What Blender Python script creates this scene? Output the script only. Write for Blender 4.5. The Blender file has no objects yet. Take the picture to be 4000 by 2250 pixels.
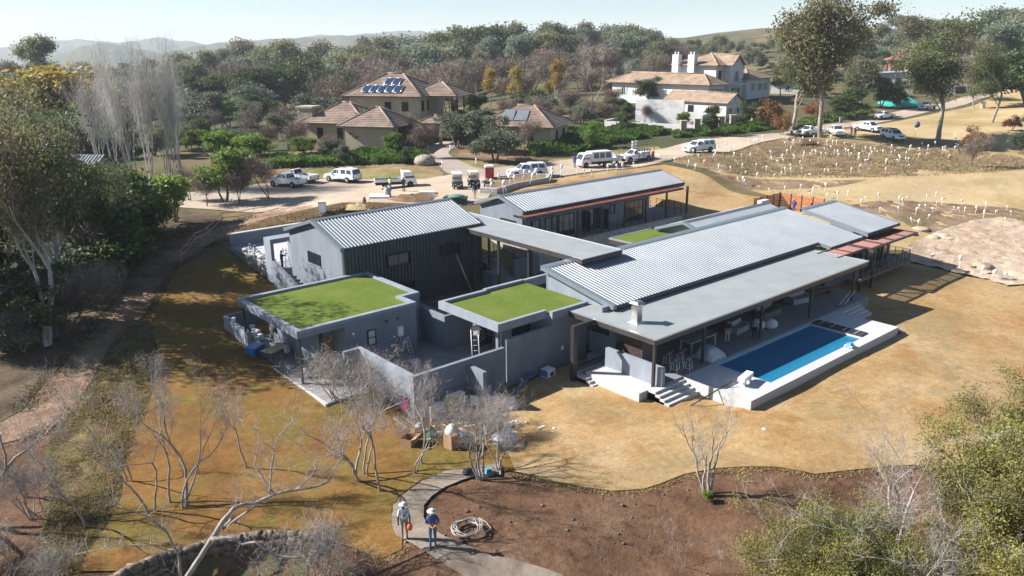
import bpy, bmesh, math, random
import numpy as np
from mathutils import Vector, Matrix, noise
sc = bpy.context.scene
COL = sc.collection
# ------------------------------------------------------------------ camera (house-aligned frame, metres)
FPX, CXP, CYP = 3094.08, 2000.0, 1125.0          # focal length / centre in photograph pixels (4000 x 2250)
PIT, ROL, YAW = math.radians(17.108), math.radians(-0.398), math.radians(49.2725)
CAM = np.array([0.0, 0.0, 20.5])
FWD = np.array([math.cos(YAW), math.sin(YAW), 0.0]); RGT = np.array([math.sin(YAW), -math.cos(YAW), 0.0]); UPV = np.array([0, 0, 1.0])
_cp, _sp, _cr, _sr = math.cos(PIT), math.sin(PIT), math.cos(ROL), math.sin(ROL)
_fw = _cp*FWD - _sp*UPV; _dn = -(_sp*FWD + _cp*UPV)
_cx = _cr*RGT - _sr*_dn; _cy = _sr*RGT + _cr*_dn
cam_d = bpy.data.cameras.new('camera'); cam = bpy.data.objects.new('camera', cam_d); COL.objects.link(cam)
cam_d.sensor_width = 36.0; cam_d.lens = FPX/4000*36.0; cam_d.clip_start = 0.5; cam_d.clip_end = 30000
m = Matrix.Identity(4)
for i in range(3):
    m[i][0] = _cx[i]; m[i][1] = -_cy[i]; m[i][2] = -_fw[i]; m[i][3] = CAM[i]
cam.matrix_world = m
sc.camera = cam
# ------------------------------------------------------------------ sky, sun, exposure
SUN_EL = math.radians(35.0); SUN_AZ = math.radians(132.0)       # where the sun stands (angle from +X, counter-clockwise)
world = bpy.data.worlds.new('World'); sc.world = world; world.use_nodes = True
wn = world.node_tree.nodes; wl = world.node_tree.links
sky = wn.new('ShaderNodeTexSky'); sky.sky_type = 'NISHITA'; sky.sun_disc = False
sky.sun_elevation = SUN_EL; sky.sun_rotation = math.pi/2 - SUN_AZ
sky.altitude = 1300; sky.air_density = 1.0; sky.dust_density = 0.8; sky.ozone_density = 2.5
wl.new(sky.outputs[0], wn['Background'].inputs[0]); wn['Background'].inputs[1].default_value = 0.058
sun_d = bpy.data.lights.new('sun', 'SUN'); sun_d.energy = 5.0; sun_d.angle = math.radians(0.53); sun_d.color = (1.0, 0.96, 0.91)
sun = bpy.data.objects.new('sun', sun_d); COL.objects.link(sun)
_sd = Vector((-math.cos(SUN_AZ)*math.cos(SUN_EL), -math.sin(SUN_AZ)*math.cos(SUN_EL), -math.sin(SUN_EL)))
sun.rotation_euler = _sd.to_track_quat('-Z', 'Y').to_euler()
sc.view_settings.view_transform = 'Standard'; sc.view_settings.look = 'None'; sc.view_settings.gamma = 1.0
sc.view_settings.exposure = 1.3
sc.cycles.use_denoising = True; sc.cycles.max_bounces = 6; sc.cycles.transparent_max_bounces = 6; sc.cycles.use_adaptive_sampling = True
sc.cycles.diffuse_bounces = 3; sc.cycles.glossy_bounces = 3; sc.cycles.volume_bounces = 0
random.seed(7); RNG = np.random.default_rng(7)
# ------------------------------------------------------------------ materials
MATS = {}
def _n(nt, t, **k):
    n = nt.nodes.new(t)
    for a, v in k.items(): setattr(n, a, v)
    return n
def ramp(nt, fac, stops):
    r = _n(nt, 'ShaderNodeValToRGB'); e = r.color_ramp.elements
    while len(e) < len(stops): e.new(0.5)
    for i, (p, c) in enumerate(stops): e[i].position = p; e[i].color = (*c, 1)
    nt.links.new(fac, r.inputs[0]); return r.outputs[0]
def noise_n(nt, vec, scale, detail=4, rough=0.6, dist=0.0):
    n = _n(nt, 'ShaderNodeTexNoise'); n.inputs['Scale'].default_value = scale; n.inputs['Detail'].default_value = detail
    n.inputs['Roughness'].default_value = rough; n.inputs['Distortion'].default_value = dist
    if vec is not None: nt.links.new(vec, n.inputs['Vector'])
    return n.outputs['Fac']
def mixc(nt, fac, a, b, mode='MIX'):
    x = _n(nt, 'ShaderNodeMix', data_type='RGBA', blend_type=mode)
    for sock, v in ((x.inputs['Factor'], fac), (x.inputs['A'], a), (x.inputs['B'], b)):
        if hasattr(v, 'links'): nt.links.new(v, sock)
        elif isinstance(v, (int, float)): sock.default_value = v
        else: sock.default_value = (*v, 1)
    return x.outputs['Result']
def sc3(c, k): return tuple(max(0, x*k) for x in c)
def mat(name, col, rough=0.7, var=0.12, scale=3.0, metal=0.0, bump=0.0, bscale=20.0, col2=None, spec=0.5, big=None, stretch=None, world=False, trans=0.0, randobj=0.0):
    """base colour with two octaves of noise variation; optional second colour mixed by noise, bump relief"""
    if name in MATS: return MATS[name]
    mt = bpy.data.materials.new(name); mt.use_nodes = True; nt = mt.node_tree; b = nt.nodes['Principled BSDF']
    if world: vec = _n(nt, 'ShaderNodeNewGeometry').outputs['Position']
    else: vec = _n(nt, 'ShaderNodeTexCoord').outputs['Object']
    if stretch:
        mp = _n(nt, 'ShaderNodeMapping'); mp.inputs['Scale'].default_value = stretch; nt.links.new(vec, mp.inputs['Vector']); vec = mp.outputs[0]
    f1 = noise_n(nt, vec, scale, 5, 0.65)
    c2 = col2 if col2 else sc3(col, 1-var*1.6)
    c = ramp(nt, f1, [(0.3, c2), (0.7, sc3(col, 1+var*0.6))])
    if big:
        f2 = noise_n(nt, vec, big[0], 3, 0.6)
        c = mixc(nt, ramp(nt, f2, [(0.38, (0, 0, 0)), (0.62, (1, 1, 1))]), c, big[1])
    if randobj:
        oi = _n(nt, 'ShaderNodeObjectInfo'); mr = _n(nt, 'ShaderNodeMapRange'); mr.inputs[3].default_value = 1-randobj; mr.inputs[4].default_value = 1+randobj
        nt.links.new(oi.outputs['Random'], mr.inputs[0]); hv = _n(nt, 'ShaderNodeHueSaturation'); nt.links.new(mr.outputs[0], hv.inputs['Value']); nt.links.new(c, hv.inputs['Color']); c = hv.outputs[0]
    nt.links.new(c, b.inputs['Base Color'])
    b.inputs['Roughness'].default_value = rough; b.inputs['Metallic'].default_value = metal; b.inputs['Specular IOR Level'].default_value = spec
    if trans: b.inputs['Transmission Weight'].default_value = trans
    if bump:
        fb = noise_n(nt, vec, bscale, 6, 0.7); bp = _n(nt, 'ShaderNodeBump'); bp.inputs['Strength'].default_value = min(1, bump); bp.inputs['Distance'].default_value = 0.05*max(1, bump)
        nt.links.new(fb, bp.inputs['Height']); nt.links.new(bp.outputs[0], b.inputs['Normal'])
    MATS[name] = mt; return mt
# ------------------------------------------------------------------ mesh building
class MB:
    def __init__(s): s.v = []; s.f = []; s.mi = []; s.m = 0; s.sm = []; s.smooth = False
    def _add(s, vs, fs):
        o = len(s.v); s.v += [tuple(map(float, p)) for p in vs]
        for f in fs: s.f.append(tuple(o+i for i in f)); s.mi.append(s.m); s.sm.append(s.smooth)
        return s
    def box(s, x0, x1, y0, y1, z0, z1):
        return s._add([(x0,y0,z0),(x1,y0,z0),(x1,y1,z0),(x0,y1,z0),(x0,y0,z1),(x1,y0,z1),(x1,y1,z1),(x0,y1,z1)],
                      [(3,2,1,0),(4,5,6,7),(0,1,5,4),(1,2,6,5),(2,3,7,6),(3,0,4,7)])
    def cbox(s, cx, cy, cz, sx, sy, sz): return s.box(cx-sx/2, cx+sx/2, cy-sy/2, cy+sy/2, cz-sz/2, cz+sz/2)
    def hexa(s, p): return s._add(p, [(3,2,1,0),(4,5,6,7),(0,1,5,4),(1,2,6,5),(2,3,7,6),(3,0,4,7)])
    def quad(s, *p): return s._add(p, [tuple(range(len(p)))])
    def prism(s, poly, z0, z1):
        n = len(poly); a = sum(poly[i][0]*poly[(i+1)%n][1]-poly[(i+1)%n][0]*poly[i][1] for i in range(n))
        if a < 0: poly = poly[::-1]
        return s._add([(x,y,z0) for x,y in poly]+[(x,y,z1) for x,y in poly],
                      [tuple(range(n-1,-1,-1)), tuple(range(n,2*n))]+[(i,(i+1)%n,n+(i+1)%n,n+i) for i in range(n)])
    def prism_axis(s, poly, a0, a1, axis):
        """extrude a 2-D polygon along X (poly = (y,z)) or Y (poly = (x,z))"""
        n = len(poly)
        mk = (lambda a, p: (a, p[0], p[1])) if axis == 'x' else (lambda a, p: (p[0], a, p[1]))
        ar = sum(poly[i][0]*poly[(i+1)%n][1]-poly[(i+1)%n][0]*poly[i][1] for i in range(n))
        if (ar > 0) == (axis == 'y'): poly = poly[::-1]
        return s._add([mk(a0,p) for p in poly]+[mk(a1,p) for p in poly],
                      [tuple(range(n-1,-1,-1)), tuple(range(n,2*n))]+[(i,(i+1)%n,n+(i+1)%n,n+i) for i in range(n)])
    def cyl(s, p0, p1, r0, r1=None, n=8, cap=True):
        r1 = r0 if r1 is None else r1
        a = Vector(p0); b = Vector(p1); d = (b-a).normalized()
        u = d.cross(Vector((0,0,1)) if abs(d.z) < .95 else Vector((1,0,0))).normalized(); w = d.cross(u)
        vs = []
        for c, r in ((a,r0),(b,r1)):
            for k in range(n):
                t = 2*math.pi*k/n; vs.append(c+u*(r*math.cos(t))+w*(r*math.sin(t)))
        fs = [(k,(k+1)%n,n+(k+1)%n,n+k) for k in range(n)]
        fs = [f[::-1] for f in fs]
        if cap: fs += [tuple(range(n)), tuple(range(2*n-1,n-1,-1))]
        sm = s.smooth; s.smooth = n > 6; s._add(vs, fs); s.smooth = sm; return s
    def tube(s, pts, rads, n=6, cap=True):
        """tapered tube along a polyline"""
        P = [Vector(p) for p in pts]; L = len(P)
        if not hasattr(rads, '__len__'): rads = [rads]*L
        u = None; vs = []
        for i in range(L):
            d = (P[min(i+1,L-1)]-P[max(i-1,0)]);
            if d.length < 1e-7: d = Vector((0,0,1))
            d.normalize()
            if u is None: u = d.cross(Vector((0.31,0.95,0.05)) if abs(d.y) < .9 else Vector((1,0,0))).normalized()
            u = (u-d*u.dot(d)); u = u.normalized() if u.length > 1e-6 else d.orthogonal().normalized()
            w = d.cross(u)
            for k in range(n):
                t = 2*math.pi*k/n; vs.append(P[i]+u*(rads[i]*math.cos(t))+w*(rads[i]*math.sin(t)))
        fs = [(i*n+k, i*n+(k+1)%n, (i+1)*n+(k+1)%n, (i+1)*n+k) for i in range(L-1) for k in range(n)]
        if cap: fs += [tuple(range(n-1,-1,-1)), tuple(range((L-1)*n, L*n))]
        s.smooth = True; s._add(vs, fs); s.smooth = False; return s
    def lathe(s, prof, n=12, c=(0,0,0)):
        vs = []; L = len(prof)
        for r, z in prof:
            for k in range(n):
                t = 2*math.pi*k/n; vs.append((c[0]+r*math.cos(t), c[1]+r*math.sin(t), c[2]+z))
        fs = [(i*n+k, i*n+(k+1)%n, (i+1)*n+(k+1)%n, (i+1)*n+k) for i in range(L-1) for k in range(n)]
        fs += [tuple(range(n-1,-1,-1)), tuple(range((L-1)*n, L*n))]
        s.smooth = True; s._add(vs, fs); s.smooth = False; return s
    def grid(s, P):
        """P[i][j] points -> quad sheet"""
        a, b = len(P), len(P[0])
        return s._add([p for r in P for p in r], [(i*b+j, i*b+j+1, (i+1)*b+j+1, (i+1)*b+j) for i in range(a-1) for j in range(b-1)])
    def mesh(s, name, mats, off=(0,0,0)):
        me = bpy.data.meshes.new(name); V = np.array(s.v, dtype=float).reshape(-1,3)-np.array(off)
        me.from_pydata(V.tolist(), [], s.f)
        for mm in (mats if isinstance(mats, (list,tuple)) else [mats]): me.materials.append(mm)
        if any(s.mi): me.polygons.foreach_set('material_index', s.mi)
        if any(s.sm): me.polygons.foreach_set('use_smooth', s.sm)
        me.update(); return me
    def build(s, name, mats, parent=None, off=None):
        if off is None: off = ORG.get(parent.name, (0,0,0)) if parent is not None else (0,0,0)
        return link(name, s.mesh(name, mats, off), parent)
ORG = {}
def link(name, me, parent=None, loc=None, rz=0.0, scale=None):
    o = bpy.data.objects.new(name, me); COL.objects.link(o)
    if parent is not None: o.parent = parent; ORG[o.name] = ORG.get(parent.name, (0,0,0))
    if loc is not None: o.location = loc
    if rz: o.rotation_euler = (0,0,rz)
    if scale is not None: o.scale = scale if hasattr(scale, '__len__') else (scale,)*3
    return o
def tag(o, label=None, cat=None, group=None, kind=None):
    if label: o['label'] = label
    if cat: o['category'] = cat
    if group: o['group'] = group
    if kind: o['kind'] = kind
    return o
def thing(name, label, cat, loc=(0,0,0), rz=0.0, group=None, world_parts=False):
    """Empty at the thing's base. world_parts: its parts are written in world coordinates"""
    o = bpy.data.objects.new(name, None); COL.objects.link(o); o.empty_display_size = 0.2
    o.location = loc; o.rotation_euler = (0,0,rz); tag(o, label, cat, group)
    if world_parts: ORG[o.name] = tuple(map(float, loc))
    return o
def copy_tree(o, parent=None):
    c = o.copy(); COL.objects.link(c); c.parent = parent
    for ch in o.children: copy_tree(ch, c)
    return c
def part(parent, name, mats, fn):
    b = MB(); fn(b); return b.build(name, mats, parent)
# ------------------------------------------------------------------ terrain
def uv2xy(u, v): p = u*RGT+v*FWD; return float(p[0]), float(p[1])
_cps = [  # x, y, z  (house frame)
 (39,22,-.68),(50,22,-.66),(60,22,-.7),(66,26,-1.0),(70,22,-1.15),(80,24,-1.0),(84,30,-.6),(30,28,-.85),(36,33,-.9),(23.6,35.5,-1.0),(30,34.5,-1.0),
 (20,38,-.9),(20,44,-.55),(16,42,-.8),(14,50,-.6),(18,54,-.2),(12,36,-1.1),(8,36,-1.2),(9,30,-1.2),(16.8,24.9,-.7),(13,24,-1.0),(20,22,-.8),
 (24,24,-.8),(24,17,-1.6),(32,20,-.9),(33,13,-1.6),(45,14,-1.1),(42,6,-2.2),(58,10,-1.3),(70,8,-1.6),(55,0,-2.5),(30,4,-3.0),
 (16,18,-2.4),(8,22,-2.7),(11,22.5,-2.6),(13.5,20.5,-2.6),(0,28,-2.2),(-4,36,-1.8),(10,12,-4),(20,8,-4),(0,0,-7),(-10,20,-4),(2,44,-1.4),(4,50,-.9),(8,56,-.4),(12,62,.2),(18,62,-.1),(22,70,.5),(16,72,.4),(28,60,-.45),(28,64,-.3),(28,68,0),(28,72,.35),(28.2,77,1.1),(24,66,.0),(24,58,-.4),(24,76,1.0),
 (-4,52,-1.4),(-8,70,-.6),(4,66,.2),(10,80,1.4),(34,79,2.9),(44,68,2.6),(44,78,3.5),(28,82,2.3),(58,70,3.6),(66,70,3.7),(57,77,3.7),(80,76,3.8),(76,68,3.5),(76,60,2.5),(77,54,1.6),(82,66,3.2),
 (52,94,2.9),(38,94,2.6),(26,86,2.4),(30,104,2.6),(10,100,1.6),(-10,100,0),(60,88,3.6),(66,96,4.2),(98,72,4.5),(90,66,3.8),(120,74,4.8),(150,76,4.6),(164,80,4.4),(168,75,4.6),(200,72,5.2),(230,60,6.5),(180,60,4.6),
 (60,110,4.2),(80,105,4.6),(85,120,5.2),(100,105,5.4),(120,100,5.6),(130,95,5.2),(150,100,6),(100,130,6),(60,130,4),(40,130,3),
 (88,56,2.0),(86,47,1.2),(92,44,1.4),(100,58,2.6),(110,52,2.6),(120,60,3.6),(130,44,2.4),(150,52,3.6),(104,36,.6),(96,30,.2),(90,20,-.8),(110,24,0),(130,24,.8),(160,30,2.2),(90,8,-1.6),(120,5,-1),(180,30,3.5),
 (28,50,-.5),(36,46,-.5),(46,46,-.5),(60,48,-.3),(70,48,.2),(60,38,-.6),(76,40,-.2),(76,34,-.6),
]
for u, v, z in [(-60,90,-1.5),(-90,140,-2),(-40,140,1.5),(-120,220,-4),(-40,220,0),(20,220,6),(80,220,9),(140,220,10),(60,158,5.2),(43,160,5.2),(28,156,5.0),(20,148,4.8),(45,184,7.8),(62,190,8),(30,186,7.4),(110,170,6.5),(150,150,5.6),(-60,320,-6),(40,320,8),(140,320,14),(200,260,12),(220,200,9.5),(300,350,15),
                (-250,420,-14),(-80,480,-12),(60,500,10),(170,480,24),(330,520,20),(-400,800,-25),(-100,850,-20),(150,850,22),(260,800,34),(600,850,24),(-700,1500,-40),(-200,1600,-30),(300,1600,30),(900,1600,40),
                (-1500,3000,-60),(-400,3200,-50),(600,3200,0),(1600,3000,40),(0,-60,-9),(-80,0,-8),(80,-40,-6),(160,60,2.5),(200,100,5),(0,-300,-15),(-300,0,-15),(300,-200,-10)]:
    x, y = uv2xy(u, v); _cps.append((x, y, z))
CP = np.array(_cps)
def h0(x, y):
    x = np.asarray(x, float); y = np.asarray(y, float)
    d2 = (x[..., None]-CP[:, 0])**2+(y[..., None]-CP[:, 1])**2
    s2 = (1.5+0.03*np.sqrt(x**2+y**2))**2
    dm = np.sqrt(np.min(d2, -1))[..., None]
    w = 1/(d2+s2[..., None]+(0.35*dm)**2)**2.2
    return (w*CP[:, 2]).sum(-1)/w.sum(-1)
def _sm(t): t = np.clip(t, 0, 1); return t*t*(3-2*t)
def _rect(x, y, x0, x1, y0, y1, f):
    d = np.maximum(np.maximum(x0-x, x-x1), np.maximum(y0-y, y-y1)); return _sm(1-d/f)
_wp = [(4.6, 32.1), (6.2, 32.5), (7.9, 32.6), (9.2, 32.2), (10.1, 31.9), (11.4, 31.3), (12.5, 30.5), (13.5, 29.3), (14.1, 27.8), (14.3, 26.2)]
_WU = [p[0]*RGT[0]+p[1]*RGT[1] for p in _wp]; _WV = [p[0]*FWD[0]+p[1]*FWD[1] for p in _wp]
def h(x, y):
    x = np.asarray(x, float); y = np.asarray(y, float)
    z = h0(x, y)
    for (x0, x1, y0, y1, zz, f) in ((21.0, 41, 38, 55, -.72, 1.2), (37.6, 63, 24.6, 37, -.95, .5), (41, 74, 35, 52.5, -.75, 1.2), (31, 41.5, 54, 61, -.6, 1.0),
                                    (29.6, 43, 64, 76, .5, .5), (49.5, 73.4, 55.5, 63, 1.2, .8), (46, 50, 62, 70, 2.0, 2.5)):
        k = _rect(x, y, x0, x1, y0, y1, f); z = z*(1-k)+zz*k
    u = x*RGT[0]+y*RGT[1]; v = x*FWD[0]+y*FWD[1]; vw = np.interp(u, _WU, _WV)     # step down in front of the dry stone wall
    k = _sm((vw-.1-v)/.7)*_sm((u-_WU[0]+1.5)/1.5)*_sm((_WU[-2]-.2-u)/1.2)*_sm((v-14)/6)
    return z-1.1*k
def hz(x, y): return float(h(np.array([x]), np.array([y]))[0])
def pray(px, py):
    c = np.array([(px-CXP)/FPX, (py-CYP)/FPX, 1.0]); return c[0]*_cx+c[1]*_cy+c[2]*_fw
def at_z(px, py, z): d = pray(px, py); return CAM+d*((z-CAM[2])/d[2])
def project(P):
    d = np.asarray(P, float)-CAM; q = np.array([d@_cx, d@_cy, d@_fw]); return CXP+FPX*q[0]/q[2], CYP+FPX*q[1]/q[2]
def ground(px, py):
    """photograph pixel (4000 px wide) -> point on the terrain"""
    d = pray(px, py); t = np.linspace(15, 900, 6000); P = CAM+d*t[:, None]
    below = P[:, 2] < hgrid(P[:, 0], P[:, 1])
    if not below.any(): return P[-1]
    i = int(np.argmax(below)); a, b = t[max(i-1, 0)], t[i]
    for _ in range(14):
        mm = (a+b)/2; q = CAM+d*mm
        if q[2] < hgrid(q[0], q[1]): b = mm
        else: a = mm
    return CAM+d*b
def GF(x, y): return ground(x/.644, y/.644)       # the same for a 2576 px wide view of the photograph
def at_dist(xf, v):
    """point on the terrain straight below the line of sight of column xf (2576 px view) at forward distance v"""
    u = (xf/.644-CXP)/FPX*v*1.03
    x, y = uv2xy(u, v); return x, y, hz(x, y)
def top_height(x, y, z, yf):
    """height so that a thing standing at x,y,z reaches image row yf (2576 px view)"""
    lo, hi = 0.1, 80
    for _ in range(30):
        mm = (lo+hi)/2
        if project((x, y, z+mm))[1] > yf/.644: lo = mm
        else: hi = mm
    return lo
def build_ground():
    # uneven grid lines: fine near, coarse far; shared with the zones draped on it
    g = list(np.arange(-40, 130.1, 1.0)); s = 1.0; a = 130.0
    while a < 4200: s = min(s*1.16, 250); a += s; g.append(a)
    s = 1.0; a = -40.0; lo = []
    while a > -2200: s = min(s*1.22, 250); a -= s; lo.append(a)
    return np.array(lo[::-1]+g)
GL_ = build_ground()
_X, _Y = np.meshgrid(GL_, GL_, indexing='ij')
_Zg = np.zeros_like(_X)
for i in range(len(GL_)): _Zg[i] = h(_X[i], _Y[i])
def hgrid(x, y):
    x = np.asarray(x, float); y = np.asarray(y, float)
    i = np.clip(np.searchsorted(GL_, x, side='right')-1, 0, len(GL_)-2); j = np.clip(np.searchsorted(GL_, y, side='right')-1, 0, len(GL_)-2)
    fx = (x-GL_[i])/(GL_[i+1]-GL_[i]); fy = (y-GL_[j])/(GL_[j+1]-GL_[j])
    return (_Zg[i, j]*(1-fx)*(1-fy)+_Zg[i+1, j]*fx*(1-fy)+_Zg[i, j+1]*(1-fx)*fy+_Zg[i+1, j+1]*fx*fy)
def ground_mat(name, stops, scale=0.35, fine=9.0, rough=0.95, bump=0.6, patch=None, fine_amt=0.35, streak=None, bdist=0.06):
    mt = bpy.data.materials.new(name); mt.use_nodes = True; nt = mt.node_tree; b = nt.nodes['Principled BSDF']
    vec = _n(nt, 'ShaderNodeNewGeometry').outputs['Position']
    f1 = noise_n(nt, vec, scale, 6, 0.62, 0.4)
    c = ramp(nt, f1, stops)
    if patch:
        for (psc, pcol, lo, hi, amt) in patch:
            fp = noise_n(nt, vec, psc, 5, 0.65, 0.6)
            k = ramp(nt, fp, [(lo, (0, 0, 0)), (hi, (amt,)*3)]); c = mixc(nt, k, c, pcol)
    f2 = noise_n(nt, vec, fine, 5, 0.75)
    c = mixc(nt, fine_amt, c, ramp(nt, f2, [(0.25, (0.35,)*3), (0.75, (1.35,)*3)]), 'MULTIPLY')
    fm = noise_n(nt, vec, fine*.42, 4, 0.7); c = mixc(nt, fine_amt*.8, c, ramp(nt, fm, [(0.3, (0.5,)*3), (0.7, (1.3,)*3)]), 'MULTIPLY')
    if streak:   # rolled turf laid in strips
        mp = _n(nt, 'ShaderNodeMapping'); mp.inputs['Rotation'].default_value = (0, 0, streak); nt.links.new(vec, mp.inputs['Vector'])
        bt = _n(nt, 'ShaderNodeTexBrick'); bt.inputs['Scale'].default_value = .8; bt.inputs['Mortar Size'].default_value = .012; bt.inputs['Color1'].default_value = (.86, .88, .84, 1); bt.inputs['Color2'].default_value = (1.1, 1.07, 1.04, 1); bt.inputs['Mortar'].default_value = (.72, .68, .62, 1); bt.inputs['Mortar Smooth'].default_value = .6; bt.inputs['Brick Width'].default_value = 1.1; bt.inputs['Row Height'].default_value = .42
        nt.links.new(mp.outputs[0], bt.inputs['Vector']); c = mixc(nt, .5, c, bt.outputs['Color'], 'MULTIPLY')
    nt.links.new(c, b.inputs['Base Color']); b.inputs['Roughness'].default_value = rough; b.inputs['Specular IOR Level'].default_value = 0.15
    f3 = noise_n(nt, vec, fine*1.3, 6, 0.8); bp = _n(nt, 'ShaderNodeBump'); bp.inputs['Strength'].default_value = bump; bp.inputs['Distance'].default_value = bdist
    nt.links.new(f3, bp.inputs['Height']); nt.links.new(bp.outputs[0], b.inputs['Normal'])
    MATS[name] = mt; return mt
def zone(name, pts, m, layer, space='F', kind='structure', relief=None, res=None, up=0.0):
    """ground zone: polygon (pixels of the 2576 px view, or metres) cut along the terrain grid and laid on it"""
    if space == 'F': P = [GF(x, y)[:2] for x, y in pts]
    else: P = pts
    # smooth the outline a little (Catmull-Rom)
    n = len(P); Q = []
    for i in range(n):
        p0, p1, p2, p3 = (np.array(P[(i+k-1) % n]) for k in range(4)); L = np.linalg.norm(p2-p1); ks = int(min(8, max(1, L/1.2)))
        for t in np.arange(ks)/ks:
            Q.append(.5*((2*p1)+(-p0+p2)*t+(2*p0-5*p1+4*p2-p3)*t*t+(-p0+3*p1-3*p2+p3)*t**3))
    A = np.array(Q)+RNG.uniform(-.05, .05, (len(Q), 2))
    from mathutils.geometry import delaunay_2d_cdt
    cv, ce, cf, *_r = delaunay_2d_cdt([Vector((float(a), float(b))) for a, b in A], [], [list(range(len(A)))], 1, 1e-4)
    bm = bmesh.new(); vs = [bm.verts.new((q[0], q[1], 0)) for q in cv]
    for f in cf:
        try: bm.faces.new([vs[i] for i in f])
        except ValueError: pass
    for ax in (0, 1):
        lo, hi = A[:, ax].min(), A[:, ax].max(); lines = [g for g in GL_ if lo < g < hi]
        if res: lines = sorted(set(lines) | set(np.arange(math.ceil(lo/res)*res, hi, res)))
        for g in lines:
            no = (1, 0, 0) if ax == 0 else (0, 1, 0); co = (g, 0, 0) if ax == 0 else (0, g, 0)
            bmesh.ops.bisect_plane(bm, geom=bm.verts[:]+bm.edges[:]+bm.faces[:], plane_co=co, plane_no=no, dist=1e-4)
    co = np.array([v.co[:] for v in bm.verts]); zz = hgrid(co[:, 0], co[:, 1])+0.012*layer+0.008+up
    for i, v in enumerate(bm.verts):
        v.co.z = zz[i]
        if relief: v.co.z += relief(v.co.x, v.co.y)
    bmesh.ops.recalc_face_normals(bm, faces=bm.faces[:])
    if sum(f.normal.z for f in bm.faces) < 0: bmesh.ops.reverse_faces(bm, faces=bm.faces[:])
    me = bpy.data.meshes.new(name); bm.to_mesh(me); bm.free(); me.materials.append(m)
    me.polygons.foreach_set('use_smooth', [True]*len(me.polygons))
    o = link(name, me); tag(o, kind=kind); return o
m_veld = ground_mat('veld', [(0.3, (.07, .065, .03)), (0.5, (.13, .105, .05)), (0.7, (.21, .16, .08))], scale=0.05, fine=1.6, patch=[(0.02, (.06, .07, .03), .45, .55, .85)])
m_lawnL = ground_mat('lawn_rust', [(0.32, (.14, .066, .02)), (0.5, (.205, .105, .029)), (0.68, (.19, .12, .036))], scale=0.22, fine=5.0, patch=[(0.15, (.15, .12, .028), .48, .6, .75), (0.45, (.25, .17, .075), .56, .66, .6), (0.9, (.12, .06, .022), .6, .68, .6)], fine_amt=.55, streak=.7)
m_lawnR = ground_mat('lawn_tan', [(0.32, (.285, .16, .06)), (0.5, (.375, .248, .115)), (0.68, (.40, .29, .16))], scale=0.2, fine=5.0, patch=[(0.7, (.33, .26, .16), .55, .65, .5), (0.11, (.27, .20, .10), .52, .63, .7), (0.3, (.28, .135, .042), .56, .68, .7), (.05, (.30, .175, .065), .5, .62, .55)], fine_amt=.5, streak=.25)
m_soil = ground_mat('soil', [(0.3, (.095, .05, .028)), (0.5, (.168, .094, .054)), (0.7, (.225, .138, .086))], scale=0.4, fine=3.5, patch=[(0.16, (.165, .088, .05), .5, .62, .6), (1.1, (.06, .032, .02), .56, .66, .7)], fine_amt=.55, bump=.9, bdist=.15)
m_track = ground_mat('track', [(0.3, (.19, .12, .078)), (0.5, (.30, .195, .13)), (0.7, (.39, .275, .19))], scale=0.35, fine=3.0, patch=[(0.25, (.12, .075, .045), .5, .62, .7), (.7, (.30, .22, .15), .58, .66, .6)], fine_amt=.6, bump=.9, bdist=.12)
m_road = ground_mat('road', [(0.3, (.36, .27, .19)), (0.5, (.42, .33, .245)), (0.7, (.47, .39, .30))], scale=0.15, fine=6.0, patch=[(0.08, (.28, .25, .22), .5, .65, .7)], fine_amt=.22, bump=.25)
m_drive = ground_mat('driveway', [(0.3, (.30, .24, .20)), (0.7, (.37, .31, .26))], scale=0.3, fine=7.0, fine_amt=.25, bump=.3)
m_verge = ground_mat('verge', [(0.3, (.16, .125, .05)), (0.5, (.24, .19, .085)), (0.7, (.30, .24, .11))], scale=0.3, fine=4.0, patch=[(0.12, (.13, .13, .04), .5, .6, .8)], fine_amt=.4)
m_gold = ground_mat('golden_field', [(0.3, (.34, .235, .11)), (0.5, (.42, .305, .16)), (0.7, (.46, .35, .20))], scale=0.06, fine=2.5, patch=[(0.05, (.27, .21, .085), .52, .62, .7)], fine_amt=.3)
m_conc = ground_mat('path_concrete', [(0.3, (.15, .12, .092)), (0.5, (.22, .18, .142)), (0.7, (.28, .24, .20))], scale=0.8, fine=8.0, patch=[(0.35, (.13, .10, .075), .5, .62, .8)], fine_amt=.3, bump=.3)
m_bed = ground_mat('bed_soil', [(0.3, (.13, .075, .04)), (0.5, (.24, .16, .10)), (0.7, (.30, .21, .13))], scale=0.25, fine=2.2, patch=[(0.15, (.22, .17, .075), .5, .6, .8)], fine_amt=.5, bump=.9, bdist=.15)
def make_terrain():
    n = len(GL_); me = bpy.data.meshes.new('ground')
    V = np.stack([_X.ravel(), _Y.ravel(), _Zg.ravel()], 1)
    idx = np.arange(n*n).reshape(n, n)
    Fq = np.stack([idx[:-1, :-1], idx[1:, :-1], idx[1:, 1:], idx[:-1, 1:]], -1).reshape(-1, 4)
    # leave out the pool basin
    cx = V[Fq].mean(1); keep = ~((cx[:, 0] > 42.3) & (cx[:, 0] < 55) & (cx[:, 1] > 24.4) & (cx[:, 1] < 28.2))
    me.from_pydata(V.tolist(), [], Fq[keep].tolist()); me.polygons.foreach_set('use_smooth', [True]*len(me.polygons)); me.materials.append(m_veld)
    tag(link('ground', me), kind='structure')
make_terrain()
def clods(amp, s):
    def f(x, y):
        return amp*(noise.fractal(Vector((x*s, y*s, 3.1)), 0.9, 2.0, 4)*.5+abs(noise.noise(Vector((x*s*2.3, y*s*2.3, 9))))*.6-.1)
    return f
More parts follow.
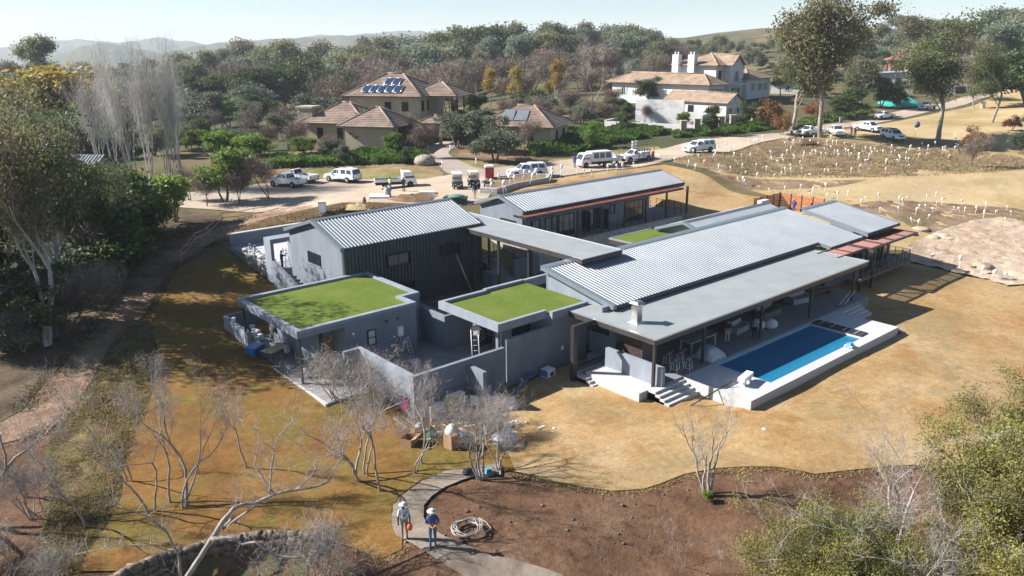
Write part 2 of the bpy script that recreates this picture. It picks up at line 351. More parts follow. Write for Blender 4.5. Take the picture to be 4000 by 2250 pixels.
Lf = [(600,655),(455,672),(415,740),(375,800),(395,870),(400,935),(378,1010),(340,1090),(312,1170),(308,1250),(268,1330),(200,1440),(330,1442),(420,1404),(560,1369),(690,1352),(800,1352),(900,1385),(958,1412),(1012,1386),(1012,1330),(985,1290),(1000,1255),(1060,1212),(1170,1182),(1262,1176),(1300,1192),(1262,1030),(1150,900),(900,800),(760,770)]
zone('soil_bank', [(-80,1590),(-60,1100),(150,1080),(330,1060),(700,1150),(1000,1200),(1300,1150),(1700,1150),(2050,1160),(2640,1100),(2640,1590),(2000,1600),(1300,1600),(650,1600)], m_soil, 1, relief=lambda x, y: max(-.012, clods(.08, .9)(x, y)), res=.4)
zone('turf_bank', [(352,806),(270,880),(232,960),(180,1050),(120,1100),(110,1200),(110,1320),(100,1449),(200,1449),(270,1330),(310,1250),(315,1170),(345,1090),(385,1010),(408,935),(402,870),(380,805)],
     ground_mat('turf_bank', [(0.3, (.11, .078, .03)), (0.5, (.20, .15, .065)), (0.7, (.29, .22, .105))], scale=.6, fine=4.0, patch=[(.4, (.15, .135, .045), .5, .6, .6), (1.5, (.05, .03, .015), .56, .64, .8)], fine_amt=.6, bump=1.0, bdist=.2), 3, relief=lambda x, y: max(-.02, clods(.16, 1.1)(x, y)), res=.25)
zone('lawn', Lf, m_lawnL, 4, up=.04)
zone('lawn', [(1262,1030),(1300,1192),(1400,1217),(1540,1240),(1620,1234),(1720,1197),(1800,1182),(1950,1177),(2050,1195),(2250,1175),(2570,1160),(2575,960),(2575,722),(2480,706),(2400,690),(2330,672),(2270,660),(2100,690),(1800,760),(1480,900),(1340,960)], m_lawnR, 4, up=.043)
zone('dirt_track', [(820,540),(700,560),(560,600),(480,645),(425,690),(392,745),(352,804),(275,875),(230,960),(175,1050),(60,1105),(0,1120),(0,1066),(60,1035),(150,930),(245,830),(295,740),(350,665),(415,617),(500,578),(640,543),(740,515)], m_track, 5, relief=lambda x, y: max(-.02, clods(.08, .6)(x, y)), res=.5)
zone('road', [(380,505),(480,484),(620,468),(680,460),(780,452),(900,452),(1040,452),(1105,445),(1200,428),(1450,400),(1640,379),(1740,357),(1930,337),(1985,331),(2200,296),(2330,268),(2460,235),(2575,212),(2575,226),(2470,248),(2350,280),(2230,306),(2000,345),(1800,386),(1650,412),(1480,434),(1330,455),(1250,478),(1215,508),(1150,520),(1000,512),(830,518),(700,535),(560,530),(430,520)], m_road, 5)
zone('driveway', [(1074,372),(1084,393),(1137,440),(1277,437),(1191,421),(1147,400),(1129,382),(1164,363),(1120,356)], m_drive, 6)
zone('verge', [(640,455),(780,425),(900,425),(1040,420),(1115,436),(1090,452),(1040,456),(900,456),(780,456)], m_verge, 3)
zone('verge', [(1150,402),(1200,405),(1300,415),(1450,392),(1640,368),(1640,384),(1450,404),(1280,432),(1195,422)], m_verge, 3)
zone('embankment', [(565,600),(640,560),(760,525),(1000,512),(1130,520),(1100,560),(900,600),(740,610),(640,620)], ground_mat('embankment', [(0.3, (.12, .085, .04)), (0.5, (.22, .155, .08)), (0.7, (.28, .20, .11))], scale=.5, fine=3.0, patch=[(.3, (.14, .13, .06), .5, .6, .7)], fine_amt=.55, bump=1.0, bdist=.15), 3)
zone('slope_lawn', [(1245,470),(1330,458),(1480,437),(1640,418),(1700,420),(1790,450),(1870,490),(1960,510),(1900,560),(1750,600),(1500,560),(1300,520)], m_lawnR, 3)
zone('golden_field', [(1720,560),(1960,520),(1870,470),(1780,420),(1900,372),(2010,350),(2240,308),(2360,284),(2575,230),(2575,560),(2480,545),(2400,560),(2330,600),(2250,630),(2000,600)], m_gold, 2)
zone('planting_bed', [(1690,404),(1800,388),(2010,348),(2120,356),(2290,368),(2440,378),(2575,400),(2575,425),(2440,430),(2300,432),(2200,446),(2060,440),(1950,445),(1860,438),(1800,430)], m_bed, 3, relief=lambda x, y: max(-.02, clods(.16, .7)(x, y)))
zone('planting_bed', [(1790,440),(1860,446),(1950,452),(2060,455),(2180,452),(2100,470),(1990,476),(1880,478),(1840,462)], m_bed, 3, relief=clods(.08, .6))
zone('planting_bed', [(2140,520),(2250,505),(2350,510),(2480,520),(2575,530),(2575,575),(2480,560),(2420,580),(2340,590),(2270,560)], m_bed, 3, relief=lambda x, y: max(-.02, clods(.16, .7)(x, y)))
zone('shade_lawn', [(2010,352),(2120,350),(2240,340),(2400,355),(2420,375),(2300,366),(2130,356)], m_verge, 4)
zone('garden_bed', [(1340,405),(1320,380),(1240,360),(1180,365),(1150,395),(1200,402)], m_bed, 2)
zone('garden_bed', [(640,455),(600,420),(700,380),(900,385),(1060,385),(1110,430),(1040,420),(900,424),(780,424)], m_bed, 2)
zone('path', [(1262,1172),(1184,1179),(1117,1193),(1064,1216),(1021,1246),(991,1276),(986,1299),(987,1326),(997,1353),(1037,1373),(1087,1403),(1117,1426),(1200,1480),(1480,1490),(1400,1449),(1290,1414),(1227,1400),(1164,1373),(1117,1356),(1077,1333),(1066,1306),(1067,1276),(1084,1253),(1121,1229),(1164,1213),(1211,1199),(1258,1200)], m_conc, 6, up=.06)
# far hills -----------------------------------------------------------
def hill(name, label_kind, v, pts, col, depth):
    """ridge whose crest follows (column, row) of the 2576 px view at forward distance v"""
    b = MB(); xs = np.arange(pts[0][0], pts[-1][0]+1, 12.0); ys = np.interp(xs, [p[0] for p in pts], [p[1] for p in pts])
    rows = []
    for k, (fv, fz) in enumerate(((-1.0, 0), (-.75, .3), (-.5, .55), (-.25, .82), (0, 1), (.4, .6), (.9, 0))):
        r = []
        for x, y in zip(xs, ys):
            vv = v+fv*depth; u = (x/.644-CXP)/FPX*v*1.04
            xx, yy = uv2xy(u*vv/v, vv)
            zt = CAM[2]+(173-y/.644)/FPX*v*1.05
            zt += 6*noise.noise(Vector((x*.03, k*1.7, v)))*(v/2500); z0 = hz(xx, yy)-30
            r.append((xx, yy, z0+(zt-z0)*fz+10*noise.noise(Vector((x*.05, k*.9, 5)))*(fz*(1-fz))*4))
        rows.append(r)
    b.smooth = True; b.grid(rows); o = b.build(name, ground_mat(name+'_soil', [(0.35, sc3(col, .7)), (0.65, sc3(col, 1.25))], scale=.006, fine=.05, patch=[(.012, (.05, .06, .03), .45, .6, .8)]))
    tag(o, kind='structure')
hill('hills', '', 3900, [(-300,118),(0,112),(60,116),(130,108),(200,97),(300,95),(380,100),(430,99),(445,93),(480,93),(560,102),(640,112),(760,96),(850,90),(960,86),(1050,80),(1200,90),(1400,100)], (.16, .14, .085), 500)
hill('hills', '', 2300, [(180,138),(260,122),(300,108),(340,102),(375,105),(430,118),(480,125),(560,110),(620,104),(700,98),(820,94),(900,90),(960,88),(1060,95),(1250,120)], (.13, .125, .07), 400)
# ------------------------------------------------------------------ house materials
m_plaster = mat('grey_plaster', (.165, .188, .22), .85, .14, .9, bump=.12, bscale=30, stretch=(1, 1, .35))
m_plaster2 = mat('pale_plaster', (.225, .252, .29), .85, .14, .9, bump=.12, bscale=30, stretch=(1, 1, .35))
m_clad = mat('dark_cladding', (.052, .06, .074), .4, .15, .8, spec=.5)
m_steel = mat('dark_steel', (.03, .027, .026), .45, .2, 2.0)
m_fascia = mat('bronze_fascia', (.05, .043, .04), .45, .2, 1.0)
m_turf = mat('artificial_turf', (.105, .148, .024), .95, .2, 5.0, bump=.6, bscale=30, big=(.45, (.125, .155, .03)), spec=.1)
m_stone = mat('stone_paving', (.45, .445, .44), .8, .1, 4.0, bump=.1, bscale=30, big=(.8, (.42, .415, .41)))
m_wallstone = mat('rough_stone', (.40, .39, .37), .9, .35, 5.0, bump=1.0, bscale=7)
m_paver = mat('grey_paver', (.24, .235, .23), .9, .15, 5.0, bump=.15, bscale=25, randobj=.12)
m_cedar = mat('cedar_slat', (.2, .048, .024), .6, .25, 4.0, stretch=(1, 1, 6), randobj=.18)
m_glass = mat('dark_glass', (.018, .022, .028), .06, .05, 1.0, spec=.9)
m_blind = mat('window_blind', (.5, .5, .46), .8, .1, 2.0)
m_frame = mat('black_frame', (.015, .015, .017), .4, .1, 2.0)
m_alu = mat('aluminium', (.62, .63, .64), .35, .08, 6.0, metal=.7)
m_white = mat('white_paint', (.78, .78, .77), .5, .05, 3.0)
m_wplastic = mat('white_plastic', (.72, .73, .74), .4, .06, 5.0)
def roof_metal():
    mt = bpy.data.materials.new('zinc_roof_sheet'); mt.use_nodes = True; nt = mt.node_tree; b = nt.nodes['Principled BSDF']
    v = _n(nt, 'ShaderNodeNewGeometry').outputs['Position']
    f = noise_n(nt, v, .35, 5, .65); f2 = noise_n(nt, v, 5, 3, .6)
    c = ramp(nt, f, [(.3, (.17, .19, .21)), (.7, (.225, .245, .265))]); c = mixc(nt, .15, c, ramp(nt, f2, [(.3, (.6,)*3), (.7, (1.1,)*3)]), 'MULTIPLY')
    nt.links.new(c, b.inputs['Base Color']); b.inputs['Metallic'].default_value = .15
    nt.links.new(ramp(nt, f2, [(.3, (.48,)*3), (.7, (.6,)*3)]), b.inputs['Roughness']); MATS['zinc_roof_sheet'] = mt; return mt
m_roof = roof_metal()
m_flash = mat('grey_flashing', (.19, .225, .25), .4, .06, 1.0, metal=.25)
def slab_mat():
    mt = bpy.data.materials.new('roof_screed'); mt.use_nodes = True; nt = mt.node_tree; b = nt.nodes['Principled BSDF']
    v = _n(nt, 'ShaderNodeNewGeometry').outputs['Position']
    c = ramp(nt, noise_n(nt, v, .5, 5, .6), [(.3, (.22, .235, .235)), (.7, (.275, .29, .285))])
    st = ramp(nt, noise_n(nt, v, .28, 3, .5, .6), [(.60, (0,)*3), (.66, (.35,)*3)]); c = mixc(nt, st, c, (.2, .2, .19))
    wv = _n(nt, 'ShaderNodeTexVoronoi', feature='DISTANCE_TO_EDGE'); wv.inputs['Scale'].default_value = .22; nt.links.new(v, wv.inputs['Vector'])
    cr = ramp(nt, wv.outputs[0], [(.0, (.35,)*3), (.006, (0,)*3)]); c = mixc(nt, cr, c, (.23, .235, .23))
    nt.links.new(c, b.inputs['Base Color']); b.inputs['Roughness'].default_value = .6; MATS['roof_screed'] = mt; return mt
m_slab = slab_mat()
def ribbed(b, x0, x1, e, r, pitch=.33, hh=.052):
    """ribbed sheet between eave e=(y,z) and ridge r=(y,z)"""
    (y0, z0), (y1, z1) = e, r; n = max(1, round((x1-x0)/pitch)); p = (x1-x0)/n; prof = []
    for i in range(n):
        x = x0+i*p; prof += [(x, 0), (x+p*.52, 0), (x+p*.62, hh), (x+p*.88, hh)]
    prof.append((x1, 0))
    A = [(x, y0, z0+d) for x, d in prof]; B = [(x, y1, z1+d) for x, d in prof]
    b.grid([A, B] if y1 < y0 else [B, A]); m_ = len(prof)
    # closed ends of the ribs at the eave
    for i in range(n):
        q = [prof[4*i+k] for k in (1, 2, 3)]+[prof[4*i+4]]
        ee = [(x, y0, z0+d) for x, d in q]; b.quad(*(ee if y1 > y0 else ee[::-1]))
def gable_roof(root, x0, x1, yf, yb, yr, ze, zr, pt=.31):
    """two ribbed slopes, ridge cap, barge boards, gutters"""
    part(root, 'roof_sheet', m_roof, lambda b: ribbed(b, x0+.28, x1-.1, (yf, ze), (yr, zr), pt, .06))
    part(root, 'roof_sheet', m_roof, lambda b: ribbed(b, x0+.28, x1-.1, (yb, ze), (yr, zr), pt, .06))
    s1 = (zr-ze)/(yr-yf); s2 = (zr-ze)/(yb-yr)
    part(root, 'ridge_cap', m_flash, lambda b: b.prism_axis([(yr-.28, zr-.28*s1+.06), (yr-.28, zr-.28*s1+.085), (yr, zr+.1), (yr+.28, zr-.28*s2+.085), (yr+.28, zr-.28*s2+.06), (yr, zr+.07)], x0, x1, 'x'))
    for xa, xb in ((x0, x0+.34), (x1-.16, x1)):
        part(root, 'barge_board', m_flash, lambda b: b.prism_axis([(yf-.02, ze+.07), (yr, zr+.075), (yr, zr-.22), (yf-.02, ze-.22)], xa, xb, 'x'))
        part(root, 'barge_board', m_flash, lambda b: b.prism_axis([(yb+.02, ze+.07), (yr, zr+.075), (yr, zr-.22), (yb+.02, ze-.22)], xa, xb, 'x'))
    part(root, 'soffit', m_flash, lambda b: b.prism_axis([(yf+.02, ze-.03), (yr, zr-.04), (yb-.02, ze-.03), (yb-.02, ze-.06), (yr, zr-.1), (yf+.02, ze-.06)], x0+.35, x1-.18, 'x'))
    part(root, 'gutter', m_steel, lambda b: b.box(x0+.36, x1-.05, yf-.1, yf+.03, ze-.17, ze-.035))
    part(root, 'gutter', m_steel, lambda b: b.box(x0+.36, x1-.05, yb-.03, yb+.1, ze-.17, ze-.035))
def window_y(root, x0, x1, z0, z1, y, n=2, deep=.1, glass=m_glass, name='window'):
    """window in a wall whose outside faces -Y at plane y"""
    w = part(root, name, m_frame, lambda b: (b.box(x0, x1, y-deep, y+.04, z0, z0+.06), b.box(x0, x1, y-deep, y+.04, z1-.06, z1), b.box(x0, x0+.06, y-deep, y+.04, z0+.06, z1-.06), b.box(x1-.06, x1, y-deep, y+.04, z0+.06, z1-.06),
        [b.box(x0+(x1-x0)*k/n-.03, x0+(x1-x0)*k/n+.03, y-.05, y+.03, z0+.06, z1-.06) for k in range(1, n)]))
    for k in range(n):
        a = x0+(x1-x0)*k/n+.04; c = x0+(x1-x0)*(k+1)/n-.04
        part(w, 'pane', glass, lambda b: b.box(a, c, y-.03, y-.015, z0+.05, z1-.05))
    return w
def window_x(root, y0, y1, z0, z1, x, n=2, deep=.06, glass=m_glass):
    """window in a wall whose outside faces -X at plane x"""
    w = part(root, 'window', m_frame, lambda b: (b.box(x-deep, x+.04, y0, y1, z0, z0+.06), b.box(x-deep, x+.04, y0, y1, z1-.06, z1), b.box(x-deep, x+.04, y0, y0+.06, z0+.06, z1-.06), b.box(x-deep, x+.04, y1-.06, y1, z0+.06, z1-.06),
        [b.box(x-.05, x+.03, y0+(y1-y0)*k/n-.03, y0+(y1-y0)*k/n+.03, z0+.06, z1-.06) for k in range(1, n)]))
    for k in range(n):
        a = y0+(y1-y0)*k/n+.04; c = y0+(y1-y0)*(k+1)/n-.04
        part(w, 'pane', glass, lambda b: b.box(x-.03, x-.015, a, c, z0+.05, z1-.05))
    part(w, 'sill', m_plaster2, lambda b: b.box(x-.1, x+.02, y0-.04, y1+.04, z0-.07, z0-.003))
    return w
def post(root, x, y, z0, z1, w=.15, mt=None): return part(root, 'post', mt or m_steel, lambda b: b.box(x-w/2, x+w/2, y-w/2, y+w/2, z0, z1))
# ------------------------------------------------------------------ left wing
WL = thing('wing_building', 'tall grey gabled wing with dark ribbed cladding and zinc roof, beside the left grass roof', 'building', (36, 58.8, 0), world_parts=True)
part(WL, 'wall', m_plaster, lambda b: b.prism_axis([(54.12, -.7), (54.12, 5.18), (58.7, 6.72), (63.6, 5.12), (63.6, -.7)], 29.22, 42.9, 'x'))
def clad(b):
    n = 42; x0, x1 = 29.28, 42.98; p = (x1-x0)/n; y = 54.06; pr = []
    for i in range(n): x = x0+i*p; pr += [(x, y), (x+p*.6, y), (x+p*.66, y-.085), (x+p*.94, y-.085)]
    pr.append((x1, y)); b.grid([[(x, yy, 5.16) for x, yy in pr], [(x, yy, -.5) for x, yy in pr]])
part(WL, 'cladding', m_clad, clad)
part(WL, 'corner_trim', m_clad, lambda b: b.box(29.14, 29.32, 53.98, 54.3, -.6, 5.1))
gable_roof(WL, 28.85, 42.95, 53.95, 63.85, 58.65, 5.35, 6.9)
for a in ((33.0, 35.25, 3.05, 4.13, 2), (38.35, 40.5, 3.08, 4.12, 2), (34.1, 35.5, .5, 1.6, 2)): window_y(WL, a[0], a[1], a[2], a[3], 53.97, a[4], deep=.2)
window_x(WL, 58.05, 60.25, 3.03, 4.02, 29.22)
part(WL, 'downpipe', m_steel, lambda b: b.cyl((42.7, 53.95, 5.2), (42.7, 53.95, -.4), .045))
# entrance portal, stair and stone terrace left of the wing
PT = thing('entrance_portal', 'grey plastered doorway portal and sloping stair wall beside the left wing gable', 'portal', (28.5, 65.5, .9), world_parts=True)
part(PT, 'wall', m_plaster2, lambda b: b.box(28.15, 28.45, 65.3, 66.65, .2, 4.2))
part(PT, 'canopy', m_plaster2, lambda b: b.box(28.453, 31.4, 65.3, 66.65, 3.85, 4.2))
part(PT, 'wall', m_plaster2, lambda b: b.box(30.35, 31.4, 65.35, 66.6, 1.2, 3.847))
part(PT, 'stair_parapet', m_plaster, lambda b: b.prism_axis([(65.297, 2.3), (65.0, 2.3), (56.6, -.35), (56.6, -.7), (65.297, -.4)], 28.15, 28.4, 'x'))
for i in range(10): part(PT, 'step', m_paver, lambda b: b.box(28.4, 29.2, 57.4+i*.62, 64.6, -.7+.0, -.42+i*.185))
part(PT, 'landing', m_paver, lambda b: b.box(28.4, 31.3, 64.0, 68.0, .3, 1.4))
ST = thing('stone_terrace', 'low rough stone retaining terrace with grey back wall left of the gabled wing', 'terrace', (32, 72, 1.2), world_parts=True)
part(ST, 'paving', m_stone, lambda b: b.box(29.3, 43.4, 68.003, 76.2, .6, 1.36))
part(ST, 'back_wall', m_plaster, lambda b: b.box(28.75, 43.4, 76.2, 76.55, .3, 2.62))
part(ST, 'coping', m_stone, lambda b: b.box(28.7, 43.4, 76.15, 76.62, 2.62, 2.72))
def stone_band(root, x0, x1, y0, y1, z0, z1, sx=.42, sz=.24, face='-x', name='stone', mt=None, seed=1):
    """rubble wall: a core with single stones set proud of its face, cut from a few shared shapes"""
    rr = random.Random(seed); mt = mt or m_wallstone
    if 'stones' not in MESHC:
        MESHC['stones'] = []
        for k in range(6):
            bm = bmesh.new(); bmesh.ops.create_cube(bm, size=1.0); bmesh.ops.subdivide_edges(bm, edges=bm.edges[:], cuts=1, use_grid_fill=True)
            for v in bm.verts:
                L = v.co.length; v.co *= (.62/L)**.22; v.co += Vector([rr.uniform(-.1, .1) for _ in range(3)])
            me = bpy.data.meshes.new('stone'); bm.to_mesh(me); bm.free(); me.polygons.foreach_set('use_smooth', [True]*len(me.polygons)); MESHC['stones'].append(me); me.materials.append(m_wallstone)
    part(root, 'core', m_wallstone, lambda b: b.box(x0+.06, x1-.06, y0+.06, y1-.06, z0, z1-.02))
    along = (y0, y1) if face in ('-x', '+x') else (x0, x1)
    z = z0; c = 0
    while z < z1-.05:
        hh = sz*rr.uniform(.8, 1.25); hh = min(hh, z1-z) ; a = along[0]+rr.uniform(0, sx*.5)
        while a < along[1]-.05:
            w = sx*rr.uniform(.6, 1.4); w = min(w, along[1]-a)
            p = {'-x': (x0+.07, a+w/2), '+x': (x1-.07, a+w/2), '-y': (a+w/2, y0+.07)}[face]
            o = link(name, rr.choice(MESHC['stones']), root); og = ORG.get(root.name, (0, 0, 0))
            o.location = (p[0]-og[0], p[1]-og[1], z+hh/2-og[2]); o.scale = (.24, w*1.02, hh*1.04) if face in ('-x', '+x') else (w*1.02, .24, hh*1.04); o.rotation_euler = (rr.uniform(-.06, .06), rr.uniform(-.06, .06), 0)
            c += 1; a += w
        z += hh
    return c
MESHC = {}
stone_band(ST, 28.75, 29.3, 68.0, 76.2, .1, 1.42, sx=.6, sz=.32, seed=3)
# ------------------------------------------------------------------ left grass-roofed garage (GL)
GLb = thing('grass_roof_garage', 'low grey garage with overhanging artificial grass roof at the left', 'building', (25, 48, -.5), world_parts=True)
GP = [(20.4, 44.62), (29.5, 44.62), (29.5, 46.4), (31.0, 46.4), (31.0, 53.95), (20.4, 53.95)]
GI = [(20.75, 44.97), (29.15, 44.97), (29.15, 46.75), (30.65, 46.75), (30.65, 53.6), (20.75, 53.6)]
part(GLb, 'roof_slab', m_plaster, lambda b: b.prism(GP, 2.68, 2.98))
n6 = len(GP)
for i in range(n6):
    j = (i+1) % n6
    part(GLb, 'parapet', m_plaster2, lambda b: b.hexa([(*GP[i], 2.983), (*GP[j], 2.983), (*GI[j], 2.983), (*GI[i], 2.983), (*GP[i], 3.2), (*GP[j], 3.2), (*GI[j], 3.2), (*GI[i], 3.2)]))
part(GLb, 'turf', m_turf, lambda b: b.prism([(x+(.004 if x < 25 else -.004), y+(.004 if y < 47 else -.004)) for x, y in GI], 2.984, 3.03))
part(GLb, 'wall', m_plaster, lambda b: (b.box(24.0, 29.48, 44.66, 44.9, -.7, 2.677), b.box(29.24, 29.48, 44.903, 46.42, -.7, 2.677), b.box(29.483, 30.97, 46.43, 46.7, -.7, 2.677), b.box(30.7, 30.97, 46.703, 53.9, -.7, 2.677)))
part(GLb, 'wall', m_plaster, lambda b: (b.box(23.8, 23.998, 44.66, 46.6, -.7, 2.677), b.box(21.0, 23.797, 46.4, 46.6, -.7, 2.677) if False else b.box(22.9, 23.797, 46.4, 46.6, -.7, 2.677)))
part(GLb, 'wall', m_plaster, lambda b: b.box(22.7, 22.897, 46.4, 54.3, -.7, 2.677))
part(GLb, 'door', mat('timber_door', (.33, .17, .075), .6, .25, 3, stretch=(8, 8, 1)), lambda b: b.box(23.0, 23.75, 46.33, 46.395, -.45, 1.7))
w = window_y(GLb, 25.45, 26.1, .92, 2.02, 44.655, 1, glass=m_blind); part(w, 'transom', m_frame, lambda b: b.box(25.5, 26.05, 44.6, 44.64, 1.43, 1.49))
for p in ((20.62, 44.84), (20.62, 53.6), (22.82, 46.3)): post(GLb, p[0], p[1], -.55, 2.678, .14)
for x in (27.0, 27.9): part(GLb, 'wall_light', m_frame, lambda b: b.cyl((x, 44.66, 2.35), (x, 44.5, 2.35), .06))
part(GLb, 'floodlight', m_wplastic, lambda b: b.cbox(24.35, 44.56, 2.1, .14, .16, .12))
part(GLb, 'rear_wall', m_plaster, lambda b: b.box(20.75, 28.1, 57.6, 57.85, -.6, .85))
part(GLb, 'side_wall', m_plaster2, lambda b: (b.prism_axis([(57.597, -.6), (57.597, .85), (56.6, .85), (56.6, -.6)], 20.55, 20.85, 'x'), b.box(20.55, 20.85, 55.2, 56.597, -.6, .78), b.box(20.55, 20.85, 53.3, 55.197, -.6, .72)))
PV = thing('paved_forecourt', 'grey cobbled forecourt in front of the left garage', 'paving', (22, 45, -.6), world_parts=True)
def pave(root, x0, x1, y0, y1, z, sx, sy, seed=2):
    """single pavers sharing one mesh, with open joints"""
    rr = random.Random(seed); me = MB().box(-.5, .5, -.5, .5, -.06, 0).mesh('paver', m_paver); og = ORG[root.name]
    nx = int((x1-x0)/sx); ny = int((y1-y0)/sy)
    for i in range(nx):
        for j in range(ny):
            o = link('paver', me, root); o.location = (x0+(i+.5)*sx-og[0], y0+(j+.5)*sy-og[1], z+rr.uniform(-.004, .004)-og[2]); o.scale = (sx-.02, sy-.02, 1)
part(PV, 'bedding', m_paver, lambda b: b.prism([(20.35, 41.0), (24.0, 41.0), (24.0, 46.3), (28.0, 46.3), (28.0, 57.5), (20.9, 57.5), (20.7, 52)], -.85, -.53))
pave(PV, 20.4, 24.0, 41.05, 46.2, -.49, .6, .6)
part(PV, 'kerb', m_stone, lambda b: b.box(20.18, 20.36, 41.0, 52.6, -.85, -.48))
# ------------------------------------------------------------------ courtyard walls, paving
CW = thing('courtyard_wall', 'grey plastered courtyard wall, its sunny end towards the left trees', 'wall', (24, 37, -.9), world_parts=True)
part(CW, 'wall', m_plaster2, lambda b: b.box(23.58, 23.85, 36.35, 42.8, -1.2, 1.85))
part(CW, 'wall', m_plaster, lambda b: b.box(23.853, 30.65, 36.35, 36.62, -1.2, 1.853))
part(CW, 'wall', m_plaster, lambda b: b.box(22.5, 23.577, 42.55, 42.8, -1.0, 1.847))
part(CW, 'wall', m_plaster, lambda b: b.box(30.95, 31.2, 43.3, 46.4, -.7, 2.1))
part(CW, 'wall', m_plaster, lambda b: b.box(31.203, 33.5, 43.32, 43.55, -.7, 2.1))
part(CW, 'blade_wall', m_plaster, lambda b: b.box(27.55, 27.85, 34.75, 36.347, -1.2, 1.5))
CP_ = thing('courtyard_paving', 'grey paved courtyard floor behind the courtyard wall', 'paving', (28, 40, -.5), world_parts=True)
part(CP_, 'slab', m_paver, lambda b: b.prism([(23.86, 36.63), (36.0, 36.63), (36.0, 53.9), (31.02, 53.9), (31.02, 46.38), (29.52, 46.38), (29.52, 44.6), (23.86, 44.6)], -.9, -.5))
pave(CP_, 23.9, 34.8, 36.7, 44.5, -.455, .6, .6, 5)
# ------------------------------------------------------------------ middle grass roof (GM)
GMb = thing('grass_roof_entrance', 'grey entrance block with artificial grass roof between courtyard and main roof', 'building', (34, 40, -.5), world_parts=True)
MP = [(30.6, 36.95), (35.05, 36.95), (34.9, 36.38), (38.4, 36.38), (38.75, 36.38), (38.75, 43.7), (34.85, 43.7), (34.85, 43.5), (30.6, 43.5)]
part(GMb, 'roof_slab', m_plaster2, lambda b: b.prism([(30.6, 36.95), (34.897, 36.95), (34.897, 36.4), (38.4, 36.4), (38.4, 43.5), (30.6, 43.5)], 2.72, 3.0))
for (a0, a1, b0, b1) in ((30.6, 30.9, 36.95, 43.5), (30.903, 34.897, 36.95, 37.22), (34.9, 38.35, 36.39, 36.68), (30.903, 34.8, 43.2, 43.5), (34.803, 38.6, 43.42, 43.72), (38.603, 44.0, 43.3, 43.6)):
    part(GMb, 'parapet', m_plaster2, lambda b: b.box(a0, a1, b0, b1, 3.003 if a0 < 38.5 else 2.6, 3.28))
part(GMb, 'turf', m_turf, lambda b: b.prism([(30.905, 37.225), (34.9, 37.225), (34.9, 36.685), (38.7, 36.685), (38.7, 43.415), (34.8, 43.415), (34.8, 43.195), (30.905, 43.195)], 3.004, 3.06))
part(GMb, 'wall', m_plaster, lambda b: (b.box(34.9, 38.3, 36.4, 36.65, -1.1, 2.717), b.box(34.9, 35.15, 36.653, 38.3, -1.1, 2.717)))
part(GMb, 'low_wall', m_plaster, lambda b: b.box(30.85, 34.897, 36.4, 36.65, -1.1, 2.3))
part(GMb, 'recess_wall', m_plaster, lambda b: b.box(31.5, 34.897, 38.05, 38.3, -.9, 2.717))
part(GMb, 'inner_wall', m_plaster, lambda b: b.box(34.3, 34.6, 38.303, 43.4, -.9, 2.717))
window_y(GMb, 32.7, 34.3, 1.3, 2.5, 38.04, 2)
post(GMb, 30.75, 36.75, -1.1, 2.717, .13)
part(GMb, 'meter_box', m_wplastic, lambda b: b.box(35.75, 35.98, 36.36, 36.398, .35, .62))
GT = thing('timber_gate', 'black gate with pale diagonal slats under the middle grass roof', 'gate', (33.9, 42.2, -.45), world_parts=True)
part(GT, 'panel', m_frame, lambda b: b.box(33.15, 34.28, 42.1, 42.16, -.4, 1.6))
for k in range(5): part(GT, 'slat', m_alu, lambda b: b.hexa([(33.2, 42.07, .0+k*.28), (33.62, 42.07, .25+k*.28), (33.62, 42.097, .25+k*.28), (33.2, 42.097, .0+k*.28), (33.2, 42.07, .04+k*.28), (33.62, 42.07, .29+k*.28), (33.62, 42.097, .29+k*.28), (33.2, 42.097, .04+k*.28)]))
for k in range(4): part(GT, 'slat', m_alu, lambda b: b.hexa([(33.8, 42.07, .45+k*.28), (34.2, 42.07, .15+k*.28), (34.2, 42.097, .15+k*.28), (33.8, 42.097, .45+k*.28), (33.8, 42.07, .49+k*.28), (34.2, 42.07, .19+k*.28), (34.2, 42.097, .19+k*.28), (33.8, 42.097, .49+k*.28)]))
# ------------------------------------------------------------------ main pavilion
MN = thing('main_pavilion', 'long low main house with zinc roof sloping down to the covered pool terrace', 'building', (52, 37, 0), world_parts=True)
ye, ze, yr, zr = 34.1, 3.45, 41.05, 4.74; SL = (zr-ze)/(yr-ye)
rz_ = lambda y: ze+SL*(y-ye)
part(MN, 'roof_sheet', m_roof, lambda b: ribbed(b, 38.75, 65.4, (ye, ze), (yr, zr)))
part(MN, 'roof_sheet', m_roof, lambda b: ribbed(b, 65.403, 71.2, (ye-1.2, rz_(ye-1.2)), (yr, zr)))
part(MN, 'roof_sheet', m_roof, lambda b: ribbed(b, 71.35, 77.6, (32.5, 3.62), (39.2, 4.86)))
part(MN, 'barge_board', m_flash, lambda b: b.prism_axis([(ye-.03, ze+.07), (yr+.3, rz_(yr+.3)+.07), (yr+.3, rz_(yr+.3)-.25), (ye-.03, ze-.25)], 38.38, 38.78, 'x'))
part(MN, 'barge_board', m_flash, lambda b: b.prism_axis([(ye-1.22, rz_(ye-1.22)+.05), (ye-.1, ze+.02), (ye-.1, ze-.25), (ye-1.22, rz_(ye-1.22)-.22)], 65.3, 65.4, 'x'))
part(MN, 'barge_board', m_flash, lambda b: b.prism_axis([(32.45, 3.68), (39.2, 4.93), (39.2, 4.65), (32.45, 3.4)], 77.6, 77.8, 'x'))
part(MN, 'barge_board', m_flash, lambda b: b.prism_axis([(32.45, 3.68), (39.2, 4.93), (39.2, 4.65), (32.45, 3.3)], 71.2, 71.36, 'x'))
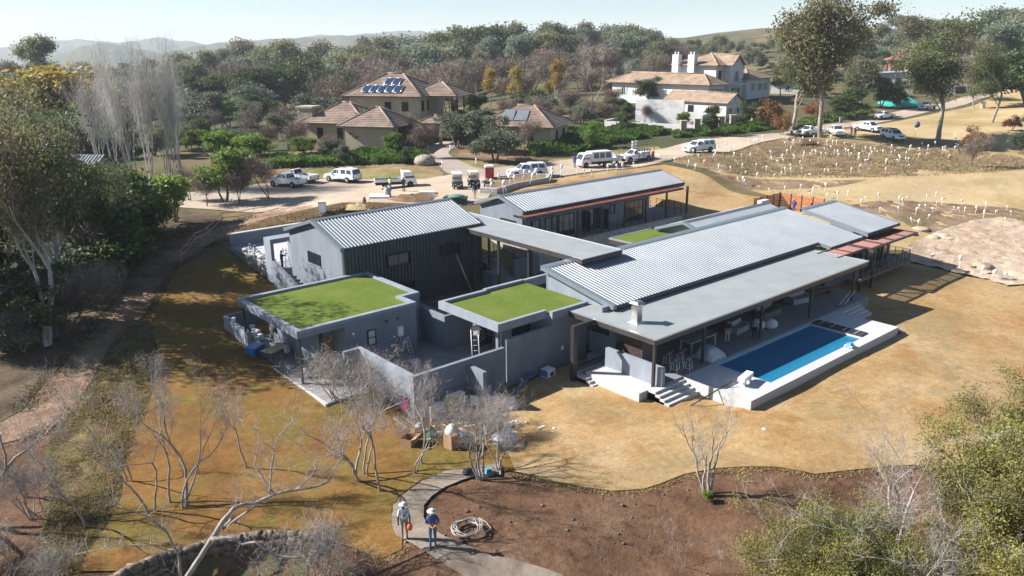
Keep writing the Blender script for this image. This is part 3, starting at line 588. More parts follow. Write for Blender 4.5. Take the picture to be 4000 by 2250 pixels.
part(MN, 'ridge_cap', m_flash, lambda b: b.prism_axis([(yr-.25, rz_(yr-.25)+.065), (yr+.03, zr+.09), (yr+.32, zr+.12), (yr+.32, zr-.3), (yr+.28, zr-.3), (yr+.28, zr+.08), (yr, zr+.07)], 38.38, 71.3, 'x'))
part(MN, 'ridge_cap', m_flash, lambda b: b.prism_axis([(38.95, 4.88), (39.23, 4.95), (39.45, 4.97), (39.45, 4.7), (39.42, 4.7), (39.42, 4.93), (39.2, 4.92)], 71.2, 77.8, 'x'))
part(MN, 'soffit', m_flash, lambda b: b.prism_axis([(ye+.02, ze-.04), (yr, zr-.04), (yr, zr-.12), (ye+.02, ze-.12)], 38.8, 65.3, 'x'))
part(MN, 'soffit', m_flash, lambda b: b.prism_axis([(ye-1.15, rz_(ye-1.15)-.04), (yr, zr-.04), (yr, zr-.12), (ye-1.15, rz_(ye-1.15)-.12)], 65.42, 71.18, 'x'))
part(MN, 'soffit', m_flash, lambda b: b.prism_axis([(32.55, 3.58), (39.2, 4.82), (39.2, 4.72), (32.55, 3.5)], 71.4, 77.58, 'x'))
part(MN, 'gutter', m_steel, lambda b: b.box(38.78, 65.28, ye-.13, ye+.01, ze-.2, ze-.045))
part(MN, 'gutter', m_steel, lambda b: b.box(65.42, 71.18, ye-1.33, ye-1.18, rz_(ye-1.2)-.2, rz_(ye-1.2)-.045))
part(MN, 'gutter', m_steel, lambda b: b.box(71.4, 77.7, 32.37, 32.51, 3.42, 3.57))
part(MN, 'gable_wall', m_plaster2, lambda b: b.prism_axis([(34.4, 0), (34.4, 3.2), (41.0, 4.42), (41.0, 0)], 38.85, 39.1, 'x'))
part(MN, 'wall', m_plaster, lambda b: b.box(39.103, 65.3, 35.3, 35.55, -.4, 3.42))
part(MN, 'wall', m_plaster, lambda b: b.box(65.303, 71.3, 33.0, 33.25, -.9, 3.12))
part(MN, 'wall', m_plaster, lambda b: b.box(71.303, 77.4, 32.95, 33.2, -.9, 3.55))
part(MN, 'wall', m_plaster, lambda b: (b.box(38.85, 71.2, 41.003, 41.2, -.9, 4.4), b.prism_axis([(33.203, -.9), (33.203, 3.55), (39.2, 4.65), (39.2, -.9)], 77.15, 77.4, 'x')))
part(MN, 'roof_slab', m_slab, lambda b: b.box(36.5, 63.9, 28.85, 36.377, 2.72, 3.08))
part(MN, 'slab_fascia', m_fascia, lambda b: (b.box(36.5, 63.9, 28.78, 28.847, 2.66, 3.0), b.box(36.43, 36.497, 28.85, 36.37, 2.66, 3.0), b.box(63.903, 63.97, 28.85, 35.2, 2.66, 3.0)))
part(MN, 'slab_edge_trim', m_alu, lambda b: (b.box(36.42, 63.98, 28.76, 28.86, 3.003, 3.1), b.box(36.42, 36.52, 28.863, 36.37, 3.003, 3.1), b.box(63.88, 63.98, 28.863, 35.2, 3.003, 3.1)))
part(MN, 'upstand', m_plaster2, lambda b: b.box(37.75, 38.85, 34.5, 34.85, 3.083, 3.42))
for x in (41.69, 48.53, 55.32, 62.08): post(MN, x, 28.98, -.01, 2.657, .16)
post(MN, 36.6, 28.98, -.22, 2.657, .17)
m_floor = mat('shaded_terrace_stone', (.2, .2, .205), .7, .1, 4.0, bump=.05)  # same stone as the pool surround, colour darkened for the shade under the slab
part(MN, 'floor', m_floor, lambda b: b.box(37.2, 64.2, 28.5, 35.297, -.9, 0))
for k in range(9):
    x0 = 43.0+k*2.4
    window_y(MN, x0, x0+2.2, .05, 2.5, 35.29, 2, name='glass_door')
# steel portal frame in front of the entrance
part(MN, 'steel_frame', m_steel, lambda b: (b.box(34.4, 34.75, 33.85, 34.15, -.95, 3.05), b.box(34.753, 36.43, 33.88, 34.12, 2.8, 3.05), b.box(34.753, 38.8, 33.88, 34.12, -.15, .12)))
part(MN, 'plinth_wall', m_plaster2, lambda b: b.box(34.753, 38.8, 33.86, 34.14, -.9, -.153))
part(MN, 'side_wall', m_plaster, lambda b: b.box(38.5, 38.75, 34.2, 36.38, -.4, 2.7))
window_x(MN, 34.5, 36.2, 1.2, 2.5, 38.49, 3)
CH = thing('chimney_flue', 'square stainless steel chimney flue standing on the flat terrace roof', 'chimney', (38.0, 31.65, 3.08), world_parts=True)
m_inox = mat('stainless', (.55, .55, .54), .28, .06, 8.0, metal=.95)
part(CH, 'shaft', m_inox, lambda b: b.box(37.7, 38.2, 31.4, 31.9, 3.09, 4.35))
part(CH, 'cap', m_inox, lambda b: (b.hexa([(37.55, 31.25, 4.42), (38.35, 31.25, 4.42), (38.35, 32.05, 4.42), (37.55, 32.05, 4.42), (37.7, 31.4, 4.56), (38.2, 31.4, 4.56), (38.2, 31.9, 4.56), (37.7, 31.9, 4.56)]), b.box(37.65, 38.25, 31.35, 31.95, 4.351, 4.419)))
part(CH, 'base_flashing', m_alu, lambda b: b.hexa([(37.5, 31.2, 3.083), (38.4, 31.2, 3.083), (38.4, 32.1, 3.083), (37.5, 32.1, 3.083), (37.68, 31.38, 3.2), (38.22, 31.38, 3.2), (38.22, 31.92, 3.2), (37.68, 31.92, 3.2)]))
# small rear roof and third grass roof
RR = thing('rear_roof_block', 'small rear block with pitched zinc roof behind the main ridge', 'building', (64, 43.5, 0), world_parts=True)
part(RR, 'roof_sheet', m_roof, lambda b: ribbed(b, 57.9, 71.4, (41.4, 4.45), (43.1, 4.98)))
part(RR, 'roof_sheet', m_roof, lambda b: ribbed(b, 57.9, 71.4, (46.2, 3.98), (43.1, 4.98)))
part(RR, 'barge_board', m_flash, lambda b: b.prism_axis([(46.3, 4.02), (43.1, 5.06), (41.4, 4.52), (41.4, 4.3), (43.1, 4.8), (46.3, 3.75)], 57.55, 57.92, 'x'))
part(RR, 'ridge_cap', m_flash, lambda b: b.prism_axis([(42.85, 4.96), (43.1, 5.09), (43.4, 4.95), (43.1, 5.05)], 57.55, 71.5, 'x'))
part(RR, 'wall', m_plaster2, lambda b: b.prism_axis([(45.9, -.6), (45.9, 3.85), (43.1, 4.75), (41.5, 4.25), (41.5, -.6)], 58.2, 71.2, 'x'))
part(RR, 'gutter', m_steel, lambda b: b.box(57.95, 71.4, 46.2, 46.32, 3.8, 3.95))
part(RR, 'vent_cowl', m_alu, lambda b: b.cyl((57.85, 43.2, 3.62), (57.85, 43.2, 4.1), .12))
G3 = thing('grass_roof_lobby', 'small artificial grass roof with dark edge behind the main ridge', 'roof', (55, 44.5, 3.2), world_parts=True)
part(G3, 'turf', m_turf, lambda b: b.box(52.55, 58.15, 41.5, 47.2, 3.52, 3.6))
part(G3, 'edge_trim', m_alu, lambda b: (b.box(52.4, 52.545, 41.4, 47.35, 3.5, 3.64), b.box(52.548, 58.15, 47.203, 47.35, 3.5, 3.64)))
part(G3, 'fascia', m_fascia, lambda b: b.box(52.42, 58.15, 41.4, 47.33, 3.1, 3.497))
part(G3, 'wall', m_plaster, lambda b: b.box(53.2, 58.15, 41.4, 46.4, -.6, 3.097))
# ------------------------------------------------------------------ covered link
BR = thing('covered_walkway', 'long flat grey walkway roof on dark steel posts linking the wings', 'walkway', (43.4, 48, -.5), world_parts=True)
part(BR, 'roof_slab', m_slab, lambda b: (b.box(41.25, 45.55, 39.85, 53.9, 4.82, 5.13), b.box(43.15, 45.55, 53.9, 62.0, 4.82, 5.13)))
part(BR, 'fascia', m_fascia, lambda b: (b.box(41.2, 41.247, 39.8, 53.9, 4.76, 5.1), b.box(41.25, 45.6, 39.75, 39.847, 4.76, 5.1), b.box(45.553, 45.62, 39.85, 62, 4.76, 5.1)))
part(BR, 'edge_trim', m_alu, lambda b: (b.box(41.18, 41.28, 39.73, 53.9, 5.133, 5.17), b.box(41.283, 45.64, 39.73, 39.83, 5.133, 5.17), b.box(45.54, 45.64, 39.833, 62, 5.133, 5.17)))
for p in ((41.6, 53.6, -.5), (43.4, 53.5, 1.0), (41.6, 50.0, -.5), (41.6, 46.2, -.5), (45.3, 50.0, -.5), (45.3, 54.5, -.5), (45.3, 46.2, -.5)): post(BR, p[0], p[1], p[2], 4.757, .18)
for p in ((41.6, 50.0), (41.6, 46.2)): part(BR, 'footing', m_plaster2, lambda b: b.hexa([(p[0]-.6, p[1]-.5, -.6), (p[0]+.5, p[1]-.5, -.6), (p[0]+.5, p[1]+.5, -.6), (p[0]-.6, p[1]+.5, -.6), (p[0]-.45, p[1]-.3, -.32), (p[0]+.3, p[1]-.3, -.32), (p[0]+.3, p[1]+.3, -.32), (p[0]-.45, p[1]+.3, -.32)]))
for bx_ in ((43.0, 46.2, 56.4, 56.7, -.6, 1.4), (46.2, 49.3, 53.3, 53.6, -.6, 1.4), (43.0, 44.6, 52.6, 54.0, -.6, .9)): part(BR, 'stair_wall', m_plaster, lambda b: b.box(*bx_))
for i in range(9): part(BR, 'step', m_paver, lambda b: b.box(44.6, 46.2, 53.0+i*.33, 56.4, -.6, -.32+i*.18))
def railing(root, p0, p1, z, hh=1.0, n=None, rails=7):
    d = math.hypot(p1[0]-p0[0], p1[1]-p0[1]); n = n or max(2, round(d/1.2)+1)
    for k in range(n):
        t = k/(n-1); x = p0[0]+(p1[0]-p0[0])*t; y = p0[1]+(p1[1]-p0[1])*t
        part(root, 'rail_post', m_steel, lambda b: b.box(x-.025, x+.025, y-.025, y+.025, z, z+hh))
    for k in range(rails):
        zz = z+hh*(k+1)/rails-.02
        part(root, 'rail', m_steel, lambda b: b.cyl((*p0, zz), (*p1, zz), .014 if k < rails-1 else .025, n=5))
railing(BR, (43.1, 54.3), (44.5, 54.3), 1.4); railing(BR, (46.3, 53.4), (49.2, 53.4), 1.4); railing(BR, (46.3, 53.6), (46.3, 56.4), 1.4)
# ------------------------------------------------------------------ back wing
WB = thing('verandah_wing', 'long grey rear wing with zinc gable roof and cedar verandah pergola', 'building', (61, 58, 1.9), world_parts=True)
part(WB, 'wall', m_plaster, lambda b: b.prism_axis([(55.6, 1.5), (55.6, 5.15), (58.5, 6.2), (62.0, 5.05), (62.0, 1.5)], 49.2, 68.0, 'x'))
gable_roof(WB, 48.75, 73.4, 55.05, 62.2, 58.55, 5.35, 6.42, .38)
part(WB, 'base', m_wallstone, lambda b: b.box(49.0, 71.9, 53.95, 62.2, -.7, 1.93))
part(WB, 'verandah_floor', m_paver, lambda b: b.box(48.9, 73.4, 53.85, 62.2, 1.933, 2.0))
part(WB, 'end_wall', m_plaster, lambda b: b.box(71.6, 73.4, 54.2, 60.0, 1.2, 1.93))
for x in (51.76, 55.23, 58.75, 62.25, 65.65, 69.1): post(WB, x, 54.1, 2.0, 4.88, .17)
post(WB, 72.9, 54.2, 1.9, 5.1, .2); post(WB, 72.9, 60.0, 1.9, 5.1, .2)
part(WB, 'beam', m_steel, lambda b: (b.box(48.1, 71.5, 53.85, 54.0, 4.88, 5.1), b.box(68, 73.3, 55.0, 55.2, 4.95, 5.15)))
PG = thing('cedar_pergola', 'red cedar slatted pergola strip along the rear wing verandah', 'pergola', (60, 54.4, 4.9), world_parts=True)
def slats(root, x0, x1, y0, y1, z, pitch=.2, w=.05, hh=.13, tilt=-.45):
    me = MB().box(-w/2, w/2, -.5, .5, -hh/2, hh/2).mesh('slat', m_cedar); og = ORG[root.name]; n = int((x1-x0)/pitch)
    for k in range(n):
        o = link('slat', me, root); o.location = (x0+(k+.5)*pitch-og[0], (y0+y1)/2-og[1], z-og[2]); o.scale = (1, y1-y0, 1); o.rotation_euler = (0, tilt, 0)
slats(PG, 48.15, 71.45, 54.01, 55.03, 5.02, .2)
for k in range(8): part(PG, 'rafter', m_steel, lambda b: b.box(48.1+k*3.33-.04, 48.1+k*3.33+.04, 53.9, 55.55, 4.9, 5.12))
part(PG, 'edge_beam', m_fascia, lambda b: b.box(48.0, 71.6, 53.78, 53.845, 4.92, 5.14))
for (a, c, n) in ((50.3, 51.5, 2), (52.2, 53.8, 3), (54.0, 56.2, 3), (57.4, 59.1, 2), (59.3, 60.4, 2), (63.9, 66.9, 4)): window_y(WB, a, c, 2.02, 4.22, 55.58, n, name='glass_door')
window_y(WB, 61.55, 62.3, 3.25, 4.3, 55.58, 1)
window_x(WB, 56.5, 58.8, 3.6, 4.2, 49.2, 3)
# two half-open glazed doors
for x, a in ((58.0, -.9), (60.1, .7)):
    d = thing('open_door', 'black framed glass door standing open on the rear verandah, %s one' % ('left' if a < 0 else 'right'), 'door', (x, 55.5, 2.02), a)
    part(d, 'frame', m_frame, lambda b: (b.box(0, .06, -.03, .03, 0, 2.1), b.box(.84, .9, -.03, .03, 0, 2.1), b.box(.06, .84, -.03, .03, 0, .08), b.box(.06, .84, -.03, .03, 2.02, 2.1)))
    part(d, 'pane', m_glass, lambda b: b.box(.06, .84, -.006, .006, .08, 2.02)); d.rotation_euler = (0, 0, -math.pi/2+a*.4)
railing(WB, (49.0, 53.95), (71.6, 53.95), 2.0, .95, 20, 5); railing(WB, (73.3, 54.4), (73.3, 59.8), 2.0, 1.0, 7, 6); railing(WB, (68.2, 60.0), (73.2, 60.0), 2.0, 1.0, 5, 6)
# ------------------------------------------------------------------ pool and terrace
PL = thing('pool_terrace', 'pale stone pool terrace with raised white edge wall', 'terrace', (48, 26, -.7), world_parts=True)
part(PL, 'paving', m_stone, lambda b: (b.box(39.0, 42.3, 24.2, 28.497, -.9, 0), b.box(54.3, 58.5, 24.2, 28.497, -.9, -.0), b.box(42.303, 54.297, 28.2, 28.497, -.9, 0)))
part(PL, 'edge_wall', m_stone, lambda b: b.box(39.0, 58.5, 23.46, 24.197, -.95, .003))
for i in range(3): part(PL, 'step', m_stone, lambda b: b.box(58.503, 59.4-.3*i+.0, 23.5, 24.6, -.95, -.15-.0-.15*(2-i)))
for i in range(4): part(PL, 'step', m_stone, lambda b: b.box(58.503, 62.2-.0, 27.2+.32*i, 28.497, -.95, -.6+.15*i))
part(PL, 'platform', m_stone, lambda b: b.box(35.2, 37.197, 28.9, 33.5, -.95, -.2))
for i in range(3): part(PL, 'step', m_stone, lambda b: b.box(34.75-.0, 35.197, 33.0-.3*i, 33.85, -.95, -.4-.16*i+.0))
for i in range(4): part(PL, 'step', m_stone, lambda b: b.box(36.0+.0*i, 38.997, 27.2+.36*i, 28.897, -.95, -.62+.16*i))
part(PL, 'low_wall', m_plaster2, lambda b: b.box(36.85, 37.15, 28.5, 33.3, -.197, 1.12))
m_basin = mat('pool_plaster', (.20, .42, .55), .6, .1, 1.0)
part(PL, 'basin', m_basin, lambda b: (b.box(42.1, 54.5, 24.0, 28.4, -1.75, -1.6), b.box(42.25, 42.299, 24.2, 28.2, -1.6, -.003), b.box(54.301, 54.35, 24.2, 28.2, -1.6, -.003), b.box(42.25, 54.35, 24.15, 24.203, -1.6, -.004), b.box(42.25, 54.35, 28.197, 28.25, -1.6, -.004), b.box(42.3, 43.4, 27.0, 28.197, -1.6, -.9), b.box(42.3, 43.0, 27.4, 28.197, -.9, -.5)))
def water_mat():
    mt = bpy.data.materials.new('pool_water'); mt.use_nodes = True; nt = mt.node_tree; nt.nodes.remove(nt.nodes['Principled BSDF'])
    out = nt.nodes['Material Output']; tr = _n(nt, 'ShaderNodeBsdfTransparent'); tr.inputs[0].default_value = (.10, .44, .74, 1); gl = _n(nt, 'ShaderNodeBsdfGlossy'); gl.inputs['Roughness'].default_value = .03
    df = _n(nt, 'ShaderNodeBsdfDiffuse'); df.inputs[0].default_value = (.02, .25, .45, 1)
    fr = _n(nt, 'ShaderNodeFresnel'); fr.inputs[0].default_value = 1.33
    bp = _n(nt, 'ShaderNodeBump'); bp.inputs['Strength'].default_value = .14; v = _n(nt, 'ShaderNodeNewGeometry').outputs['Position']; nt.links.new(noise_n(nt, v, 3.5, 3, .5), bp.inputs['Height'])
    for n_ in (gl, fr): nt.links.new(bp.outputs[0], n_.inputs['Normal'])
    a = _n(nt, 'ShaderNodeMixShader'); a.inputs[0].default_value = .55; nt.links.new(tr.outputs[0], a.inputs[1]); nt.links.new(df.outputs[0], a.inputs[2])
    x = _n(nt, 'ShaderNodeMixShader'); nt.links.new(fr.outputs[0], x.inputs[0]); nt.links.new(a.outputs[0], x.inputs[1]); nt.links.new(gl.outputs[0], x.inputs[2]); nt.links.new(x.outputs[0], out.inputs[0]); return mt
pw = MB(); pw.grid([[(42.3+12*i/12, 24.2+4*j/4, -.13) for i in range(13)] for j in range(5)]); tag(pw.build('pool_water', water_mat()), kind='structure')
CV = thing('pool_cover', 'dark ladder-like pool cover frame at the far end of the pool', 'pool cover', (54.8, 26.5, 0), world_parts=True)
part(CV, 'well', mat('cover_well', (.07, .08, .1), .6), lambda b: b.box(54.35, 55.35, 24.3, 28.2, .003, .015))
part(CV, 'side_rail', m_steel, lambda b: (b.box(54.35, 54.43, 24.3, 28.2, .016, .1), b.box(55.27, 55.35, 24.3, 28.2, .016, .1), b.box(54.82, 54.88, 24.3, 28.2, .016, .07)))
for k in range(9): part(CV, 'cross_bar', m_alu if k % 2 else m_steel, lambda b: b.box(54.43, 55.27, 24.35+k*.47, 24.43+k*.47, .075, .11))
# brick braai behind the low wall
BK = thing('brick_barbecue', 'dark brick barbecue block behind the pale low wall', 'barbecue', (37.9, 31.4, 0), world_parts=True)
part(BK, 'mortar_core', mat('mortar', (.10, .09, .085), .9), lambda b: b.box(37.52, 38.6, 30.7, 32.3, 0, 2.0))
m_brick = mat('dark_brick', (.055, .03, .024), .8, .3, 6.0, randobj=.3)
mb = MB().box(-.5, .5, -.5, .5, -.5, .5).mesh('brick', m_brick); og = ORG[BK.name]
for r in range(13):
    for k in range(8):
        y = 30.7+(k+.5*(r % 2))*.21+.1
        if y > 32.28: continue
        o = link('brick', mb, BK); o.location = (37.52-og[0], y-og[1], .85+r*.088-og[2]); o.scale = (.05, .195, .075)
# right-hand bedrooms: pergolas, decks, glass room
RP = thing('cedar_pergola', 'red cedar pergola above the right balcony, the one over open lawn', 'pergola', (73, 32, 0), world_parts=True)
slats(RP, 68.4, 77.3, 30.75, 32.75, 3.0, .24, .04, .1, .5)
part(RP, 'frame', m_fascia, lambda b: (b.box(68.2, 77.5, 30.55, 30.72, 2.92, 3.1), b.box(68.2, 77.5, 32.78, 32.9, 2.92, 3.1), b.box(77.35, 77.5, 30.723, 32.777, 2.92, 3.1), b.box(68.2, 68.35, 30.723, 32.777, 2.92, 3.1), [b.box(68.35+k*2.25-.04, 68.35+k*2.25+.04, 30.723, 32.777, 2.94, 3.13) for k in range(1, 4)]))
post(RP, 69.2, 30.7, -.95, 2.917, .18); post(RP, 72.3, 31.4, .4, 2.917, .18)
RP2 = thing('cedar_pergola', 'red cedar pergola between the flat terrace roof and the right balcony pergola', 'pergola', (65.5, 32, 0), world_parts=True)
slats(RP2, 63.2, 67.8, 31.1, 32.75, 3.02, .24, .04, .1, .5)
part(RP2, 'frame', m_fascia, lambda b: (b.box(63.0, 68.0, 30.95, 31.07, 2.95, 3.12), b.box(67.85, 68.0, 31.073, 32.777, 2.95, 3.12), b.box(63.0, 68.0, 32.78, 32.9, 2.95, 3.12), b.box(65.5, 65.58, 31.07, 32.78, 2.97, 3.15)))
post(RP2, 67.65, 30.98, -.95, 2.95, .18); post(RP2, 64.1, 32.6, -.9, 2.95, .16)
DK = thing('balcony_deck', 'cantilevered balcony deck with wire railing over the right lawn', 'balcony', (72, 32.5, .2), world_parts=True)
part(DK, 'deck', m_paver, lambda b: b.box(66.9, 77.0, 30.75, 32.94, .28, .42))
part(DK, 'edge_board', mat('cedar_edge', (.2, .07, .04), .6, .2, 4), lambda b: (b.box(66.9, 77.05, 30.68, 30.747, .18, .43), b.box(77.003, 77.07, 30.75, 32.94, .18, .43)))
part(DK, 'prop', m_alu, lambda b: [b.cyl((x, 31.4+dy, hz(x, 31.4+dy)-.05), (x, 31.4+dy, .28), .03) for x in (70.2, 71.6, 73, 74.5, 76) for dy in (0, 1.6)])
railing(DK, (69.5, 30.8), (76.95, 30.8), .42, 1.05, 9, 8); railing(DK, (76.98, 30.85), (76.98, 32.9), .42, 1.05, 4, 8); railing(DK, (67, 31.0), (69.2, 31.0), .42, 1.05, 4, 8)
GR = thing('glass_bay', 'dark framed glass bay window on the right balcony', 'window bay', (71.0, 33, .42), world_parts=True)
part(GR, 'frame', m_frame, lambda b: [b.box(x-.05, x+.05, y-.05, y+.05, .42, 2.75) for x, y in ((69.8, 31.6), (71.2, 31.6), (72.4, 31.6), (73.7, 31.6), (69.8, 32.85), (73.7, 32.85))])
for (a, c) in ((69.85, 71.15), (71.25, 72.35), (72.45, 73.65)): part(GR, 'pane', m_glass, lambda b: b.box(a, c, 31.59, 31.61, .45, 2.7))
part(GR, 'pane', m_glass, lambda b: (b.box(73.69, 73.71, 31.65, 32.8, .45, 2.7),))
# timber screen behind the main roof
SF = thing('timber_screen', 'corner screen fence of orange-brown horizontal boards behind the main roof', 'fence', (84, 48, .8), world_parts=True)
m_board = mat('screen_board', (.42, .13, .045), .6, .25, 3.0, stretch=(3, 3, 1), randobj=.2)
for side in (0, 1):
    nb = 4
    for k in range(nb+1):
        x, y = (80.8+k*5.4/nb, 50.5) if side == 0 else (86.2, 50.4-k*5.6/nb)
        part(SF, 'fence_post', m_steel, lambda b: b.box(x-.05, x+.05, y-.05, y+.05, .6, 3.25))
    for k in range(nb):
        for r in range(11):
            z = 1.0+r*.2
            if side == 0: a0, a1 = 80.86+k*5.4/nb, 80.8+(k+1)*5.4/nb-.06; part(SF, 'board', m_board, lambda b: b.box(a0, a1, 50.48, 50.51, z, z+.16))
            else: a1, a0 = 50.34-k*5.6/nb, 50.4-(k+1)*5.6/nb+.06; part(SF, 'board', m_board, lambda b: b.box(86.19, 86.22, a0, a1, z, z+.16))
# ------------------------------------------------------------------ vegetation
def leaf_mat(name, c1, c2, c3=None, trans=.4, scale=.9):
    if 'twig' not in name: c1, c2, c3 = sc3(c1, 1.2), sc3(c2, 1.2), sc3(c3 or sc3(c2, 1.35), 1.15)
    mt = bpy.data.materials.new(name); mt.use_nodes = True; nt = mt.node_tree; b = nt.nodes['Principled BSDF']; out = nt.nodes['Material Output']
    tc = _n(nt, 'ShaderNodeTexCoord').outputs['Object']; oi = _n(nt, 'ShaderNodeObjectInfo')
    c = ramp(nt, noise_n(nt, tc, scale, 4, .7), [(.32, c1), (.5, c2), (.68, c3 or sc3(c2, 1.35))])
    hv = _n(nt, 'ShaderNodeHueSaturation'); mr = _n(nt, 'ShaderNodeMapRange'); mr.inputs[3].default_value = .78; mr.inputs[4].default_value = 1.22
    nt.links.new(oi.outputs['Random'], mr.inputs[0]); nt.links.new(mr.outputs[0], hv.inputs['Value'])
    mr2 = _n(nt, 'ShaderNodeMapRange'); mr2.inputs[3].default_value = .485; mr2.inputs[4].default_value = .515; mu = _n(nt, 'ShaderNodeMath', operation='FRACT'); ml = _n(nt, 'ShaderNodeMath', operation='MULTIPLY'); ml.inputs[1].default_value = 7.31
    nt.links.new(oi.outputs['Random'], ml.inputs[0]); nt.links.new(ml.outputs[0], mu.inputs[0]); nt.links.new(mu.outputs[0], mr2.inputs[0]); nt.links.new(mr2.outputs[0], hv.inputs['Hue'])
    nt.links.new(c, hv.inputs['Color']); nt.links.new(hv.outputs[0], b.inputs['Base Color']); b.inputs['Roughness'].default_value = .6; b.inputs['Specular IOR Level'].default_value = .25
    tr = _n(nt, 'ShaderNodeBsdfTranslucent'); nt.links.new(hv.outputs[0], tr.inputs[0]); mx = _n(nt, 'ShaderNodeMixShader'); mx.inputs[0].default_value = trans
    nt.links.new(b.outputs[0], mx.inputs[1]); nt.links.new(tr.outputs[0], mx.inputs[2]); nt.links.new(mx.outputs[0], out.inputs[0]); MATS[name] = mt; return mt
L_euc = leaf_mat('eucalyptus_leaf', (.055, .068, .028), (.10, .122, .05), (.17, .175, .08))
L_eucb = leaf_mat('brown_eucalyptus_leaf', (.07, .062, .034), (.13, .115, .058), (.2, .17, .09))
L_far = leaf_mat('far_leaf', (.07, .08, .04), (.145, .15, .075), (.235, .225, .115), scale=.35)
L_dark = leaf_mat('dark_green_leaf', (.03, .045, .016), (.062, .085, .027), (.115, .135, .045))
L_olive = leaf_mat('olive_leaf', (.055, .07, .042), (.105, .125, .08), (.165, .18, .12))
L_acacia = leaf_mat('acacia_leaf', (.08, .085, .028), (.165, .162, .048), (.29, .255, .06), trans=.35)
L_yellow = leaf_mat('yellow_leaf', (.17, .12, .03), (.26, .18, .038), (.34, .25, .06))
L_green = leaf_mat('bright_green_leaf', (.06, .10, .018), (.12, .18, .03), (.19, .25, .045))
L_twig = leaf_mat('fine_twig', (.24, .205, .18), (.32, .28, .25), (.40, .36, .325), trans=0)
L_twigb = leaf_mat('brown_twig', (.12, .085, .065), (.18, .13, .10), (.24, .18, .14), trans=0)
L_strap = leaf_mat('strap_leaf', (.035, .06, .015), (.075, .12, .025), (.13, .19, .045), scale=.5)
L_red = leaf_mat('rust_leaf', (.11, .05, .022), (.19, .09, .04), (.25, .14, .06))
L_twigw = leaf_mat('pale_twig', (.42, .39, .36), (.52, .49, .46), (.6, .57, .54), trans=0)
B_euc = mat('eucalyptus_bark', (.30, .26, .22), .9, .35, 2.0, bump=.4, bscale=10, stretch=(1, 1, .3))
B_pale = mat('pale_bark', (.40, .37, .33), .9, .3, 2.5, bump=.3, bscale=12, stretch=(1, 1, .3))
B_brown = mat('brown_bark', (.15, .115, .09), .9, .3, 3.0, bump=.4, bscale=14, stretch=(1, 1, .3))
B_grey = mat('grey_bark', (.33, .295, .265), .9, .3, 3.0, bump=.4, bscale=14, stretch=(1, 1, .4))
def leaves_mesh(pts, n, size, spread, mt, seed, aspect=.45, droop=.0, name='crown', shell=None):
    """n leaf faces scattered around the given clump centres"""
    g = np.random.default_rng(seed); pts = np.asarray(pts, float); k = g.integers(0, len(pts), n)
    c = pts[k]+g.normal(0, 1, (n, 3))*np.asarray(spread)
    a = g.normal(0, 1, (n, 3)); a[:, 2] -= droop; a /= np.linalg.norm(a, axis=1)[:, None]
    b = np.cross(a, g.normal(0, 1, (n, 3))); b /= np.linalg.norm(b, axis=1)[:, None]
    s = size*g.uniform(.6, 1.35, n)[:, None]
    V = np.stack([c-a*s*.5, c+b*s*.5*aspect-a*s*.05, c+a*s*.5, c-b*s*.5*aspect+a*s*.05], 1).reshape(-1, 3)
    F = np.arange(n*4).reshape(n, 4)
    me = bpy.data.meshes.new(name); me.vertices.add(n*4); me.vertices.foreach_set('co', V.ravel()); me.loops.add(n*4); me.loops.foreach_set('vertex_index', F.ravel())
    me.polygons.add(n); me.polygons.foreach_set('loop_start', np.arange(0, n*4, 4)); me.polygons.foreach_set('loop_total', np.full(n, 4)); me.update(); me.materials.append(mt); return me
def skeleton(seed, H, r0, stems=1, levels=4, split=(2, 3), spread=.55, up=.25, gnarl=.18, first=.35, ratio=.72, lean=0.15, side=True, minr=.006):
    """branching wood; returns (MB, tips)"""
    rr = random.Random(seed); b = MB(); tips = []
    def grow(p, d, L, r, lev):
        n = max(2, int(3+L*1.2) if lev == 0 else 3); pts = [p.copy()]; rads = [r]; dd = d.copy()
        for i in range(n):
            dd = dd+Vector((rr.gauss(0, 1), rr.gauss(0, 1), rr.gauss(0, .6)))*gnarl/math.sqrt(n)*1.4; dd.z += up/n; dd.normalize()
            pts.append(pts[-1]+dd*(L/n)); rads.append(r*(1-.32*(i+1)/n))
        b.tube(pts, rads, 7 if r > .06 else (5 if r > .02 else 3), cap=False)
        if lev >= levels:
            tips.append((pts[-1], dd)); tips.append((pts[len(pts)//2], dd)); return
        k = rr.randint(*split)
        kids = [(pts[-1], rads[-1], 1.0) for _ in range(k)]
        if side and lev < levels:
            for i in range(1, len(pts)-1):
                if lev > 0 and rr.random() < .55 or (lev == 0 and i > len(pts)*.5 and rr.random() < .45): kids.append((pts[i], rads[i]*.6, .75))
        for (q, rq, f) in kids:
            ax = Vector((rr.gauss(0, 1), rr.gauss(0, 1), rr.gauss(0, .5))); ax = (ax-dd*ax.dot(dd)).normalized()
            nd = (dd+ax*spread*rr.uniform(.5, 1.4)).normalized()
            grow(q, nd, L*ratio*rr.uniform(.75, 1.2)*f, max(minr, rq*rr.uniform(.55, .8)), lev+1)
    for s in range(stems):
        a = rr.uniform(0, 6.28); ln = lean*rr.uniform(.4, 1.4) if stems > 1 else lean*rr.uniform(0, .6)
        d = Vector((math.cos(a)*ln, math.sin(a)*ln, 1)).normalized()
        grow(Vector((math.cos(a)*.25*(stems > 1)*rr.random(), math.sin(a)*.25*(stems > 1)*rr.random(), -.15)), d, H*first*rr.uniform(.85, 1.1), r0*rr.uniform(.75, 1.1), 0)
    z = max(v[2] for v in b.v)
    return b, tips, z
TREE = {}
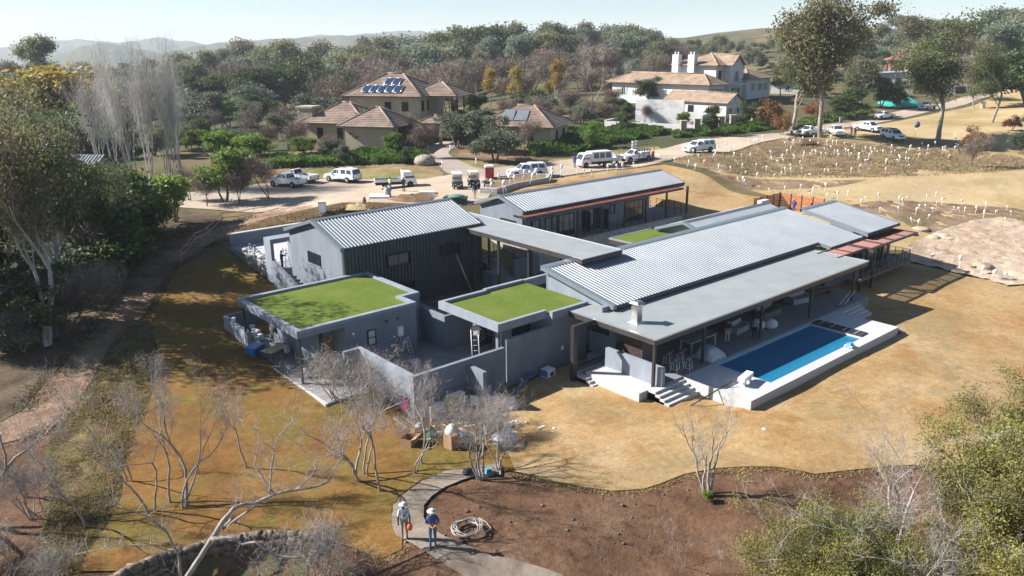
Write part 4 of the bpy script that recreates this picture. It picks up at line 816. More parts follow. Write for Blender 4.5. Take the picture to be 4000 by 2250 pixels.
def variant(key, wood, crown=None, bark=None, crown_name='crown'):
    """(trunk mesh, crown mesh, crown name, height) of a kind of tree"""
    b, tips, z = wood; tm = b.mesh('trunk', bark); cm = crown(tips) if crown else None
    top = z
    if cm: top = max(z*.9, float(np.percentile([v.co.z for v in cm.vertices], 99.5)))
    TREE.setdefault(key, []).append((tm, cm, crown_name, top))
tp = lambda tips: [t[0][:] for t in tips]
for s in range(3):
    variant('euc', skeleton(10+s, 18, .19, stems=2+s % 2, levels=4, split=(2, 2), spread=.42, up=.4, first=.27, ratio=.72, lean=.16), lambda t: leaves_mesh(tp(t)[::4], 8000, .3, (.55, .55, .45), L_euc if s else L_eucb, s, .4, 1.0), B_pale)
for s in range(3):
    variant('tall_euc', skeleton(40+s, 24, .29, stems=1, levels=4, split=(2, 3), spread=.5, up=.28, first=.3, ratio=.68, lean=.1), lambda t: leaves_mesh(tp(t)[::5], 17000, .4, (.8, .8, .5), L_euc if s != 1 else L_eucb, s+5, .42, 1.0), B_euc)
def blob_pts(seed, R, Hc, z0, n=60, lobes=9):
    """clump centres spread through an uneven crown volume"""
    g = np.random.default_rng(seed); P = []
    lob = [(g.uniform(-.6, .6)*R, g.uniform(-.6, .6)*R, z0+Hc*g.uniform(.15, .85), g.uniform(.3, .62)) for _ in range(lobes)]
    for _ in range(n):
        l = lob[g.integers(0, len(lob))]; d = g.normal(0, 1, 3); d /= np.linalg.norm(d); d[2] = abs(d[2])*.9-.25
        q = g.uniform(.65, 1.0)*l[3]; P.append((l[0]+d[0]*R*q, l[1]+d[1]*R*q, max(z0*.5, l[2]+d[2]*Hc*.55*q)))
    return P
def fat_tree(key, seed, H, R, z0, leaf, n, size, sp, bark=B_brown, stems=2, droop=.2):
    w = skeleton(seed, H*.8, .05*H**.6, stems=stems, levels=2, split=(2, 3), spread=.5, first=.4, ratio=.7, lean=.25)
    variant(key, w, lambda t: leaves_mesh(blob_pts(seed, R, H-z0, z0, 90, 9 if H < 9 else 8), n, size, (sp*.85, sp*.85, sp*.6), leaf, seed, .55, droop), bark)
for s in range(3):
    fat_tree('dark', 60+s, 8, 3.6, 1.2, L_dark, 7000, .42, .5)
    fat_tree('olive', 70+s, 5, 2.6, .7, L_olive, 6000, .28, .38)
    fat_tree('green', 80+s, 6, 2.6, .9, L_green, 6500, .3, .4)
    fat_tree('far', 90+s, 17, 4.6, 4.0, L_far, 9000, .6, 1.0, B_pale, 1, .7)
    fat_tree('fardark', 100+s, 12, 4.5, 2.0, L_dark, 8000, .55, .85, B_brown, 2)
L_far2 = leaf_mat('far_brown_leaf', (.085, .08, .045), (.155, .14, .08), (.23, .20, .12), scale=.35); L_far3 = leaf_mat('far_pale_leaf', (.07, .09, .06), (.14, .165, .11), (.22, .24, .16), scale=.35)
for s, (lm, hh, R_, z0) in enumerate(((L_far2, 15, 3.6, 4), (L_far3, 19, 3.8, 6), (L_far2, 17, 5.2, 4), (L_far3, 14, 5.0, 3))): fat_tree('far', 190+s, hh, R_, z0, lm, 8000, .55, .95, B_pale, 2, .7)
fat_tree('yellow', 110, 8, 3.0, 1.5, L_yellow, 3000, .4, .55, B_grey); fat_tree('yellow', 111, 10, 2.2, 2.0, L_yellow, 2600, .4, .6, B_grey)
fat_tree('rust', 113, 4, 1.8, .5, L_red, 3500, .28, .35); fat_tree('conifer', 114, 5, 1.6, .4, L_dark, 5000, .28, .3, B_brown, 1)
for s in range(3):   # near acacias, small dense leaves
    w = skeleton(120+s, 6, .13, stems=3, levels=4, split=(2, 3), spread=.65, up=.12, first=.3, ratio=.72, lean=.35)
    variant('acacia', w, lambda t: leaves_mesh(tp(t)[::5], 30000, .07, (.2, .2, .13), L_acacia, 120+s, .5, .1), B_grey)
for s in range(4):   # bare thin trees, pale twigs
    variant('bare', skeleton(140+s, 6.5, .06, stems=1+s % 2, levels=5, split=(2, 2), spread=.42, up=.4, gnarl=.3, first=.42, ratio=.58, lean=.16, minr=.0045), lambda t: leaves_mesh(tp(t), 1900, .34, (.13, .13, .14), L_twig, 140+s, .014, -1.2, 'twigs'), B_grey, 'twigs')
variant('bare_multi', skeleton(147, 7, .1, stems=4, levels=5, split=(2, 2), spread=.42, up=.35, gnarl=.3, first=.38, ratio=.62, lean=.3, minr=.0045), lambda t: leaves_mesh(tp(t), 3400, .34, (.13, .13, .14), L_twig, 147, .014, -1.2, 'twigs'), B_grey, 'twigs')
variant('bare_multi', skeleton(149, 7, .1, stems=3, levels=5, split=(2, 2), spread=.5, up=.25, gnarl=.35, first=.34, ratio=.66, lean=.4, minr=.0045), lambda t: leaves_mesh(tp(t), 3600, .34, (.14, .14, .15), L_twig, 149, .014, -1.0, 'twigs'), B_grey, 'twigs')
for s in range(2):
    w = skeleton(150+s, 2.2, .03, stems=9, levels=3, split=(2, 3), spread=.6, up=.15, gnarl=.3, first=.45, ratio=.65, lean=.6, minr=.005)
    variant('bare_shrub', w, lambda t: leaves_mesh(tp(t), 5200, .3, (.2, .2, .18), L_twig, 150+s, .016, -.5, 'twigs'), B_grey, 'twigs')
for s in range(2):   # leafless poplars: many upright white limbs
    w = skeleton(160+s, 18, .11, stems=6, levels=4, split=(2, 2), spread=.22, up=.55, gnarl=.12, first=.42, ratio=.55, lean=.2, minr=.012)
    variant('poplar', w, lambda t: leaves_mesh(tp(t), 4600, .9, (.55, .55, .7), L_twigw, 160+s, .02, -2.5, 'twigs'), B_pale, 'twigs')
for s in range(3):
    w = skeleton(170+s, 7, .1, stems=2, levels=3, split=(2, 3), spread=.5, up=.25, first=.32, ratio=.7, lean=.25, minr=.012)
    variant('brownbare', w, lambda t: leaves_mesh(tp(t), 4200, .8, (.55, .55, .5), L_twigb, 170+s, .04, -.6, 'twigs'), B_brown, 'twigs')
for s in range(2):
    w = skeleton(180+s, 3, .04, stems=3, levels=3, split=(2, 3), spread=.5, up=.25, first=.4, ratio=.65, lean=.3, minr=.006)
    variant('sapling', w, lambda t: leaves_mesh(tp(t), 900, .12, (.2, .2, .15), L_acacia, 180+s, .5, 0), B_grey)
TC = {}
def tree(kind, x, y, z, H, label, cat='tree', group=None, wide=1.0, name=None, rz=None, k=None, lean=None):
    vs = TREE[kind]; c = TC.get(kind, 0); TC[kind] = c+1; v = vs[(c if k is None else k) % len(vs)]
    o = thing(name or {'dark': 'evergreen_tree', 'olive': 'olive_tree', 'green': 'leafy_tree', 'far': 'eucalyptus_tree', 'fardark': 'evergreen_tree', 'euc': 'eucalyptus_tree', 'tall_euc': 'eucalyptus_tree', 'acacia': 'acacia_tree', 'poplar': 'poplar_tree', 'yellow': 'autumn_tree', 'rust': 'rust_shrub', 'conifer': 'conifer_shrub', 'bare_shrub': 'bare_shrub', 'sapling': 'sapling'}.get(kind, 'bare_tree'), label, cat, (x, y, z), random.uniform(0, 6.28) if rz is None else rz, group)
    s = H/v[3]; o.scale = (s*wide, s*wide, s)
    if lean: o.rotation_euler[0], o.rotation_euler[1] = lean
    link('trunk', v[0], o)
    if v[1]: link(v[2], v[1], o)
    return o
def treeF(kind, xf, yf, ytop, label, **k):
    p = GF(xf, yf); z = hz(p[0], p[1]); return tree(kind, p[0], p[1], z, top_height(p[0], p[1], z, ytop), label, **k)
def treeD(kind, xf, v, ytop, label, **k):
    x, y, z = at_dist(xf, v); return tree(kind, x, y, z, max(2.0, top_height(x, y, z, ytop)), label, **k)
rr0 = random.Random(77)
# left wood -----------------------------------------------------------
g = 'eucalyptus trees of the left wood'
for (x, y, t, lb) in ((118, 868, 212, 'tall eucalyptus with two white stems standing beside the dirt track bend'), 
                      (205, 770, 318, 'dark eucalyptus right of the white stemmed pair, by the track'), (10, 730, 205, 'brownish eucalyptus crown at the left edge below the yellow tree'), (150, 690, 300, 'eucalyptus in front of the small ribbed roofs'),
                      (255, 700, 395, 'shorter eucalyptus leaning over the shaded track'), (-60, 820, 215, 'eucalyptus half outside the left edge')):
    treeF('euc', x, y, t, lb, group=g)
for (x, y, t, lb) in ((318, 690, 470, 'dark evergreen tree on the shaded inner side of the track'), (345, 640, 480, 'dark evergreen tree where the track turns to the road'), (280, 620, 420, 'dense dark tree below the white poplars'), (225, 660, 440, 'dark evergreen behind the track eucalyptus'),
                      (395, 590, 455, 'dark shrubby tree left of the barrier tape'), (175, 610, 410, 'dark evergreen deep in the left wood'), (95, 640, 380, 'dark evergreen among the left eucalyptus stems')):
    treeF('dark', x, y, t, lb, group='evergreens of the left wood', wide=1.15)
for (x, y, t, lb) in ((440, 560, 440, 'yellow green tree beside the shaded road end'), (565, 508, 375, 'bright green tree left of the parked pickups'), (330, 600, 455, 'olive green tree under the poplars')): treeF('green', x, y, t, lb, wide=1.2)
for i, (x, y, t) in enumerate(((300, 470, 130), (345, 475, 100), (385, 482, 92), (425, 478, 88), (460, 470, 120), (265, 462, 150))):
    treeF('poplar', x, y, t, 'leafless white poplar with many upright limbs, %s from the left in its clump' % ('second', 'third', 'fourth', 'fifth', 'last', 'first')[i], group='bare poplar clump', wide=.8)
for (x, y, t, lb) in ((480, 505, 420, 'leafless tree by the shaded left road end'), (520, 520, 430, 'bare tree in front of the parked double cab'), (680, 500, 385, 'bare tree overlapping the front of the parked pickup'), (600, 512, 430, 'bare tree beside the bright green tree'), (640, 380, 290, 'leafless grey tree left of the tiled house garden')): treeF('brownbare', x, y, t, lb)
treeD('yellow', 170, 165, 168, 'wide yellow autumn tree behind the left wood', wide=1.7, k=0)
for (x, v, t, lb) in ((20, 150, 300, 'brown leaved tree at the left edge below the far wood'), (240, 130, 330, 'rusty brown tree right of the small ribbed roofs'), (60, 175, 245, 'olive tree left of the yellow autumn tree')): treeD('olive', x, v, t, lb, wide=1.3)
gu = 'undergrowth of the left wood'
for i in range(32):
    xf = rr0.uniform(-60, 345); yf = rr0.uniform(560, 900)
    if xf > 60+(1010-yf)*.62: continue
    p = GF(xf, yf); tree(rr0.choice(('dark', 'olive', 'olive', 'brownbare')), p[0], p[1], hz(p[0], p[1]), rr0.uniform(2.5, 6.0), 'shrub in the shaded undergrowth of the left wood', cat='shrub', group=gu, wide=rr0.uniform(1.0, 1.4), name='understorey_shrub')
# far wood ------------------------------------------------------------
sky_x = [0, 60, 150, 200, 300, 450, 560, 610, 660, 720, 800, 870, 960, 1060, 1150, 1220, 1300, 1390, 1480, 1570, 1650, 1750, 1800, 1900, 1960, 2100, 2160, 2260, 2350, 2420, 2500, 2650]
sky_y = [176, 160, 158, 165, 160, 152, 130, 116, 106, 108, 114, 108, 98, 92, 84, 70, 62, 56, 54, 62, 76, 92, 98, 96, 92, 72, 40, 52, 56, 30, 18, 10]
gfar = 'far wood beyond the houses'
rr = random.Random(5)
x = -40
while x < 2640:
    t = np.interp(x, sky_x, sky_y)+rr.uniform(-8, 26)
    treeD('far' if rr.random() < .93 else 'fardark', x, rr.uniform(360, 430) if x < 1950 else rr.uniform(300, 360), t, 'grey green tree in the skyline row of the far wood', group=gfar, wide=rr.uniform(.95, 1.35)); x += rr.uniform(19, 30)
x = -40
while x < 2640:
    t = np.interp(x, sky_x, sky_y)+rr.uniform(20, 66)
    k_ = rr.random(); vv = rr.uniform(300, 345) if x < 1950 else rr.uniform(265, 300)
    treeD('far' if k_ < .66 else ('fardark' if k_ < .72 else 'brownbare'), x, vv, t+(60 if 2160 < x < 2330 else 0), 'tree in the middle depth of the far wood', group=gfar, wide=rr.uniform(1.0, 1.4)); x += rr.uniform(21, 34)
x = -30
while x < 1950:
    t = np.interp(x, sky_x, sky_y)+rr.uniform(58, 92)
    if not (460 < x < 930): treeD('far' if rr.random() < .4 else 'brownbare', x, rr.uniform(245, 285), t, 'tree along the front of the far wood', group=gfar, wide=rr.uniform(1.0, 1.4))
    x += rr.uniform(26, 42)
gl = 'wood behind the poplars'
for i in range(64):
    x = rr.uniform(-30, 470); v = rr.uniform(125, 250); t = 200+(250-v)*.9+rr.uniform(-10, 40); k_ = rr.random()
    treeD('far' if k_ < .35 else ('fardark' if k_ < .55 else ('olive' if k_ < .8 else 'brownbare')), x, v, t, 'tree in the mixed wood behind the white poplars', group=gl, wide=rr.uniform(1.0, 1.5))
gm = 'shrubs of the tiled house garden'
for i in range(46):
    x = rr.uniform(480, 900); v = rr.uniform(112, 215); t = 215+(215-v)*1.25+rr.uniform(0, 30); k_ = rr.random()
    if 600 < x < 720 and 150 < v < 190: continue
    treeD('olive' if k_ < .5 else ('dark' if k_ < .7 else ('brownbare' if k_ < .9 else 'green')), x, v, min(t, 372), 'shrub or small tree in the wide garden left of the tiled house', group=gm, wide=rr.uniform(.9, 1.3))
for i in range(26):
    x = rr.uniform(1150, 1560); v = rr.uniform(140, 178); t = 215+(178-v)*1.6+rr.uniform(0, 30)
    treeD(rr.choice(('brownbare', 'brownbare', 'olive', 'dark')), x, v, t, 'low tree at the back of the cottage garden', group='low trees behind the cottage', wide=rr.uniform(.9, 1.3))
for i in range(22):
    x = rr.uniform(1950, 2600); v = rr.uniform(185, 245); t = np.interp(x, sky_x, sky_y)+rr.uniform(70, 150)
    if 2130 < x < 2340: continue
    treeD(rr.choice(('far', 'far', 'dark', 'olive', 'brownbare')), x, v, t, 'tree on the wooded right hillside', group='wooded right hillside', wide=rr.uniform(1.0, 1.4))
treeD('far', 176, 300, 92, 'solitary tall eucalyptus rising above the left skyline', wide=.85)
for i, x in enumerate((490, 545, 600, 655, 700, 750, 800, 850, 890)):
    treeD('fardark', x, 262+rr.uniform(-6, 6), 170+rr.uniform(-5, 8) + (14 if x < 640 else 0), 'dark rounded tree, %s from the left in the row behind the tiled house' % ('first', 'second', 'third', 'fourth', 'fifth', 'sixth', 'seventh', 'eighth', 'ninth')[i], group='dark tree row behind the tiled house', wide=1.15)
for i, (x, v, t) in enumerate(((850, 235, 190), (930, 225, 185), (985, 220, 195), (1030, 215, 190), (1090, 210, 185), (1140, 205, 178), (1185, 200, 190), (1260, 205, 190), (1330, 200, 185), (1400, 210, 180), (1460, 205, 165), (1520, 200, 190), (1560, 215, 200), (1350, 180, 230), (1430, 175, 235), (1480, 165, 250), (1290, 175, 245), (1180, 180, 230))):
    treeD('brownbare', x, v, t, 'leafless brown tree in the thicket between the two tiled houses', group='brown winter thicket', wide=1.1)
for (x, v, t, lb) in ((1240, 195, 170, 'yellow autumn tree left of the dead snag'), (1300, 190, 165, 'yellow autumn tree in the middle of the brown thicket'), (1395, 192, 150, 'tall narrow yellow tree in the brown thicket'), (1375, 186, 205, 'golden small tree below the tall yellow one'), (1520, 205, 215, 'dull yellow tree right of the brown thicket')): treeD('yellow', x, v, t, lb, wide=.7, k=1)
treeD('bare', 1478, 170, 90, 'tall dead bare tree rising above the brown thicket', k=1)
# right tall eucalyptus ------------------------------------------------
for (x, y, t, lb, w) in ((1990, 336, 62, 'tall eucalyptus behind the twin trunks, left one', 1.35), (2062, 346, -25, 'tallest eucalyptus with a white trunk beside the parked pickups', 1.15), (2360, 352, 42, 'big eucalyptus with forked dark trunk on the right golf verge', 1.5), (2496, 309, 112, 'smaller eucalyptus on the golden slope at the right', 1.2)):
    treeF('tall_euc', x, y, t, lb, wide=w)
for (x, v, t, lb) in ((2120, 190, 150, 'eucalyptus right of the tallest white trunk'), (2230, 285, 40, 'slender eucalyptus behind the red roof'), (2320, 290, 60, 'broad eucalyptus behind the grey roof'), (2560, 230, 30, 'eucalyptus at the upper right corner'), (2450, 225, 50, 'eucalyptus behind the smaller slope tree'), (1930, 200, 150, 'eucalyptus behind the white house end')): treeD('far', x, v, t, lb, wide=1.3)
for (x, y, t, lb) in ((2150, 296, 220, 'green rounded tree above the turquoise tarpaulin'), (2215, 268, 188, 'dense green tree left of the golf verge eucalyptus'), (2260, 275, 205, 'dark tree beside the green rounded one'), (2110, 300, 240, 'dark shrub tree right of the tallest trunk')): treeF('dark', x, y, t, lb, wide=1.1)
for (x, y, t, lb) in ((1935, 322, 250, 'rust brown shrub by the white house corner'), (1965, 340, 285, 'rust shrub at the foot of the twin eucalyptus'), (2040, 300, 255, 'rust tinted shrub behind the tallest trunk'), (2450, 378, 320, 'leafless rusty shrub on the right planting bed'), (2545, 330, 290, 'thin rusty shrub at the right edge')): treeF('rust', x, y, t, lb, cat='shrub')
treeF('brownbare', 2445, 420, 335, 'gnarled leafless tree on the right planting bed'); treeF('olive', 2560, 388, 335, 'dark olive shrub at the right picture edge', cat='shrub')
# gardens of the two houses -------------------------------------------
for (kd, x, y, t, w, lb) in (('olive', 700, 352, 286, 1.1, 'round dark shrub left of the tiled house'), ('olive', 620, 300, 207, 1.1, 'pale domed tree on the lawn left of the tiled house'), ('green', 770, 398, 345, 1.2, 'spiky green shrub below the tiled house garden'), ('olive', 850, 378, 305, 1.1, 'olive tree in front of the tiled house chimney'), ('olive', 905, 380, 312, 1.0, 'olive tree left of the big garden bush'),
        ('olive', 955, 372, 280, 1.1, 'large olive bush before the tiled lower roof'), ('green', 985, 402, 335, 1.0, 'yellowish bush at the driveway corner'), ('dark', 1020, 412, 370, 1.2, 'dark shrub beside the driveway boulder'), ('olive', 1150, 374, 284, 1.25, 'large dark olive tree left of the pot garden'), ('olive', 1215, 380, 285, 1.1, 'olive tree behind the pot garden'), ('olive', 1245, 408, 325, 1.2, 'olive tree above the driveway verge'),
        ('olive', 690, 256, 240, 1.2, 'small round shrub on the far garden lawn'), ('olive', 755, 276, 250, 1.1, 'grey shrub beside the garden wall'), ('olive', 842, 280, 238, 1.2, 'rounded tree behind the garden wall'), ('dark', 690, 300, 255, 1.3, 'dark shrub on the far lawn of the tiled house'), ('olive', 830, 400, 352, 1.2, 'grey green shrub above the parking verge'),
        ('dark', 1548, 296, 246, 1.3, 'dark green tree left of the white boundary wall'), ('green', 1485, 372, 305, .9, 'slim light green tree on the planted bank'), ('olive', 1630, 262, 194, 1.0, 'olive tree in front of the white house wing'), ('conifer', 1785, 342, 268, 1.0, 'dark conical shrub before the white gable block'), ('conifer', 1882, 322, 258, 1.0, 'dark conical shrub right of the white gable block'), ('green', 1715, 318, 282, .9, 'small green tree beside the white gable block'), ('dark', 1330, 350, 300, 1.1, 'dark tree behind the pot garden house')):
    treeF(kd, x, y, t, lb, wide=w)
for (x, y, t, lb) in ((905, 372, 315, 'small leafless tree on the tiled house lawn'), (1068, 400, 310, 'leafless tree beside the driveway entrance'), (1015, 372, 285, 'leafless tree against the tiled house wall'), (1320, 390, 300, 'brown leafless tree beside the pot garden'), (1620, 310, 262, 'leafless spreading tree on the white house bank'), (1440, 325, 280, 'brown leafless tree left of the planted bank'), (730, 392, 300, 'grey leafless tree above the parking verge')): treeF('brownbare', x, y, t, lb)
# foreground ----------------------------------------------------------
for (kd, x, y, t, lb) in (('bare', 388, 1291, 905, 'tall thin bare tree on the rust lawn, leftmost of the lawn group'), ('bare', 430, 1268, 940, 'thin bare tree second in the rust lawn group'), ('bare', 460, 1284, 925, 'thin bare tree third in the rust lawn group'), ('bare', 476, 1276, 905, 'rightmost thin bare tree of the rust lawn group'),
        ('bare', 917, 1196, 850, 'pale curved bare tree before the courtyard wall end'), ('bare', 956, 1239, 905, 'slim bare tree with green base shoots by the path'), ('bare', 1041, 1196, 950, 'bare tree beside the cardboard boxes'), ('bare', 1062, 1171, 930, 'bare dark stemmed tree right of the cardboard boxes'),
        ('bare_multi', 1210, 1206, 985, 'many stemmed bare tree at the path end'), ('bare_multi', 1255, 1190, 965, 'many stemmed bare tree leaning over the silver tub'), ('bare_multi', 1781, 1246, 1000, 'vase shaped bare tree on the edge of the right lawn'), ('bare', 1721, 1428, 1330, 'small pale bare sapling low on the brown bank'), ('bare', 1815, 1444, 1365, 'second small bare sapling at the bottom of the brown bank'),
        ('bare', 70, 1250, 960, 'thin bare tree on the dirt bank at the left edge'), ('bare', 215, 1330, 1060, 'slim bare tree at the foot of the turf bank'), ('bare', 330, 1215, 930, 'slim bare tree where turf bank and rust lawn meet'), ('bare', 620, 1180, 935, 'thin bare tree alone in the middle of the rust lawn'),
        ('bare_multi', 902, 1213, 925, 'bushy bare tree left of the pale curved trunk')):
    treeF(kd, x, y, t, lb, wide=.85)
treeF('bare_multi', 2262, 1490, 985, 'large spreading bare tree in front of the right acacias', k=1, wide=1.05)
for (x, y, t, w, lb) in ((860, 1012, 880, 1.3, 'leafless shrub in front of the garage post'), (900, 985, 885, 1.2, 'leafless shrub against the sunny courtyard wall'), (800, 1470, 1300, 1.1, 'tangled pale shrub at the bottom by the stone wall'), (1190, 1120, 1010, 1.0, 'twiggy shrub among the rubble'), (1250, 1090, 985, 1.0, 'twiggy shrub at the courtyard wall foot'), (1090, 1080, 960, .9, 'twiggy shrub beside the air conditioner'),
        (90, 1300, 1150, .9, 'pale twiggy shrub on the turf bank'), (20, 1460, 1300, 1.0, 'dark leafless shrub in the lower left corner'), (140, 1470, 1370, 1.0, 'twiggy shrub at the bottom of the turf bank')):
    treeF('bare_shrub', x, y, t, lb, cat='shrub', wide=w)
treeF('bare_shrub', 985, 1000, 872, 'feathery twiggy shrub leaning over the courtyard wall', cat='shrub', wide=.9); treeF('sapling', 1150, 1060, 985, 'yellow green shrub beside the rubble', cat='shrub')
treeF('bare_multi', -25, 1330, 820, 'bare tree reaching in from the left edge', wide=.9)
for (x, y, t, w, lb) in ((2440, 1400, 1050, .9, 'acacia left of the tallest right acacia'), (2585, 1360, 1005, .95, 'tallest grey green acacia at the right edge'), (2400, 1510, 1150, .9, 'yellowish acacia behind the spreading bare tree'), (2560, 1530, 1110, 1.0, 'yellowish acacia in the lower right corner'), (2010, 1530, 1250, .95, 'leafy acacia left of the spreading bare tree'), (2300, 1590, 1330, 1.0, 'low acacia under the spreading bare tree'), (2640, 1480, 1110, .9, 'acacia half outside the right edge')):
    treeF('acacia', x, y, t, lb, wide=w)
for (x, y, t, w, lb) in ((1915, 1550, 1340, 1.1, 'low acacia at the bottom edge of the brown bank'), (2070, 1570, 1290, 1.0, 'middle low acacia between the leafy one and the spreading bare tree'), (2180, 1600, 1340, 1.0, 'low acacia at the bottom, right of the leafy one'), (2440, 1620, 1290, 1.0, 'low acacia at the bottom right')): treeF('acacia', x, y, t, lb, wide=w)
treeF('green', 1775, 1262, 1236, 'small bright green shrub at the foot of the vase shaped tree', cat='shrub', wide=1.2)
# ------------------------------------------------------------------ neighbouring houses
m_cream = mat('cream_plaster', (.40, .34, .24), .9, .08, 1.0, bump=.1); m_tile = mat('brown_roof_tile', (.20, .14, .105), .8, .3, 2.5, bump=.3, bscale=9, big=(.6, (.25, .185, .14)))
m_tile2 = mat('terracotta_tile', (.29, .20, .14), .8, .25, 2.5, bump=.3, bscale=9, big=(.7, (.35, .255, .18))); m_tile3 = mat('red_tile', (.30, .145, .10), .8, .2, 2.5)
m_whitewall = mat('white_wall', (.58, .57, .56), .9, .06, .8); m_shutter = mat('blue_shutter', (.30, .43, .47), .7, .1, 3)
m_solar = mat('solar_cell', (.025, .04, .085), .2, .2, 6.0, spec=.6); m_dry = mat('dry_stone', (.36, .31, .24), .95, .4, 3.0, bump=.8, bscale=4)
m_bluegrey = mat('blue_grey_roof', (.24, .31, .36), .5, .1, 1.0); m_terracotta = mat('terracotta_pot', (.20, .10, .07), .8, .2, 3)
def slope(root, A, B, C, D, mt, name='roof_slope', step=.42):
    """tiled slope: eave A-B, top C-D (D above A), laid in stepped courses"""
    A, B, C, D = map(Vector, (A, B, C, D)); n = max(3, int(((C+D)/2-(A+B)/2).length/step)); b = MB()
    nrm = (B-A).cross(D-A).normalized(); nrm = nrm if nrm.z > 0 else -nrm
    for i in range(n):
        t0, t1 = i/n, (i+1)/n; l0, l1 = A.lerp(D, t0), A.lerp(D, t1); r0, r1 = B.lerp(C, t0), B.lerp(C, t1)
        b.quad(l0+nrm*.07, r0+nrm*.07, r1+nrm*.01, l1+nrm*.01); b.quad(l0-nrm*.01, r0-nrm*.01, r0+nrm*.07, l0+nrm*.07)
    b.quad(A-nrm*.08, D-nrm*.08, C-nrm*.08, B-nrm*.08)
    return b.build(name, mt, root)
def cap(root, p, q, mt): return part(root, 'ridge_tile', mt, lambda b: b.tube([p, q], .13, 6))
def hip(root, x0, x1, y0, y1, z, zr, mt, rx0=None, rx1=None):
    """hipped roof, ridge along x"""
    ym = (y0+y1)/2; hx = (y1-y0)/2; a = x0+hx if rx0 is None else rx0; c = x1-hx if rx1 is None else rx1
    if c < a: a = c = (x0+x1)/2
    slope(root, (x0, y0, z), (x1, y0, z), (c, ym, zr), (a, ym, zr), mt); slope(root, (x1, y1, z), (x0, y1, z), (a, ym, zr), (c, ym, zr), mt)
    slope(root, (x1, y0, z), (x1, y1, z), (c, ym, zr), (c, ym, zr), mt); slope(root, (x0, y1, z), (x0, y0, z), (a, ym, zr), (a, ym, zr), mt)
    for p, q in (((x0, y0, z), (a, ym, zr)), ((x1, y0, z), (c, ym, zr)), ((x1, y1, z), (c, ym, zr)), ((x0, y1, z), (a, ym, zr))): cap(root, Vector(p)+Vector((0, 0, .06)), Vector(q)+Vector((0, 0, .08)), mt)
    if c-a > .3: cap(root, (a, ym, zr+.08), (c, ym, zr+.08), mt)
def hwin(root, x, y, z, w, hh, axis='y', mt=None, shutter=False, name='window'):
    """window on a wall facing -y (axis y) or +x (axis x); frame proud of the wall, pane recessed in it"""
    mt = mt or m_glass; s = -1 if axis == 'y' else 1
    def bx(b, a0, a1, z0, z1, d0, d1):
        lo, hi = sorted((y+s*d0, y+s*d1)) if axis == 'y' else sorted((x+s*d0, x+s*d1))
        b.box(a0, a1, lo, hi, z0, z1) if axis == 'y' else b.box(lo, hi, a0, a1, z0, z1)
    c = x if axis == 'y' else y
    o = part(root, name, m_frame if not shutter else m_white, lambda b: (bx(b, c-w/2-.07, c-w/2, z, z+hh, 0, .07), bx(b, c+w/2, c+w/2+.07, z, z+hh, 0, .07), bx(b, c-w/2-.07, c+w/2+.07, z+hh, z+hh+.07, 0, .07), bx(b, c-w/2-.07, c+w/2+.07, z-.08, z, 0, .1), bx(b, c-.025, c+.025, z, z+hh, .01, .05)))
    part(o, 'pane', mt, lambda b: bx(b, c-w/2, c+w/2, z, z+hh, .002, .02))
    if shutter:
        for k in (-1, 1): part(o, 'shutter', m_shutter, lambda b: bx(b, c+k*(w/2+.32)-.22, c+k*(w/2+.32)+.22, z-.02, z+hh+.02, .003, .06))
    return o
RZ0 = YAW-math.pi/2
def base_at(xf, v, dz=0): x, y, z = at_dist(xf, v); return (x, y, z+dz)
# tiled double-storey house
xy = base_at(1070, 137); H1 = thing('tiled_house', 'double storey cream house with brown tiled hip roofs and solar panels', 'house', xy, RZ0-math.radians(17)); H1.scale = (1.14, 1.1, 1.06)
part(H1, 'wall', m_cream, lambda b: b.box(-11.5, 0, 0, 10, -1, 6.95)); part(H1, 'wall', m_cream, lambda b: b.box(-14, -1.5, -9, -.003, -1, 3.45)); part(H1, 'wall', m_cream, lambda b: b.box(-6.8, .4, -11, -9.003, -1, 3.3)); part(H1, 'wall', m_cream, lambda b: b.box(.003, 3.2, 3, 9, -1, 3.6))
hip(H1, -12.3, .8, -.8, 10.8, 7.0, 10.3, m_tile, -7.2, -4.6); hip(H1, -3, 5.2, 2.2, 9.8, 6.95, 9.0, m_tile); hip(H1, -15, -4, -9.8, 0, 3.5, 6.3, m_tile); hip(H1, -7.6, 1.2, -11.8, -3.5, 3.35, 5.9, m_tile); hip(H1, -15, -8, 7, 14, 6.6, 8.6, m_tile)
hip(H1, .9, 4.8, -3.5, 1.5, 3.2, 4.3, m_tile)
for x in (-5.1, -2.3): hwin(H1, x, 0, 4.75, .9, 1.3)
for y in (1.2, 3.4): hwin(H1, 0, y, 4.7, .8, 1.6, 'x')
for x in (-11.8, -8.6): hwin(H1, x, -9, 1.2, .8, 1.5)
for y in (-10.2,): hwin(H1, .4, y, 1.2, .8, 1.5, 'x')
for y in (-7, -3.6): hwin(H1, -1.5, y, 1.3, .8, 1.4, 'x')
part(H1, 'balcony', m_cream, lambda b: (b.box(3.2, 5.0, 3, 9, 3.4, 3.65), b.box(3.203, 4.95, 3.05, 3.2, 3.653, 4.5)))
for (x, y) in ((4.9, 3.1), (4.9, 6), (4.9, 8.9)): part(H1, 'post', m_steel, lambda b: b.box(x-.09, x+.09, y-.09, y+.09, -1, 6.9))
for (x, y) in ((4.4, -3), (1.4, -3)): part(H1, 'post', m_cream, lambda b: b.box(x-.2, x+.2, y-.2, y+.2, -1, 3.15))
hwin(H1, 3.2, 6, 3.8, 2.4, 2.3, 'x'); part(H1, 'door', m_frame, lambda b: b.box(.403, .45, -5.5, -4.4, -.2, 2.2))
